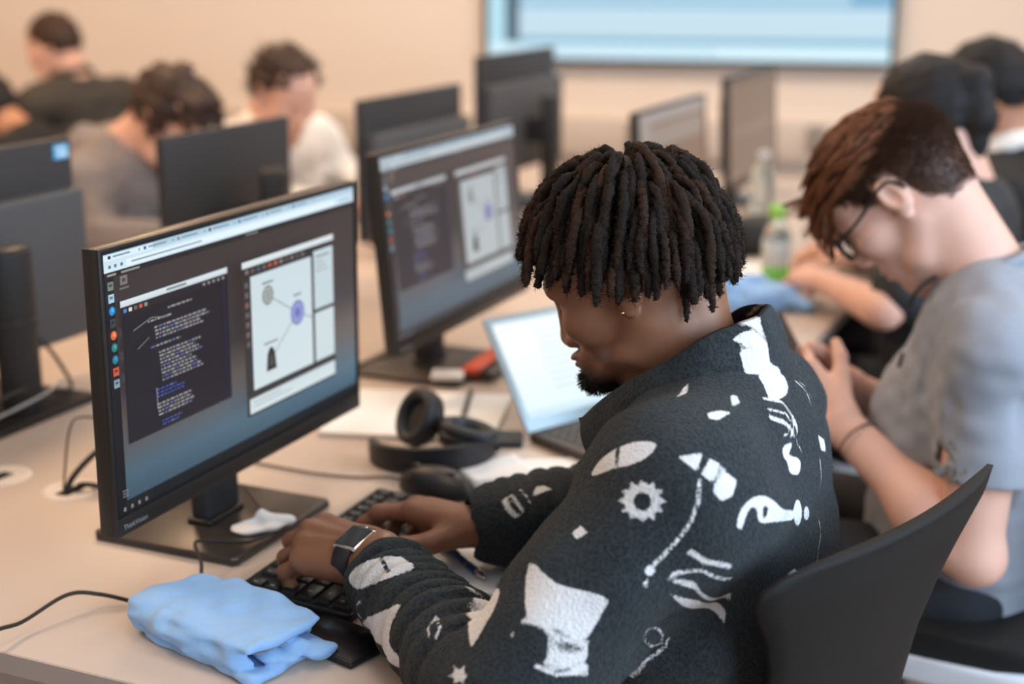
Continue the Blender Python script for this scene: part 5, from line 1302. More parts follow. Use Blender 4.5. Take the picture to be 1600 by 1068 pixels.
# notebook under the right hand
nbk = empty('notebook', (-0.688, 1.447, Z0), math.radians(-6), 'open cream notebook lying under the blue pen', 'notebook')
for i in range(3): MB().box((0.0006*i, 0.0005*i, 0.0012+0.0018*i), (0.150, 0.115-0.002*i, 0.0016), 0.0004, 1).build('page', M['paper'] if i == 2 else M['paper_warm'], nbk)
# large open pad behind the headphones
pad = empty('paper_pad', (-1.03, 1.955, Z0), math.radians(16), 'wide cream paper pad lying in front of the middle monitor', 'notepad')
MB().box((0, 0, 0.004), (0.27, 0.235, 0.007), 0.001, 1).build('page_block', M['paper_warm'], pad)
MB().box((-0.0, 0, 0.0080), (0.268, 0.233, 0.001)).build('top_page', M['paper'], pad)
# pencil
def stick(name, a, b, r, m, label, cat, tip=None, parent=None):
    a = Vector(a); b = Vector(b); t = empty(name, a, 0, label, cat); L = (b-a).length
    q = (b-a).to_track_quat('Z', 'Y').to_matrix().to_4x4()
    MB().lathe([(r*0.8, 0), (r, r), (r, L*0.80), (r*0.95, L*0.82)], 12, M=q).build('barrel', m, t, smooth_on=False)
    return t, q, L
t, q, L = stick('pencil', (-1.000, 2.085, Z0+0.0125), (-0.945, 1.935, Z0+0.0125), 0.0042, M['black'], 'dark pencil lying on the wide paper pad', 'pencil')
MB().lathe([(0.004, L*0.82), (0.0008, L)], 12, M=q).build('tip', M['cable_brown'], t)
# blue pen on the notebook
M['pen_blue'] = mat('pen_blue', (0.035, 0.040, 0.22), 0.3, var=0.05, coat=0.3)
t, q, L = stick('pen', (-0.752, 1.484, Z0+0.0115), (-0.660, 1.410, Z0+0.0115), 0.0049, M['pen_blue'], 'blue ballpoint pen with a metal tip on the notebook', 'pen')
MB().lathe([(0.0047, L*0.82), (0.0042, L*0.90), (0.0018, L*0.985), (0.0008, L)], 14, M=q).build('tip', M['chrome'], t, smooth_on=True)
MB().lathe([(0.0053, L*0.60), (0.0053, L*0.63)], 14, M=q).build('ring', M['chrome'], t)
MB().box((0, 0.0058, L*0.22), (0.0025, 0.0012, L*0.36), 0.0004, 1, M=q).build('clip', M['pen_blue'], t)
# ---- red strip and white card on the middle monitor's base
M['red'] = mat('red_plastic', (0.62, 0.085, 0.035), 0.45, var=0.05)
rs = empty('case_strip', (-1.068, 2.245, Z0+0.013), math.radians(4), 'red and black flat case on the middle monitor base', 'case')
MB().box((0.022, 0, 0.006), (0.034, 0.165, 0.012), 0.002).build('lid', M['red'], rs); MB().box((0.050, 0, 0.004), (0.030, 0.165, 0.008), 0.002).build('tray', M['black'], rs)
cd = empty('card', (-1.072, 2.142, Z0+0.0125), math.radians(20), 'white card beside the red strip', 'card')
MB().box((0, 0, 0.004), (0.055, 0.045, 0.008), 0.001).build('stack', M['paper'], cd); MB().box((0, 0, 0.0083), (0.045, 0.035, 0.0006)).build('top_face', M['white_plastic'], cd)
# ---- headphones
M['hp'] = mat('headphone_black', (0.016, 0.016, 0.018), 0.45, var=0.1, bump=0.1, bscale=700)
M['hp_pad'] = mat('ear_pad_leather', (0.022, 0.024, 0.028), 0.5, var=0.1, bump=0.2, bscale=500)
hp = empty('headphones', (-0.925, 1.795, Z0), math.radians(38), 'black over-ear headphones lying on the desk', 'headphones')
# band lies nearly flat: a half loop, seen edge-on
band = []
for i in range(15):
    a = math.radians(-10+200*i/14); band.append((0.088*math.cos(a), -0.078*math.sin(a), 0.018+0.004*math.sin(a)))
b = MB(); P = catmull(band, 4); rows = []
for i, p in enumerate(P):
    d = (P[min(i+1, len(P)-1)]-P[max(i-1, 0)]).normalized(); o = Vector((d.y, -d.x, 0)).normalized(); wz = 0.015+0.003*math.sin(PI*i/(len(P)-1))
    rows.append([b.bm.verts.new(p+o*s0*0.0055+Vector((0, 0, s1*wz))) for s0, s1 in ((-1, -1), (-1.2, 0), (-1, 1), (1, 1), (1.2, 0), (1, -1))])
for r0, r1 in zip(rows, rows[1:]):
    for k in range(6): b.bm.faces.new([r0[k], r0[(k+1) % 6], r1[(k+1) % 6], r1[k]])
b.bm.faces.new(rows[0][::-1]); b.bm.faces.new(rows[-1]); b.build('headband', M['hp'], hp, angle=1.0)
def cup(c, tilt, rz):
    Tm = Matrix.Translation(c) @ Matrix.Rotation(rz, 4, 'Z') @ Matrix.Rotation(tilt, 4, 'X')
    S_ = Tm @ Matrix.Diagonal((0.92, 1.12, 1, 1))
    o = MB().lathe([(0.028, -0.020), (0.036, -0.016), (0.039, -0.004), (0.038, 0.002)], 28, M=S_).build('ear_cup', M['hp'], hp, smooth_on=True)
    pd = MB().lathe([(0.037, 0.002), (0.040, 0.008), (0.038, 0.016), (0.031, 0.019), (0.024, 0.015), (0.022, 0.006)], 28, M=S_, cap=False).build('ear_pad', M['hp_pad'], o, smooth_on=True)
    MB().lathe([(0.024, 0.006), (0.001, 0.005)], 24, M=S_).build('mesh_cover', M['black_matte'], o)
    MB().tube([Tm @ Vector((0, -0.040, -0.012)), Tm @ Vector((0.0, -0.045, -0.010)), Tm @ Vector((0.0, -0.049, -0.006))], 0.006, 8, 4).build('yoke', M['hp'], o, smooth_on=True)
cup((-0.012, 0.030, 0.052), math.radians(64), math.radians(-62))
cup((0.048, -0.022, 0.036), math.radians(14), math.radians(80))
# ---- laptop
M['lap_body'] = mat('laptop_dark_grey', (0.055, 0.045, 0.042), 0.45, metal=0.3, var=0.05)
M['lap_lid'] = mat('laptop_lid_silver', (0.32, 0.40, 0.43), 0.35, metal=0.3, var=0.03)
LA = math.radians(28)
lp = empty('laptop', (-0.82, 1.91, Z0), -LA + PI/2, 'open laptop with a bright white screen', 'laptop')
# local x runs along the hinge (away from the camera), local -y towards its user
LW_, LD = 0.31, 0.215
MB().box((LW_/2, -LD/2, 0.009), (LW_, LD, 0.015), 0.003, 2).build('base', M['lap_body'], lp)
pitch = 0.0186; kc = keycap(0.0165, 0.0155, 0.0016); kc.materials.append(M['key'])
for j in range(5):
    for i in range(14):
        o = bpy.data.objects.new('key', kc); COL.objects.link(o); o.parent = lp; o.location = (0.030+i*0.0188, -0.030-j*0.0185, 0.0166)
MB().box((LW_/2, -0.165, 0.0168), (0.10, 0.06, 0.0006)).build('touchpad', M['black_matte'], lp)
LT = Matrix.Translation((LW_/2, 0, 0.014)) @ Matrix.Rotation(-math.radians(36), 4, 'X')
lid = MB().box((0, 0.003, 0.098), (LW_, 0.006, 0.192), 0.002, 2, M=LT).build('lid', M['lap_lid'], lp)
Fl = Flat(0.288, 0.162)
Fl.rect(0, 0, 1, 1, (248, 252, 253), (222, 240, 246)); Fl.rect(0, 0.0, 1, 0.045, (214, 230, 236)); Fl.rect(0.0, 0.93, 1, 1, (206, 230, 240))
for i in range(9): Fl.rect(0.24, 0.14+i*0.075, 0.24+0.4+0.12*((i*7) % 4)/3, 0.16+i*0.075, (206, 220, 228))
s_ = link('screen', Fl.mesh('screen'), emis('laptop_display', (0.02, 0.02, 0.02), 1.0), lp); s_.matrix_local = LT @ Matrix.Translation((0, -0.0004, 0.103))
# dark phone by the laptop's hinge
pd_ = empty('phone', (-0.885, 1.887, Z0), math.radians(22), 'dark phone lying against the laptop hinge', 'phone')
MB().box((0, 0, 0.0048), (0.12, 0.062, 0.008), 0.003, 3).build('case', M['black'], pd_); MB().box((0, 0, 0.0090), (0.114, 0.056, 0.0006)).build('glass', M['watch_glass'], pd_)
# ---- folded blue cloth
M['blue_cloth'] = mat('blue_jersey', (0.24, 0.46, 0.80), 0.85, var=0, col2=(0.33, 0.55, 0.86), vscale=160, bump=0.25, bscale=900, sheen=0.2)
M['tag_white'] = mat('white_label', (0.85, 0.86, 0.86), 0.7, var=0.02)
fc = empty('folded_shirt', (-0.864, 1.178, Z0), math.radians(-15), 'light blue shirt folded flat beside the keyboard', 'folded cloth')
cvol = Vol((-0.135, -0.085, -0.004), (0.135, 0.085, 0.075), 0.0022)
cvol.slab((-0.004, 0, 0.032), (0.100, 0.060, 0.031), 0.0285, 0.004)
cvol.slab((0.096, 0.006, 0.030), (0.044, 0.047, 0.0185), 0.012, 0.004, 'sub')         # open end: pocket between the layers
cvol.slab((0.030, 0.000, 0.0535), (0.074, 0.055, 0.0075), 0.007, 0.008)                       # top layer
cvol.rc((0.04, -0.022, 0.034), (0.097, -0.020, 0.030), 0.0095, 0.0085, 0.003); cvol.rc((0.04, 0.006, 0.038), (0.103, 0.012, 0.034), 0.009, 0.007, 0.003); cvol.rc((0.04, -0.006, 0.021), (0.106, -0.002, 0.018), 0.0085, 0.0075, 0.003); cvol.rc((0.04, 0.028, 0.026), (0.122, 0.032, 0.018), 0.011, 0.010, 0.003, sc=(1, 0.6, 1))                         # inner folds
cvol.slab((0.022, -0.006, 0.008), (0.088, 0.050, 0.0075), 0.007, 0.004)
cvol.warp(lambda P: 0.0034*fnoise(P, 46.0)+0.0020*fnoise(P+1.7, 120.0)-0.004*np.exp(-((P[:, 0]+0.02)/0.03)**2-((P[:, 1]-0.02)/0.03)**2))
cvol.cut((0, 0, 0.0008), (0, 0, -1))
a_, b_ = cvol.mesh(); a_ = relax(a_, b_, 1, 0.5); a_[:, 2] *= 0.64; link('cloth', np_mesh('cloth', a_, b_), M['blue_cloth'], fc)
lb = MB()
for k in range(6):
    lb.poly([(0.088+0.001*k, -0.036+0.009*k, 0.036+0.0016*math.sin(k)), (0.088+0.001*k, -0.028+0.009*k, 0.0375+0.0016*math.sin(k)), (0.101+0.001*k, -0.027+0.009*k, 0.041+0.0016*math.sin(k)), (0.101+0.001*k, -0.035+0.009*k, 0.040+0.0016*math.sin(k))], [(0, 1, 2, 3)])
lb.build('label_strip', M['tag_white'], fc).scale = (1, 1, 0.64)
# ---- crumpled white tissue on the stand's base
tv3 = Vol((-0.06, -0.045, -0.006), (0.06, 0.045, 0.05), 0.002)
tv3.ell((0, 0, 0.004), (0.040, 0.022, 0.006), 0.006); tv3.rc((-0.030, 0.008, 0.004), (0.002, 0.004, 0.014), 0.004, 0.006, 0.008); tv3.rc((0.002, 0.004, 0.014), (0.034, -0.010, 0.006), 0.006, 0.004, 0.008)
tv3.warp(lambda P: 0.002*fnoise(P, 120.0)); tv3.cut((0, 0, 0.0006), (0, 0, -1))
a_, b_ = tv3.mesh()
tag(link('tissue', np_mesh('tissue', a_, b_), M['paper'], None, (-0.985, 1.435, Z0+0.0115), (0, 0, math.radians(55))), 'crumpled white tissue on the monitor stand base', 'tissue')
# ---- cables
zc = Z0+0.0035
cable('cable', [(-1.10, 0.99, Z0-0.05), (-1.075, 1.045, zc+0.012), (-1.07, 1.10, zc+0.010), (-1.06, 1.16, zc+0.018), (-1.04, 1.19, zc+0.010), (-0.995, 1.203, zc+0.002), (-0.972, 1.208, zc)], 0.0024, M['rubber'], 'black cable running over the desk end to the folded shirt')
cable('cable', [(-0.955, 1.262, zc), (-0.972, 1.290, zc+0.02), (-0.995, 1.312, zc+0.034), (-0.985, 1.345, zc+0.024), (-0.965, 1.380, zc+0.014), (-0.955, 1.42, zc+0.013), (-0.945, 1.47, zc+0.004), (-0.93, 1.51, zc), (-0.912, 1.53, zc)], 0.0022, M['rubber'], 'black cable looping from the folded shirt over the stand base to the keyboard')
cable('cable', [(-1.075, 1.53, zc+0.018), (-1.03, 1.49, zc+0.016), (-1.00, 1.465, zc+0.014), (-0.985, 1.455, zc+0.022)], 0.0022, M['rubber'], 'short black cable lying across the stand base behind the tissue')
cable('cable', [(-1.16, 1.66, zc), (-1.05, 1.655, zc), (-0.98, 1.665, zc), (-0.94, 1.685, zc), (-0.90, 1.685, zc), (-0.878, 1.672, zc+0.004)], 0.0018, M['cable_brown'], 'thin grey-brown mouse cable curving past the headphones')
cable('cable', [(-1.315, 1.452, Z0-0.02), (-1.313, 1.462, zc+0.012), (-1.30, 1.50, zc+0.042), (-1.278, 1.525, zc+0.058), (-1.25, 1.53, zc+0.04), (-1.22, 1.53, zc+0.012), (-1.17, 1.52, zc)], 0.0042, M['rubber'], 'thick black cable arching out of the desk grommet')
cable('cable', [(-1.310, 1.456, Z0-0.02), (-1.305, 1.47, zc+0.004), (-1.27, 1.475, zc+0.006), (-1.23, 1.47, zc+0.002), (-1.16, 1.47, zc)], 0.0042, M['rubber'], 'thick black cable lying flat from the desk grommet')
cable('cable', [(-1.322, 1.455, Z0-0.02), (-1.322, 1.462, zc+0.02), (-1.332, 1.49, zc+0.075), (-1.335, 1.52, zc+0.085), (-1.30, 1.56, zc+0.07), (-1.25, 1.60, zc+0.05), (-1.19, 1.62, zc+0.01)], 0.0016, M['cable_brown'], 'thin brown cable rising from the desk grommet')
cable('cable', [(-1.46, 1.42, Z0-0.02), (-1.452, 1.452, zc+0.003), (-1.45, 1.44, zc+0.001), (-1.47, 1.39, zc), (-1.50, 1.34, zc)], 0.004, M['rubber'], 'black cable leaving the desk grommet beyond the first')
cable('cable', [(-1.70, 1.78, 0.86), (-1.655, 1.80, 0.83), (-1.62, 1.81, 0.78), (-1.60, 1.80, Z0+0.022), (-1.60, 1.74, Z0+0.035), (-1.59, 1.70, Z0+0.05), (-1.585, 1.62, Z0+0.05), (-1.60, 1.52, zc)], 0.0035, M['rubber'], 'black cable wrapped round the grey-backed monitor pillar')
cable('cable', [(-1.61, 1.80, Z0+0.035), (-1.575, 1.75, Z0+0.05), (-1.56, 1.69, Z0+0.045), (-1.575, 1.60, Z0+0.03), (-1.62, 1.50, zc)], 0.0022, M['steel'], 'grey cable coiled low on the grey-backed monitor pillar')
cable('cable', [(-1.34, 2.10, zc), (-1.27, 2.13, zc+0.006), (-1.22, 2.16, zc+0.02), (-1.18, 2.20, zc+0.03)], 0.003, M['rubber'], 'black cable running to the middle monitor base')
# ---- far along the desk
M['bottle_clear'] = mat('bottle_clear_plastic', (0.80, 0.88, 0.85), 0.08, var=0, trans=0.85, ior=1.3)
M['green'] = mat('green_plastic', (0.30, 0.62, 0.10), 0.4, var=0.05)
M['green_drink'] = mat('green_tint', (0.18, 0.55, 0.10), 0.25, var=0.05)
M['label_pale'] = mat('pale_label', (0.62, 0.68, 0.66), 0.5, var=0.05)
bt = empty('bottle', (-0.745, 3.13, Z0), 0, 'clear plastic bottle with a green cap and green base', 'bottle')
MB().lathe([(0.028, 0.0005), (0.031, 0.004), (0.031, 0.05)], 24).build('green_base', M['green_drink'], bt, smooth_on=True)
MB().lathe([(0.031, 0.05), (0.032, 0.052), (0.032, 0.105), (0.031, 0.107)], 24, cap=False).build('label', M['label_pale'], bt, smooth_on=True)
MB().lathe([(0.031, 0.107), (0.030, 0.122), (0.020, 0.145), (0.014, 0.152), (0.014, 0.158)], 24, cap=False).build('neck', M['bottle_clear'], bt, smooth_on=True)
MB().lathe([(0.018, 0.155), (0.019, 0.158), (0.019, 0.180), (0.016, 0.184)], 20).build('cap', M['green'], bt, smooth_on=True)
cl2 = Vol((-0.13, -0.10, -0.005), (0.13, 0.10, 0.10), 0.004)
cl2.ell((0, 0, 0.02), (0.090, 0.055, 0.034), 0.02); cl2.ell((-0.03, 0.01, 0.045), (0.05, 0.035, 0.022), 0.02); cl2.rc((0.05, -0.02, 0.03), (0.095, -0.045, 0.012), 0.026, 0.014, 0.02); cl2.rc((-0.07, 0.02, 0.02), (-0.10, 0.045, 0.012), 0.02, 0.012, 0.02)
cl2.warp(lambda P: 0.006*fnoise(P, 45.0)+0.003*fnoise(P, 100.0)); cl2.cut((0, 0, 0.001), (0, 0, -1))
a_, b_ = cl2.mesh(); a_ = relax(a_, b_, 1, 0.5)
tag(link('crumpled_cloth', np_mesh('crumpled_cloth', a_, b_), M['blue_cloth'], None, (-0.735, 2.905, Z0), (0, 0, 0.5)), 'crumpled light blue cloth beside the green-capped bottle', 'cloth')
sheet((-0.78, 3.32, Z0), 0.4, 0.24, 0.17, M['paper'], 'white paper lying behind the green-capped bottle', seed=4)
sheet((-0.66, 3.20, Z0), -0.3, 0.15, 0.20, M['paper'], 'white paper under the bare forearm near the bottle', seed=5)
bg = empty('pencil_case', (-0.90, 3.47, Z0), 0.4, 'black soft pencil case behind the green-capped bottle', 'pencil case')
v_ = Vol((-0.10, -0.08, -0.004), (0.10, 0.08, 0.12), 0.004); v_.slab((0, 0, 0.045), (0.075, 0.05, 0.043), 0.02, 0.01); v_.warp(lambda P: 0.004*fnoise(P, 40)); v_.cut((0, 0, 0.0008), (0, 0, -1))
a_, b_ = v_.mesh(); link('pouch', np_mesh('pouch', a_, b_), M['black_matte'], bg); MB().box((0, 0, 0.088), (0.12, 0.006, 0.003), 0.001, 1).build('zip', M['zip'], bg)
b2 = empty('bottle', (-0.945, 3.78, Z0), 0, 'clear colourless bottle behind the black pencil case', 'bottle')
MB().lathe([(0.030, 0.0005), (0.034, 0.004), (0.034, 0.14), (0.030, 0.165), (0.014, 0.19), (0.014, 0.20)], 24).build('body', M['bottle_clear'], b2, smooth_on=True); MB().lathe([(0.016, 0.20), (0.016, 0.215)], 18).build('cap', M['white_plastic'], b2)
# ================================================================== chairs
M['chair_black'] = mat('chair_back_black', (0.009, 0.009, 0.009), 0.65, var=0.08, bump=0.35, bscale=1100, spec=0.3)
M['chair_frame'] = mat('chair_frame_black', (0.010, 0.010, 0.011), 0.45, var=0.08)
M['shell_white'] = mat('chair_shell_pale', (0.62, 0.65, 0.70), 0.35, var=0.03)
def make_chair(loc, rz, label, seat_z=0.47, top=0.915, shell=True):
    """local frame: +x is the way the sitter faces"""
    t = empty('office_chair', loc, rz, label, 'chair')
    # backrest: wide rounded lip on top, narrower body, wrapped a little round the sitter, leaning back
    prof = [(0.0, 0.170), (0.006, 0.205), (0.016, 0.222), (0.03, 0.226), (0.05, 0.214), (0.08, 0.190), (0.12, 0.168), (0.18, 0.152), (0.26, 0.146), (0.34, 0.142), (0.38, 0.130), (0.39, 0.105)]
    nu = 18; b = MB(); G = {}
    for sd in (0, 1):
        for i, (tt, hw) in enumerate(prof):
            for j in range(nu+1):
                u = -1+2*j/nu; y = u*hw
                x = -0.255-0.22*(0.39-tt)*1.0+0.030*(y/0.22)**2+0.02*math.sin(PI*min(1, tt/0.39))
                edge = 1-max(abs(u)**6, 0.0)
                th = 0.0035+0.008*edge*(1-0.5*(tt < 0.02))
                G[sd, i, j] = b.bm.verts.new((x+(th if sd else -th), y, top-tt))
    n = len(prof)
    for i in range(n-1):
        for j in range(nu):
            b.bm.faces.new([G[0, i, j], G[0, i+1, j], G[0, i+1, j+1], G[0, i, j+1]]); b.bm.faces.new([G[1, i, j], G[1, i, j+1], G[1, i+1, j+1], G[1, i+1, j]])
        for j in (0, nu): b.bm.faces.new([G[0, i, j], G[1, i, j], G[1, i+1, j], G[0, i+1, j]])
    for j in range(nu):
        for i in (0, n-1): b.bm.faces.new([G[0, i, j], G[0, i, j+1], G[1, i, j+1], G[1, i, j]])
    b.build('backrest', M['chair_black'], t, smooth_on=True)
    MB().tube([(-0.29, 0, top-0.30), (-0.30, 0, top-0.38), (-0.25, 0, seat_z-0.04), (-0.10, 0, seat_z-0.07)], 0.022, 10, 6).build('spine', M['chair_frame'], t, smooth_on=True)
    sh = [(0.235*math.cos(a)*(1.0 if math.cos(a) > 0 else 0.95), 0.23*math.sin(a)) for a in [2*PI*i/32 for i in range(32)]]
    sq = [(math.copysign(abs(x/0.235)**0.55, x)*0.235, math.copysign(abs(y/0.23)**0.55, y)*0.23) for x, y in sh]
    MB().prism([(x*0.96, y*0.96) for x, y in sq], seat_z-0.01, seat_z+0.03, 0.014, 3).build('seat_cushion', M['chair_black'], t, angle=1.0)
    MB().prism(sq, seat_z-0.040, seat_z-0.008, 0.010, 3).build('seat_shell', M['shell_white'] if shell else M['chair_frame'], t, angle=1.0)
    MB().box((0, 0, seat_z-0.06), (0.20, 0.16, 0.04), 0.01).build('mechanism', M['chair_frame'], t)
    MB().lathe([(0.028, 0.09), (0.028, 0.24), (0.020, 0.24), (0.020, seat_z-0.06)], 16).build('gas_column', M['chair_frame'], t, smooth_on=False)
    for k in range(5):
        a = 2*PI*k/5+0.3; d = Vector((math.cos(a), math.sin(a), 0))
        leg = MB().tube([d*0.02+Vector((0, 0, 0.115)), d*0.15+Vector((0, 0, 0.10)), d*0.29+Vector((0, 0, 0.075))], lambda q: 0.022-0.008*q, 8, 4).build('leg', M['chair_frame'], t, smooth_on=True)
        MB().lathe([(0.022, -0.018), (0.027, -0.014), (0.027, 0.014), (0.022, 0.018)], 16, M=Matrix.Translation(d*0.29+Vector((0, 0, 0.0275))) @ Matrix.Rotation(a, 4, 'Z') @ Matrix.Rotation(PI/2, 4, 'X')).build('caster', M['black'], leg)
    return t
e_ = Vector((0.324, 0.946, 0)); fw_ = Vector((-0.946, 0.324, 0))
c1_ = Vector((-0.183, 1.333, 0))+e_*0.028+fw_*0.332
make_chair((c1_.x, c1_.y, 0), math.atan2(fw_.y, fw_.x), 'black office chair behind the person in the printed fleece', seat_z=0.43, top=0.917)
make_chair((-0.20, 2.13, 0), PI-0.06, 'black office chair with pale seat shell under the person in glasses', seat_z=0.505, top=0.86)
make_chair((-0.36, 3.02, 0), PI, 'black office chair of the ponytailed person beside the white collar', seat_z=0.45, top=0.97)
make_chair((-0.30, 3.72, 0), PI, 'black office chair of the person with the white collar', seat_z=0.45, top=0.87)
# ================================================================== the person in glasses and grey T-shirt
M['skin_light'] = skin_mat('skin_fair', (0.70, 0.40, 0.30), (0.76, 0.46, 0.36), (0.58, 0.22, 0.19), beard=(0.075, 0.030, 0.015), rough=0.5, sss=0.15)
M['nail_light'] = mat('nail_pink', (0.66, 0.40, 0.32), 0.3, var=0.03)
M['tee'] = mat('tee_grey', (0.235, 0.255, 0.300), 0.9, var=0, col2=(0.31, 0.33, 0.375), vscale=380, bump=0.15, bscale=900, sheen=0.15)
M['red_hair'] = mat('auburn_hair', (0.045, 0.013, 0.006), 0.5, var=0, col2=(0.30, 0.10, 0.035), vscale=110, spec=0.5)
M['red_hair_dark'] = mat('auburn_hair_short', (0.085, 0.034, 0.016), 0.8, var=0.3, vscale=200, bump=0.5, bscale=1200)
H2P = math.radians(48)
H2R = frame((-math.cos(H2P), 0.02, -math.sin(H2P)), (0.0, 0, 1))
H2 = V3(-0.330, 2.146, 1.108); NB2 = V3(-0.200, 2.142, 0.975)
P2O = V3(-0.22, 2.14, 0)
p2 = person('person', tuple(P2O), 'person with auburn hair and black glasses in a grey T-shirt')
hv, hf = sculpt_head(0.0024, neck=H2R.T@(NB2-H2), brow=0.090, nose=0.119, lip=0.097, chin=0.088, neck_r=0.056)
lx, ly, lz = hv.T
lipm = 0.7*np.exp(-(((lz+0.073)/0.010)**4+(ly/0.022)**4))*(lx > 0.080)
hw2 = H2+hv@H2R.T
# hairline: the cropped sides grow straight out of the scalp
hl = np.interp(lx, [-0.12, -0.060, -0.036, -0.024, 0.008, 0.018, 0.030, 0.045, 0.07, 0.09], [-0.058, -0.055, -0.030, 0.030, 0.036, 0.012, 0.016, 0.036, 0.062, 0.086])
hmask = np.clip((lz-hl)/0.016, 0, 1)*np.clip((0.112-lx)/0.01, 0, 1)
earz = np.clip(1.4-np.sqrt(((lx+0.006)/0.026)**2+((np.abs(ly)-0.083)/0.011)**2+((lz-0.002)/0.038)**2), 0, 1); hmask = hmask*(1-np.clip(earz*3, 0, 1))
n2_ = np.zeros_like(hv); q_ = np.cross(hv[hf[:, 2]]-hv[hf[:, 0]], hv[hf[:, 3]]-hv[hf[:, 1]])
for k in range(4): np.add.at(n2_, hf[:, k], q_)
n2_ /= np.linalg.norm(n2_, axis=1)[:, None]+1e-9
if (n2_*(hv-V3(0, 0, 0.02))).sum(1).mean() < 0: n2_ = -n2_
L2w = V3(-0.385, 2.045, 0.785); L2e = V3(-0.172, 1.930, 0.655); L2s = V3(-0.168, 1.968, 0.925)
R2w = V3(-0.405, 2.205, 0.790); R2e = V3(-0.270, 2.370, 0.680); R2s = V3(-0.190, 2.320, 0.925)
LR2 = basis((-0.72, 0.42, 0.50), (-0.25, -0.75, 0.35)); RR2 = basis((-0.80, -0.38, 0.40), (-0.2, 0.75, 0.45))
grip = [(35, 40, 25), (40, 45, 25), (45, 45, 25), (45, 45, 25)]
lv, lf, ln2 = sculpt_hand(L2w, LR2, grip, mirror=True, h=0.002, forearm=L2e+(L2w-L2e)*0.02, fr=(0.03, 0.040), bulge=True)
rv, rf, rn2 = sculpt_hand(R2w, RR2, grip, mirror=False, h=0.002, forearm=R2e+(R2w-R2e)*0.02, fr=(0.03, 0.038), bulge=True)
ua = Vol(np.minimum(L2e, L2s)-0.09, np.maximum(L2e, L2s)+0.09, 0.004)
ua.chain([L2s, (L2s+L2e)/2+V3(0.0, -0.004, 0.0), L2e], [0.050, 0.047, 0.041], 0.02); ua.rc(L2e+V3(0.012, 0, -0.006), L2e+(L2w-L2e)*0.35, 0.036, 0.041, 0.02)
uv_, uf_ = ua.mesh(); uv_ = relax(uv_, uf_, 2)
bv = Vol((-0.72, 1.86, 0.02), (0.0, 2.45, 1.04), 0.010)
bv.chain([(-0.19, 2.14, 0.54), (-0.20, 2.14, 0.70), (-0.195, 2.14, 0.86)], [0.095, 0.095, 0.095], 0.05, sc=(1, 0.85, 1)); bv.rc((-0.19, 2.14, 0.88), NB2, 0.08, 0.055, 0.05)
for s_ in (L2s, R2s): bv.rc(NB2, s_, 0.045, 0.048, 0.04)
bv.chain([R2s, R2e, R2w], [0.052, 0.040, 0.028], 0.01)
for sy in (-1, 1): bv.chain([(-0.20, 2.14+sy*0.09, 0.53), (-0.60, 2.14+sy*0.12, 0.54), (-0.56, 2.14+sy*0.13, 0.09), (-0.67, 2.14+sy*0.14, 0.055)], [0.062, 0.055, 0.042, 0.034], 0.03)
tv_, tf_ = bv.mesh()
av, af = join([(hw2, hf), (lv, lf), (rv, rf), (uv_, uf_), (tv_, tf_)])
me = np_mesh('body', rel(av, P2O), af); a1 = np.zeros(len(av)); a1[:len(hw2)] = lipm; attr(me, 'lip', a1); a2 = np.zeros(len(av)); a2[:len(hw2)] = hmask*0.9; attr(me, 'beard', a2)
link('body', me, M['skin_light'], p2)
eyes_mesh(H2-P2O, H2R, 'eyes', p2, M['eye']); nail_part([(q-P2O, d, u, w_) for q, d, u, w_ in ln2+rn2], M['nail_light'], p2)
# ---- hair: cropped sides and nape, long swept top
hr2 = empty('hair', tuple(H2-P2O)); hr2.parent = p2
def h2hair():
    c = Vol((-0.13, -0.10, -0.08), (0.13, 0.10, 0.16), 0.0035)
    c.ell((-0.008, 0, 0.044), (0.100, 0.0785, 0.086), 0.01); c.ell((-0.045, 0, 0.02), (0.065, 0.070, 0.070), 0.03)
    c.cut((0.078, 0, 0.06), (1, 0, -0.35)); c.cut((0.0, 0, 0.074), (-0.25, 0, -1))
    a, b = c.mesh(); return a, b
a_, b_ = h2hair(); link('cropped_hair', np_mesh('cropped_hair', a_@H2R.T, b_), M['red_hair_dark'], hr2)
rnd = random.Random(33)
roots = []
while len(roots) < 5200:
    u = V3(rnd.gauss(0, 1), rnd.gauss(0, 1), rnd.gauss(0, 1)); u /= np.linalg.norm(u); p = V3(-0.008, 0, 0.044)+u*V3(0.099, 0.0775, 0.085)
    if p[2] < 0.045 or p[0] > 0.083 or p[2] < 0.052-0.30*(p[0]): 
        continue
    roots.append((p, u))
def top_hair(r, i):
    p, u = r; n = u/V3(0.099, 0.0775, 0.085); n /= np.linalg.norm(n)
    front = np.clip((p[0]+0.07)/0.14, 0, 1); L = 0.030+0.058*front+rnd.uniform(-0.01, 0.014)
    clump = V3(math.sin(p[1]*160+p[0]*60), math.sin(p[0]*140+1), math.sin(p[1]*110))*0.34
    flow = V3(1.0, 0.25*np.sign(p[1])*abs(p[1])/0.07, -0.05)+clump; flow -= n*(flow@n); flow /= np.linalg.norm(flow)+1e-6
    P = [p-n*0.002]; q = p.copy(); v_ = n*0.55+flow*0.8; v_ /= np.linalg.norm(v_); st = 7
    g2 = H2R.T@V3(0, 0, -1.0)
    for k in range(st):
        v_ = v_*0.72+flow*0.22+g2*(0.10+0.10*front)*(k/st+0.3); v_ /= np.linalg.norm(v_); q = q+v_*L/st
        w_ = (q-V3(-0.008, 0, 0.044))/V3(0.101, 0.0795, 0.087); l_ = np.linalg.norm(w_)
        if l_ < 1.0: q = V3(-0.008, 0, 0.044)+V3(0.101, 0.0795, 0.087)*w_/l_
        P.append(q.copy())
    return [H2R@x for x in P]
guides = [(r, np.array(top_hair(r, 0))) for r in roots[:170]]; gp = np.array([g[0][0] for g in guides])
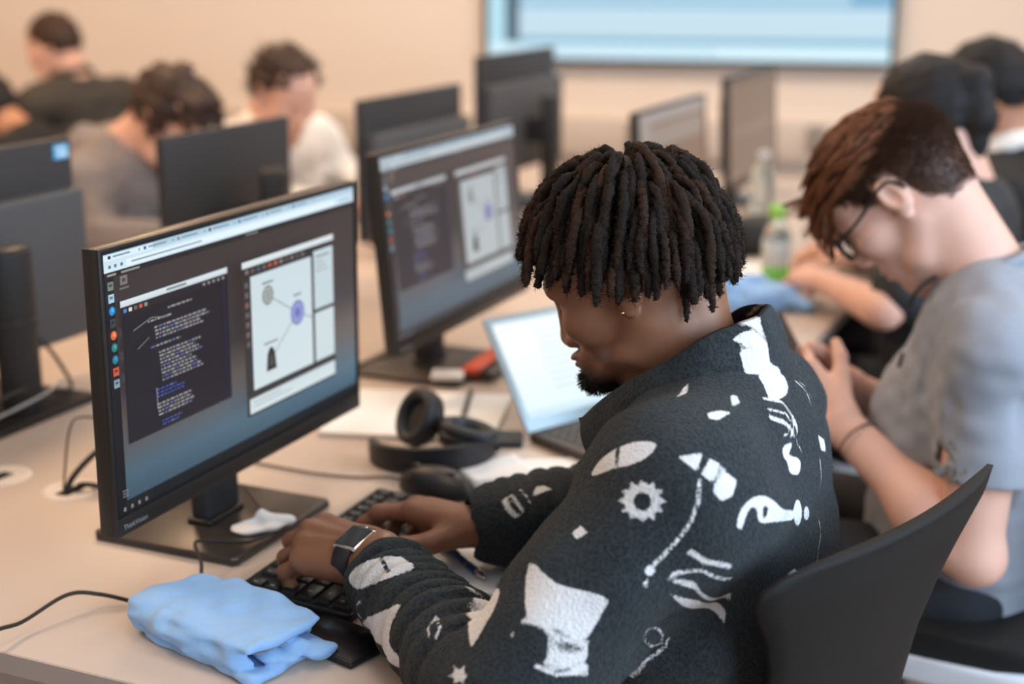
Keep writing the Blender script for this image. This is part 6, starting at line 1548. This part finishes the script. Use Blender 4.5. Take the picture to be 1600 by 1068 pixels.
def clumped(r, i):
    P = np.array(top_hair(r, i)); k = int(np.argmin(((gp-r[0])**2).sum(1))); G = guides[k][1]; t = (np.linspace(0, 1, len(P))[:, None])**0.8
    return P+(G-P)*t*0.72
sv, sf = strands(roots, clumped, 8, 0.0011, 0.0004)
tag(link('top_hair', np_mesh('top_hair', sv, sf), M['red_hair'], hr2), kind='stuff')
cand = np.where((hmask > 0.15) & (lz < 0.115) & (lx < 0.07))[0]
roots = [(int(cand[k]), 0) for k in np.random.RandomState(8).randint(0, len(cand), 11000)]
def short_hair(r, i):
    p = hv[r[0]]+V3(rnd.uniform(-1, 1), rnd.uniform(-1, 1), rnd.uniform(-1, 1))*0.0012; n = n2_[r[0]]; L = (0.003+0.015*np.clip((p[2]+0.01)/0.07, 0, 1)+rnd.uniform(0, 0.003))
    f = V3(-0.15-0.5*(p[2] > 0.05), 0, -1.0)+V3(rnd.uniform(-.35, .35), rnd.uniform(-.35, .35), 0); f -= n*(f@n); q = p+(n*0.42+f*0.75)*L
    return [H2R@(p-n*0.002), H2R@((p+q)/2+n*0.001), H2R@q]
sv, sf = strands(roots, short_hair, 3, 0.0006, 0.0003)
tag(link('side_hair', np_mesh('side_hair', sv, sf), M['red_hair_dark'], hr2), kind='stuff')
# eyebrows
eb = []
for s in (-1, 1):
    for i in range(90): eb.append((V3(0.088-0.012*abs(i/90), s*(0.016+0.034*i/90), 0.026+0.006*math.sin(PI*i/90)+rnd.uniform(-.003, .003)), s))
sv, sf = strands(eb, lambda r, i: [H2R@r[0], H2R@(r[0]+V3(0.002, r[1]*0.005, 0.001))], 2, 0.0005, 0.0002)
tag(link('eyebrows', np_mesh('eyebrows', sv, sf), M['red_hair_dark'], hr2), kind='stuff')
# ---- glasses
M['glass_frame'] = mat('glasses_black', (0.010, 0.010, 0.012), 0.3, var=0.05)
M['lens'] = mat('lens_glass', (0.95, 0.97, 1.0), 0.02, var=0, trans=1.0, ior=1.2)
gs = empty('glasses', tuple(H2), 0, 'black rectangular glasses worn by the auburn-haired person', 'glasses')
HM = Matrix(H2R.tolist()).to_4x4()
def lens_outline(s, k=1.0, n=28):
    out = []
    for i in range(n):
        a = 2*PI*i/n; y = 0.026*math.copysign(abs(math.cos(a))**0.6, math.cos(a))*k; z = 0.0185*math.copysign(abs(math.sin(a))**0.6, math.sin(a))*k
        out.append((0.108-0.10*(abs(s*0.034+y)-0.034)*0.35, s*0.034+y, -0.004+z))
    return out
fr_ = MB()
for s in (-1, 1):
    o = lens_outline(s); fr_.tube([HM @ Vector(p) for p in o+[o[0]]], 0.0022, 6, 1)
fr_.tube([HM @ Vector(p) for p in ((0.108, -0.009, 0.002), (0.111, 0, 0.005), (0.108, 0.009, 0.002))], 0.002, 6, 4)
fr_.build('rims', M['glass_frame'], gs, smooth_on=True)
for s in (-1, 1):
    ln = MB(); o = [HM @ Vector(p) for p in lens_outline(s, 0.97)]; c_ = sum(o, Vector())/len(o)
    vv_ = [ln.bm.verts.new(p) for p in o]; ln.bm.faces.new(vv_); lo_ = ln.build('lens', M['lens'], gs); md = lo_.modifiers.new('t', 'SOLIDIFY'); md.thickness = 0.0012
    MB().tube([HM @ Vector(p) for p in ((0.103, s*0.060, 0.006), (0.098, s*0.068, 0.008), (0.05, s*0.080, 0.012), (-0.005, s*0.0835, 0.024), (-0.022, s*0.084, 0.018), (-0.030, s*0.082, 0.0))], lambda t: 0.0028 if t < 0.7 else 0.0024, 8, 5).build('temple', M['glass_frame'], gs, smooth_on=True)
# ---- T-shirt
tvv = Vol((-0.36, 1.84, 0.47), (0.0, 2.46, 1.06), 0.0045)
tvv.chain([(-0.195, 2.14, 0.50), (-0.208, 2.14, 0.64), (-0.208, 2.14, 0.78), (-0.195, 2.142, 0.90)], [0.125, 0.130, 0.128, 0.105], 0.05, sc=(1, 0.80, 1))
tvv.rc((-0.185, 2.07, 0.945), (-0.19, 2.22, 0.945), 0.068, 0.068, 0.05); tvv.rc((-0.185, 2.142, 0.955), NB2+V3(0.004, 0, 0.0), 0.072, 0.068, 0.03)
for S_, E_, y in ((L2s, L2e, 2.06), (R2s, R2e, 2.22)):
    tvv.rc((-0.185, y, 0.945), S_, 0.066, 0.060, 0.05); tvv.rc((-0.20, y, 0.82), S_, 0.07, 0.058, 0.05)
    d = E_-S_; tvv.rc(S_, S_+d*0.60, 0.060, 0.068, 0.03)
def tee_f(P):
    r = 0.0038*fnoise(P*V3(1, 1, 0.6), 34.0)+0.0014*fnoise(P+2, 80.0)
    def cr(a, b, wdt, dep):
        a = V3(*a); b = V3(*b); ba = b-a; t = np.clip(((P-a)@ba)/(ba@ba), 0, 1); ds_ = np.linalg.norm(P-a-t[:, None]*ba, axis=1)
        return dep*np.exp(-(ds_/wdt)**2)*np.sin(np.clip(t, .08, .92)*PI)
    r += cr((-0.235, 1.99, 0.93), (-0.25, 2.01, 0.76), 0.013, 0.014)+cr((-0.28, 2.03, 0.86), (-0.27, 2.02, 0.70), 0.014, 0.010)+cr((-0.30, 2.08, 0.72), (-0.22, 2.0, 0.60), 0.018, 0.010)+cr((-0.32, 2.10, 0.66), (-0.24, 2.0, 0.55), 0.016, 0.010)
    for q0, q1 in (((-0.175, 2.035, 1.005), (-0.225, 2.015, 0.965)), ((-0.225, 2.015, 0.965), (-0.258, 2.0, 0.905)), ((-0.258, 2.0, 0.905), (-0.262, 1.995, 0.845))): r += 1.2*cr(q0, q1, 0.006, 0.0045)
    r += cr((-0.13, 1.93, 0.92), (-0.12, 1.91, 0.82), 0.012, 0.006)+cr((-0.20, 1.915, 0.90), (-0.215, 1.90, 0.81), 0.010, 0.005)
    return r
tvv.warp(tee_f)
for S_, E_ in ((L2s, L2e), (R2s, R2e)):
    d = (E_-S_)/np.linalg.norm(E_-S_); c_ = S_+(E_-S_)*0.62
    # hem cut square to the arm, hollow inside
    sl, X_, Y_, Z_ = tvv._sub(c_-0.14, c_+0.14); q = (X_-c_[0])*d[0]+(Y_-c_[1])*d[1]+(Z_-c_[2])*d[2]
    rad = np.sqrt(np.maximum((X_-c_[0])**2+(Y_-c_[1])**2+(Z_-c_[2])**2-q**2, 0)); m_ = (rad < 0.085) & ((Y_ < 1.988) | (Y_ > 2.295))
    blk = tvv.d[sl]; blk[m_] = np.maximum(blk[m_], q[m_]); tvv.d[sl] = blk
    tvv.rc(c_-d*0.03, c_+d*0.05, 0.058, 0.062, 0.004, 'sub')
tvv.cut((0, 0, 0.505), (0, 0, -1))
tm_, tf2_ = tvv.mesh(); tm_ = relax(tm_, tf2_, 1, 0.4)
tee = link('t_shirt', np_mesh('t_shirt', rel(tm_, P2O), tf2_), M['tee'], p2)
cl_ = MB(); ring = []
nd_ = NB2-H2; nd_ /= np.linalg.norm(nd_); ax = V3(-0.42, 0, 0.91); u1 = V3(0, 1, 0); u2 = np.cross(ax, u1)
cc = NB2+V3(-0.006, 0, 0.036)
for i in range(25):
    a = 2*PI*i/24; ring.append(tuple(cc+u1*math.cos(a)*0.073+u2*math.sin(a)*0.073-P2O))
cl_.tube(ring, 0.0075, 8, 2); cl_.build('neckband', M['tee'], tee, smooth_on=True)
# small dark emblem on the chest
em = MB(); 
em.tube([(-0.3005, 2.066, 0.890), (-0.3025, 2.064, 0.880), (-0.3050, 2.069, 0.869)], 0.0026, 6, 3)
em_o = em.build('chest_emblem', M['black_matte'], tee); em_o.location = tuple(-P2O)
# lanyard cord at the throat and thin bracelet
tag(MB().tube([tuple(H2+H2R@V3(0.02, 0.030, -0.125)), (-0.285, 2.075, 0.985), (-0.300, 2.09, 0.955)], 0.003, 8, 5).build('neck_cord', M['black_matte'], None, smooth_on=True), 'black cord hanging at the throat of the person in glasses', 'cord')
d = (L2e-L2w)/np.linalg.norm(L2e-L2w); c_ = L2w+d*0.045; s1 = np.cross(d, V3(0, 0, 1)); s1 /= np.linalg.norm(s1); s2 = np.cross(d, s1)
tag(MB().tube([tuple(c_+s1*math.cos(2*PI*i/20)*0.0345+s2*math.sin(2*PI*i/20)*0.0315) for i in range(21)], 0.0016, 6, 2).build('bracelet', M['rubber'], None, smooth_on=True), 'thin black bracelet on the forearm of the person in glasses', 'bracelet')
# phone held in both hands
hp2 = empty('phone', (-0.468, 2.128, 0.845), 0, 'dark phone held up by the person in glasses', 'phone')
pm = Matrix(basis((-0.45, 0.0, 0.75), (0.75, -0.0, 0.45)).tolist()).to_4x4()
MB().box((0, 0, 0), (0.148, 0.072, 0.008), 0.003, 3, M=pm).build('case', M['black'], hp2); MB().box((0, 0, 0.0043), (0.142, 0.066, 0.0006), M=pm).build('glass', M['watch_glass'], hp2)
# trousers and shoes
tr_ = Vol((-0.76, 1.87, 0.05), (0.0, 2.41, 0.66), 0.008)
tr_.rc((-0.20, 2.10, 0.555), (-0.20, 2.18, 0.555), 0.085, 0.085, 0.03)
for sy in (-1, 1): tr_.chain([(-0.20, 2.14+sy*0.09, 0.545), (-0.60, 2.14+sy*0.12, 0.55), (-0.56, 2.14+sy*0.13, 0.12)], [0.085, 0.076, 0.06], 0.03)
tv2, tf2 = tr_.mesh(); link('trousers', np_mesh('trousers', rel(tv2, P2O), tf2), M['denim_dark'], p2)
for sy in (-1, 1):
    sv_ = Vol((-0.75, 1.87, -0.02), (-0.44, 2.42, 0.16), 0.006); y = 2.14+sy*0.135
    sv_.rc((-0.56, y, 0.050), (-0.68, y+sy*0.01, 0.034), 0.048, 0.034, 0.02); sv_.rc((-0.56, y, 0.05), (-0.56, y, 0.11), 0.045, 0.045, 0.02); sv_.cut((0, 0, 0.001), (0, 0, -1))
    a_, b_ = sv_.mesh(); link('shoe', np_mesh('shoe', rel(a_, P2O), b_), M['shoe'], p2)
# ================================================================== people further off
def mk(name, c, **kw): 
    if name not in M: M[name] = mat(name, c, **kw)
    return M[name]
def seated(label, H, yaw, pitch, NB, SH, EL, WR, skin, cloth, hairm, hair='short', hip=None, roll=0.0, collar=None, hood=False, sleeves='long', scale=1.0, legs=True, cloth_m=None):
    """yaw: heading of the face (radians, world); SH/EL/WR: left and right joints"""
    O = V3(NB[0], NB[1], 0); root = person('person', tuple(O), label)
    fwd = V3(math.cos(pitch)*math.cos(yaw), math.cos(pitch)*math.sin(yaw), -math.sin(pitch)); side = V3(-math.sin(yaw), math.cos(yaw), 0)
    R = frame(fwd, V3(0, 0, 1)+side*roll); H = V3(*H); NB = V3(*NB)
    hv, hf = sculpt_head(0.004, neck=R.T@(NB-H)); lx, ly, lz = hv.T
    hw_ = H+hv@R.T
    hip = V3(*hip) if hip is not None else V3(NB[0], NB[1], 0.52)
    SH = [V3(*s) for s in SH]; EL = [V3(*s) for s in EL]; WR = [V3(*s) for s in WR]
    parts = [(hw_, hf)]
    fd = V3(math.cos(yaw), math.sin(yaw), 0)
    for s, (S, E, W_) in enumerate(zip(SH, EL, WR)):
        f = W_-E; B = basis(f+V3(0, 0, -0.02), (0, 0, 1))
        hv_, hf_, _ = sculpt_hand(W_, B, [(25, 35, 20)]*4, mirror=(s == 0), h=0.003, forearm=E+f*0.05, fr=(0.03, 0.036))
        parts.append((hv_, hf_))
    pts = np.array([hip, NB]+SH+EL+WR); bvol = Vol(pts.min(0)-0.16, pts.max(0)+0.13, 0.012)
    mid = (hip+NB)/2
    bvol.chain([hip, mid, NB+V3(0, 0, -0.08)], [0.11, 0.105, 0.09], 0.05); bvol.rc(NB+V3(0, 0, -0.08), NB, 0.07, 0.05, 0.04)
    for S, E, W_ in zip(SH, EL, WR): bvol.rc(NB, S, 0.045, 0.045, 0.04); bvol.chain([S, E, W_], [0.048, 0.036, 0.026], 0.01)
    kn = None
    parts.append(bvol.mesh())
    av, af = join(parts); me = np_mesh('body', rel(av, O), af); attr(me, 'lip', np.zeros(len(av))); attr(me, 'beard', np.zeros(len(av)))
    link('body', me, skin, root)
    # garment
    g = Vol(pts.min(0)-0.17, pts.max(0)+0.15, 0.008)
    ax = (SH[0]-SH[1]); ax /= np.linalg.norm(ax); wsp = 0.085
    for sg in (-1, 1):
        o = ax*wsp*sg
        g.chain([hip+o, mid+o, NB+V3(0, 0, -0.09)+o*0.8], [0.125, 0.125, 0.105], 0.05)
    g.rc(NB+V3(0, 0, -0.09), NB+V3(0, 0, 0.0), 0.09, 0.066, 0.03)
    for S, E, W_ in zip(SH, EL, WR):
        g.rc(NB+V3(0, 0, -0.03), S, 0.06, 0.072, 0.05); g.rc(mid*0.4+NB*0.6, S, 0.08, 0.07, 0.06)
        if sleeves == 'long':
            g.rc(S, E, 0.072, 0.06, 0.03)
            n = 14
            for i in range(n):
                t0, t1 = i/n*0.93, (i+1)/n*0.93; r = lambda t: 0.060-0.018*t+0.004*math.sin(t*30)
                g.rc(E+(W_-E)*t0, E+(W_-E)*t1, r(t0), r(t1), 0.006)
        else: g.rc(S, S+(E-S)*0.62, 0.072, 0.070, 0.03)
    if hood:
        back = -fd
        g.rc(NB+back*0.075+ax*0.07+V3(0, 0, 0.02), NB+back*0.09-ax*0.07+V3(0, 0, 0.02), 0.045, 0.045, 0.03); g.rc(NB+ax*0.085+V3(0, 0, 0.015), NB+back*0.08+ax*0.05+V3(0, 0, 0.02), 0.032, 0.04, 0.03); g.rc(NB-ax*0.085+V3(0, 0, 0.015), NB+back*0.08-ax*0.05+V3(0, 0, 0.02), 0.032, 0.04, 0.03)
    g.warp(lambda P: 0.005*fnoise(P, 22.0)+0.0025*fnoise(P, 55.0))
    gv, gf = g.mesh(); gv = relax(gv, gf, 1, 0.4); go = link('garment', np_mesh('garment', rel(gv, O), gf), cloth, root)
    if collar is not None:
        b = MB(); dn = (H-NB)/np.linalg.norm(H-NB); u1 = ax; u2 = np.cross(dn, u1)
        rows = []
        for k, (rr, hh) in enumerate(((0.076, 0.0), (0.070, 0.035), (0.066, 0.05), (0.074, 0.030), (0.084, 0.012))):
            rows.append([b.bm.verts.new(NB+V3(0, 0, 0.01)+u1*math.cos(2*PI*i/24)*rr+u2*math.sin(2*PI*i/24)*rr+dn*hh-O) for i in range(24)])
        for r0, r1 in zip(rows, rows[1:]):
            for i in range(24): b.bm.faces.new([r0[i], r0[(i+1) % 24], r1[(i+1) % 24], r1[i]])
        b.build('collar', collar, go, smooth_on=True)
    # trousers
    if legs:
        lo = np.minimum(hip, hip+fd*0.5)-0.22; hi = np.maximum(hip, hip+fd*0.5)+0.22; lo[2] = 0.0; hi[2] = hip[2]+0.16
        t_ = Vol(lo, hi, 0.012)
        t_.rc(hip+ax*0.05, hip-ax*0.05, 0.12, 0.12, 0.04)
        for sg in (-1, 1): k0 = hip+ax*0.10*sg; k1 = k0+fd*0.42+ax*0.03*sg; k2 = k1-fd*0.03; k2 = V3(k2[0], k2[1], 0.10); t_.chain([k0, k1, k2, k2+fd*0.10+V3(0, 0, -0.055)], [0.095, 0.075, 0.058, 0.045], 0.03)
        t_.cut((0, 0, 0.002), (0, 0, -1))
        a, b2_ = t_.mesh(); link('trousers', np_mesh('trousers', rel(a, O), b2_), M['denim_dark'], root)
    # hair
    rn = random.Random(int(abs(H[0]*1000)))
    c = Vol((-0.16, -0.13, -0.20), (0.15, 0.13, 0.19), 0.005); ex = {'short': 0.006, 'crop': 0.003, 'tousled': 0.009, 'fringe': 0.010, 'tail': 0.008}[hair]
    c.ell((-0.008, 0, 0.046), (0.099+ex, 0.077+ex, 0.085+ex), 0.01); c.ell((-0.045, 0, 0.02), (0.064+ex*0.8, 0.068+ex*0.7, 0.070+ex*0.5), 0.03)
    low = {'short': 0.024, 'crop': 0.030, 'tousled': 0.016, 'fringe': -0.012, 'tail': 0.0}[hair]
    c.cut((0.070+ex*1.2, 0, 0.062), (1, 0, -0.45)); c.cut((0.0, 0, low), (0.60, 0, -0.80)); c.cut((-0.05, 0, -0.045), (0.1, 0, -1))
    if hair == 'fringe':
        for s in (-1, 0, 1): c.rc((0.075, s*0.035, 0.105), (0.106, s*0.045, 0.055), 0.022, 0.012, 0.02)
        for s in (-1, 1): c.rc((0.02, s*0.080, 0.06), (0.03, s*0.086, -0.015), 0.020, 0.010, 0.02)
    if hair == 'tail': c.chain([(-0.085, 0, 0.085), (-0.118, 0.0, 0.06), (-0.115, 0, -0.01), (-0.095, 0, -0.08)], [0.022, 0.030, 0.034, 0.018], 0.015)
    if hair in ('tousled', 'fringe'): c.warp(lambda P: 0.006*fnoise(P, 75.0)+0.004*fnoise(P, 160.0))
    else: c.warp(lambda P: 0.002*fnoise(P, 90.0))
    a, b2_ = c.mesh(); ho = link('hair', np_mesh('hair', rel(H+a@R.T, O), b2_), hairm, root)
    if hair in ('tousled', 'fringe', 'short', 'crop'):
        dens = 900; rt = []
        idx = rn.sample(range(len(a)), min(dens, len(a)))
        Lh = {'short': 0.008, 'crop': 0.006, 'tousled': 0.022, 'fringe': 0.020}[hair]
        def sf_(i, k):
            p = a[i]; n = p-V3(-0.01, 0, 0.03); n /= np.linalg.norm(n); f = V3(0.6, 0, -0.4) if hair == 'fringe' else V3(rn.gauss(0, .6), rn.gauss(0, .6), rn.gauss(0, .4)); q = p+(n*0.6+f*0.7)*Lh*rn.uniform(0.5, 1.2)
            return [H+R@(p-n*0.003)-O, H+R@((p+q)/2+n*0.002)-O, H+R@q-O]
        s1, s2 = strands(idx, sf_, 3, 0.0014, 0.0006)
        tag(link('hair_strands', np_mesh('hair_strands', s1, s2), hairm, ho), kind='stuff')
    return root, R
sk1 = M['skin_light']; sk2 = skin_mat('skin_tan', (0.42, 0.20, 0.115), (0.50, 0.25, 0.15), (0.35, 0.12, 0.09), rough=0.5)
hb = mk('hair_brown', (0.045, 0.020, 0.012), rough=0.6, var=0.3, vscale=60); hk = mk('hair_jet', (0.010, 0.009, 0.010), rough=0.7, var=0.2, vscale=60)
hoodie = mk('hoodie_grey', (0.235, 0.205, 0.195), rough=0.95, var=0.12, vscale=60, bump=0.3, bscale=300); white = mk('shirt_white', (0.80, 0.78, 0.75), rough=0.85, var=0.03)
dk = mk('jacket_dark', (0.045, 0.040, 0.034), rough=0.8, var=0.1); blk = mk('cloth_black', (0.012, 0.012, 0.013), rough=0.85, var=0.1); grey_d = mk('jacket_charcoal', (0.030, 0.033, 0.037), rough=0.8, var=0.1)
# person in the grey hoodie, facing the desk from the far side
seated('person in a grey hoodie bending over behind the dark-backed monitor', (-2.30, 3.03, 1.045), math.radians(-8), math.radians(34), (-2.44, 3.02, 0.955), [(-2.42, 3.20, 0.90), (-2.42, 2.84, 0.89)], [(-2.33, 3.26, 0.745), (-2.33, 2.76, 0.77)], [(-2.10, 3.14, 0.775), (-2.10, 2.90, 0.775)], sk1, hoodie, hb, hair='fringe', hip=(-2.52, 3.02, 0.52), hood=True)
# person in white behind the two-tone monitor
seated('person in a white shirt with dark tousled hair looking down', (-2.30, 3.56, 1.062), math.radians(-22), math.radians(24), (-2.40, 3.62, 0.965), [(-2.36, 3.81, 0.90), (-2.42, 3.44, 0.90)], [(-2.26, 3.86, 0.76), (-2.33, 3.34, 0.76)], [(-2.05, 3.72, 0.775), (-2.08, 3.46, 0.775)], sk1, white, hb, hair='tousled', hip=(-2.46, 3.62, 0.52))
# two further back at another table
seated('person with cropped brown hair in a dark high-collared jacket', (-3.66, 4.18, 1.122), math.radians(172), math.radians(14), (-3.60, 4.20, 1.005), [(-3.60, 4.00, 0.935), (-3.56, 4.40, 0.935)], [(-3.72, 3.90, 0.72), (-3.68, 4.48, 0.72)], [(-3.95, 3.98, 0.76), (-3.93, 4.40, 0.76)], sk1, dk, hb, hair='crop', hip=(-3.52, 4.20, 0.50), collar=dk)
seated('person with black hair in dark clothes beside the high-collared jacket', (-3.455, 3.60, 0.955), math.radians(178), math.radians(20), (-3.30, 3.61, 0.875), [(-3.29, 3.43, 0.82), (-3.29, 3.79, 0.82)], [(-3.42, 3.38, 0.70), (-3.42, 3.84, 0.70)], [(-3.66, 3.48, 0.765), (-3.66, 3.74, 0.765)], sk2, blk, hk, hair='short', hip=(-3.25, 3.61, 0.46))
# the two along this side of the desk
seated('person with a black ponytail and bare forearms reaching across the desk', (-0.425, 3.03, 1.118), math.radians(158), math.radians(16), (-0.345, 3.00, 0.985), [(-0.36, 2.84, 0.90), (-0.33, 3.17, 0.91)], [(-0.435, 2.72, 0.795), (-0.40, 3.26, 0.77)], [(-0.595, 2.935, 0.795), (-0.60, 3.30, 0.785)], sk1, grey_d, hk, hair='tail', hip=(-0.33, 3.01, 0.55), sleeves='short')
seated('person with short black hair and white collar in a black jacket', (-0.372, 3.56, 1.128), math.radians(170), math.radians(8), (-0.310, 3.56, 0.995), [(-0.31, 3.38, 0.905), (-0.27, 3.75, 0.905)], [(-0.38, 3.31, 0.76), (-0.36, 3.82, 0.76)], [(-0.62, 3.42, 0.775), (-0.61, 3.70, 0.775)], sk2, blk, hk, hair='short', hip=(-0.25, 3.56, 0.52), collar=white)
# the other table
ot = empty('desk', (-4.05, 4.05, 0), 0, 'pale desk of the dark-clad pair near the wall', 'desk')
MB().box((0.0, 0, 0.7175), (0.8, 1.5, 0.025), 0.002).build('tabletop', M['desk'], ot)
for sx in (-1, 1):
    for sy in (-1, 1): MB().box((-0.05+sx*0.3, sy*0.68, 0.35), (0.05, 0.05, 0.70), 0.004).build('leg', M['steel'], ot)
make_chair((-3.53, 4.20, 0), PI, 'black office chair under the dark high-collared jacket', seat_z=0.40, top=0.86)
make_chair((-3.22, 3.61, 0), PI, 'black office chair of the black-haired person in dark clothes', seat_z=0.36, top=0.80)
make_chair((-2.52, 3.02, 0), 0, 'black office chair under the grey hoodie', seat_z=0.42, top=0.80)
make_chair((-2.48, 3.62, 0), 0, 'black office chair under the white shirt', seat_z=0.42, top=0.80)
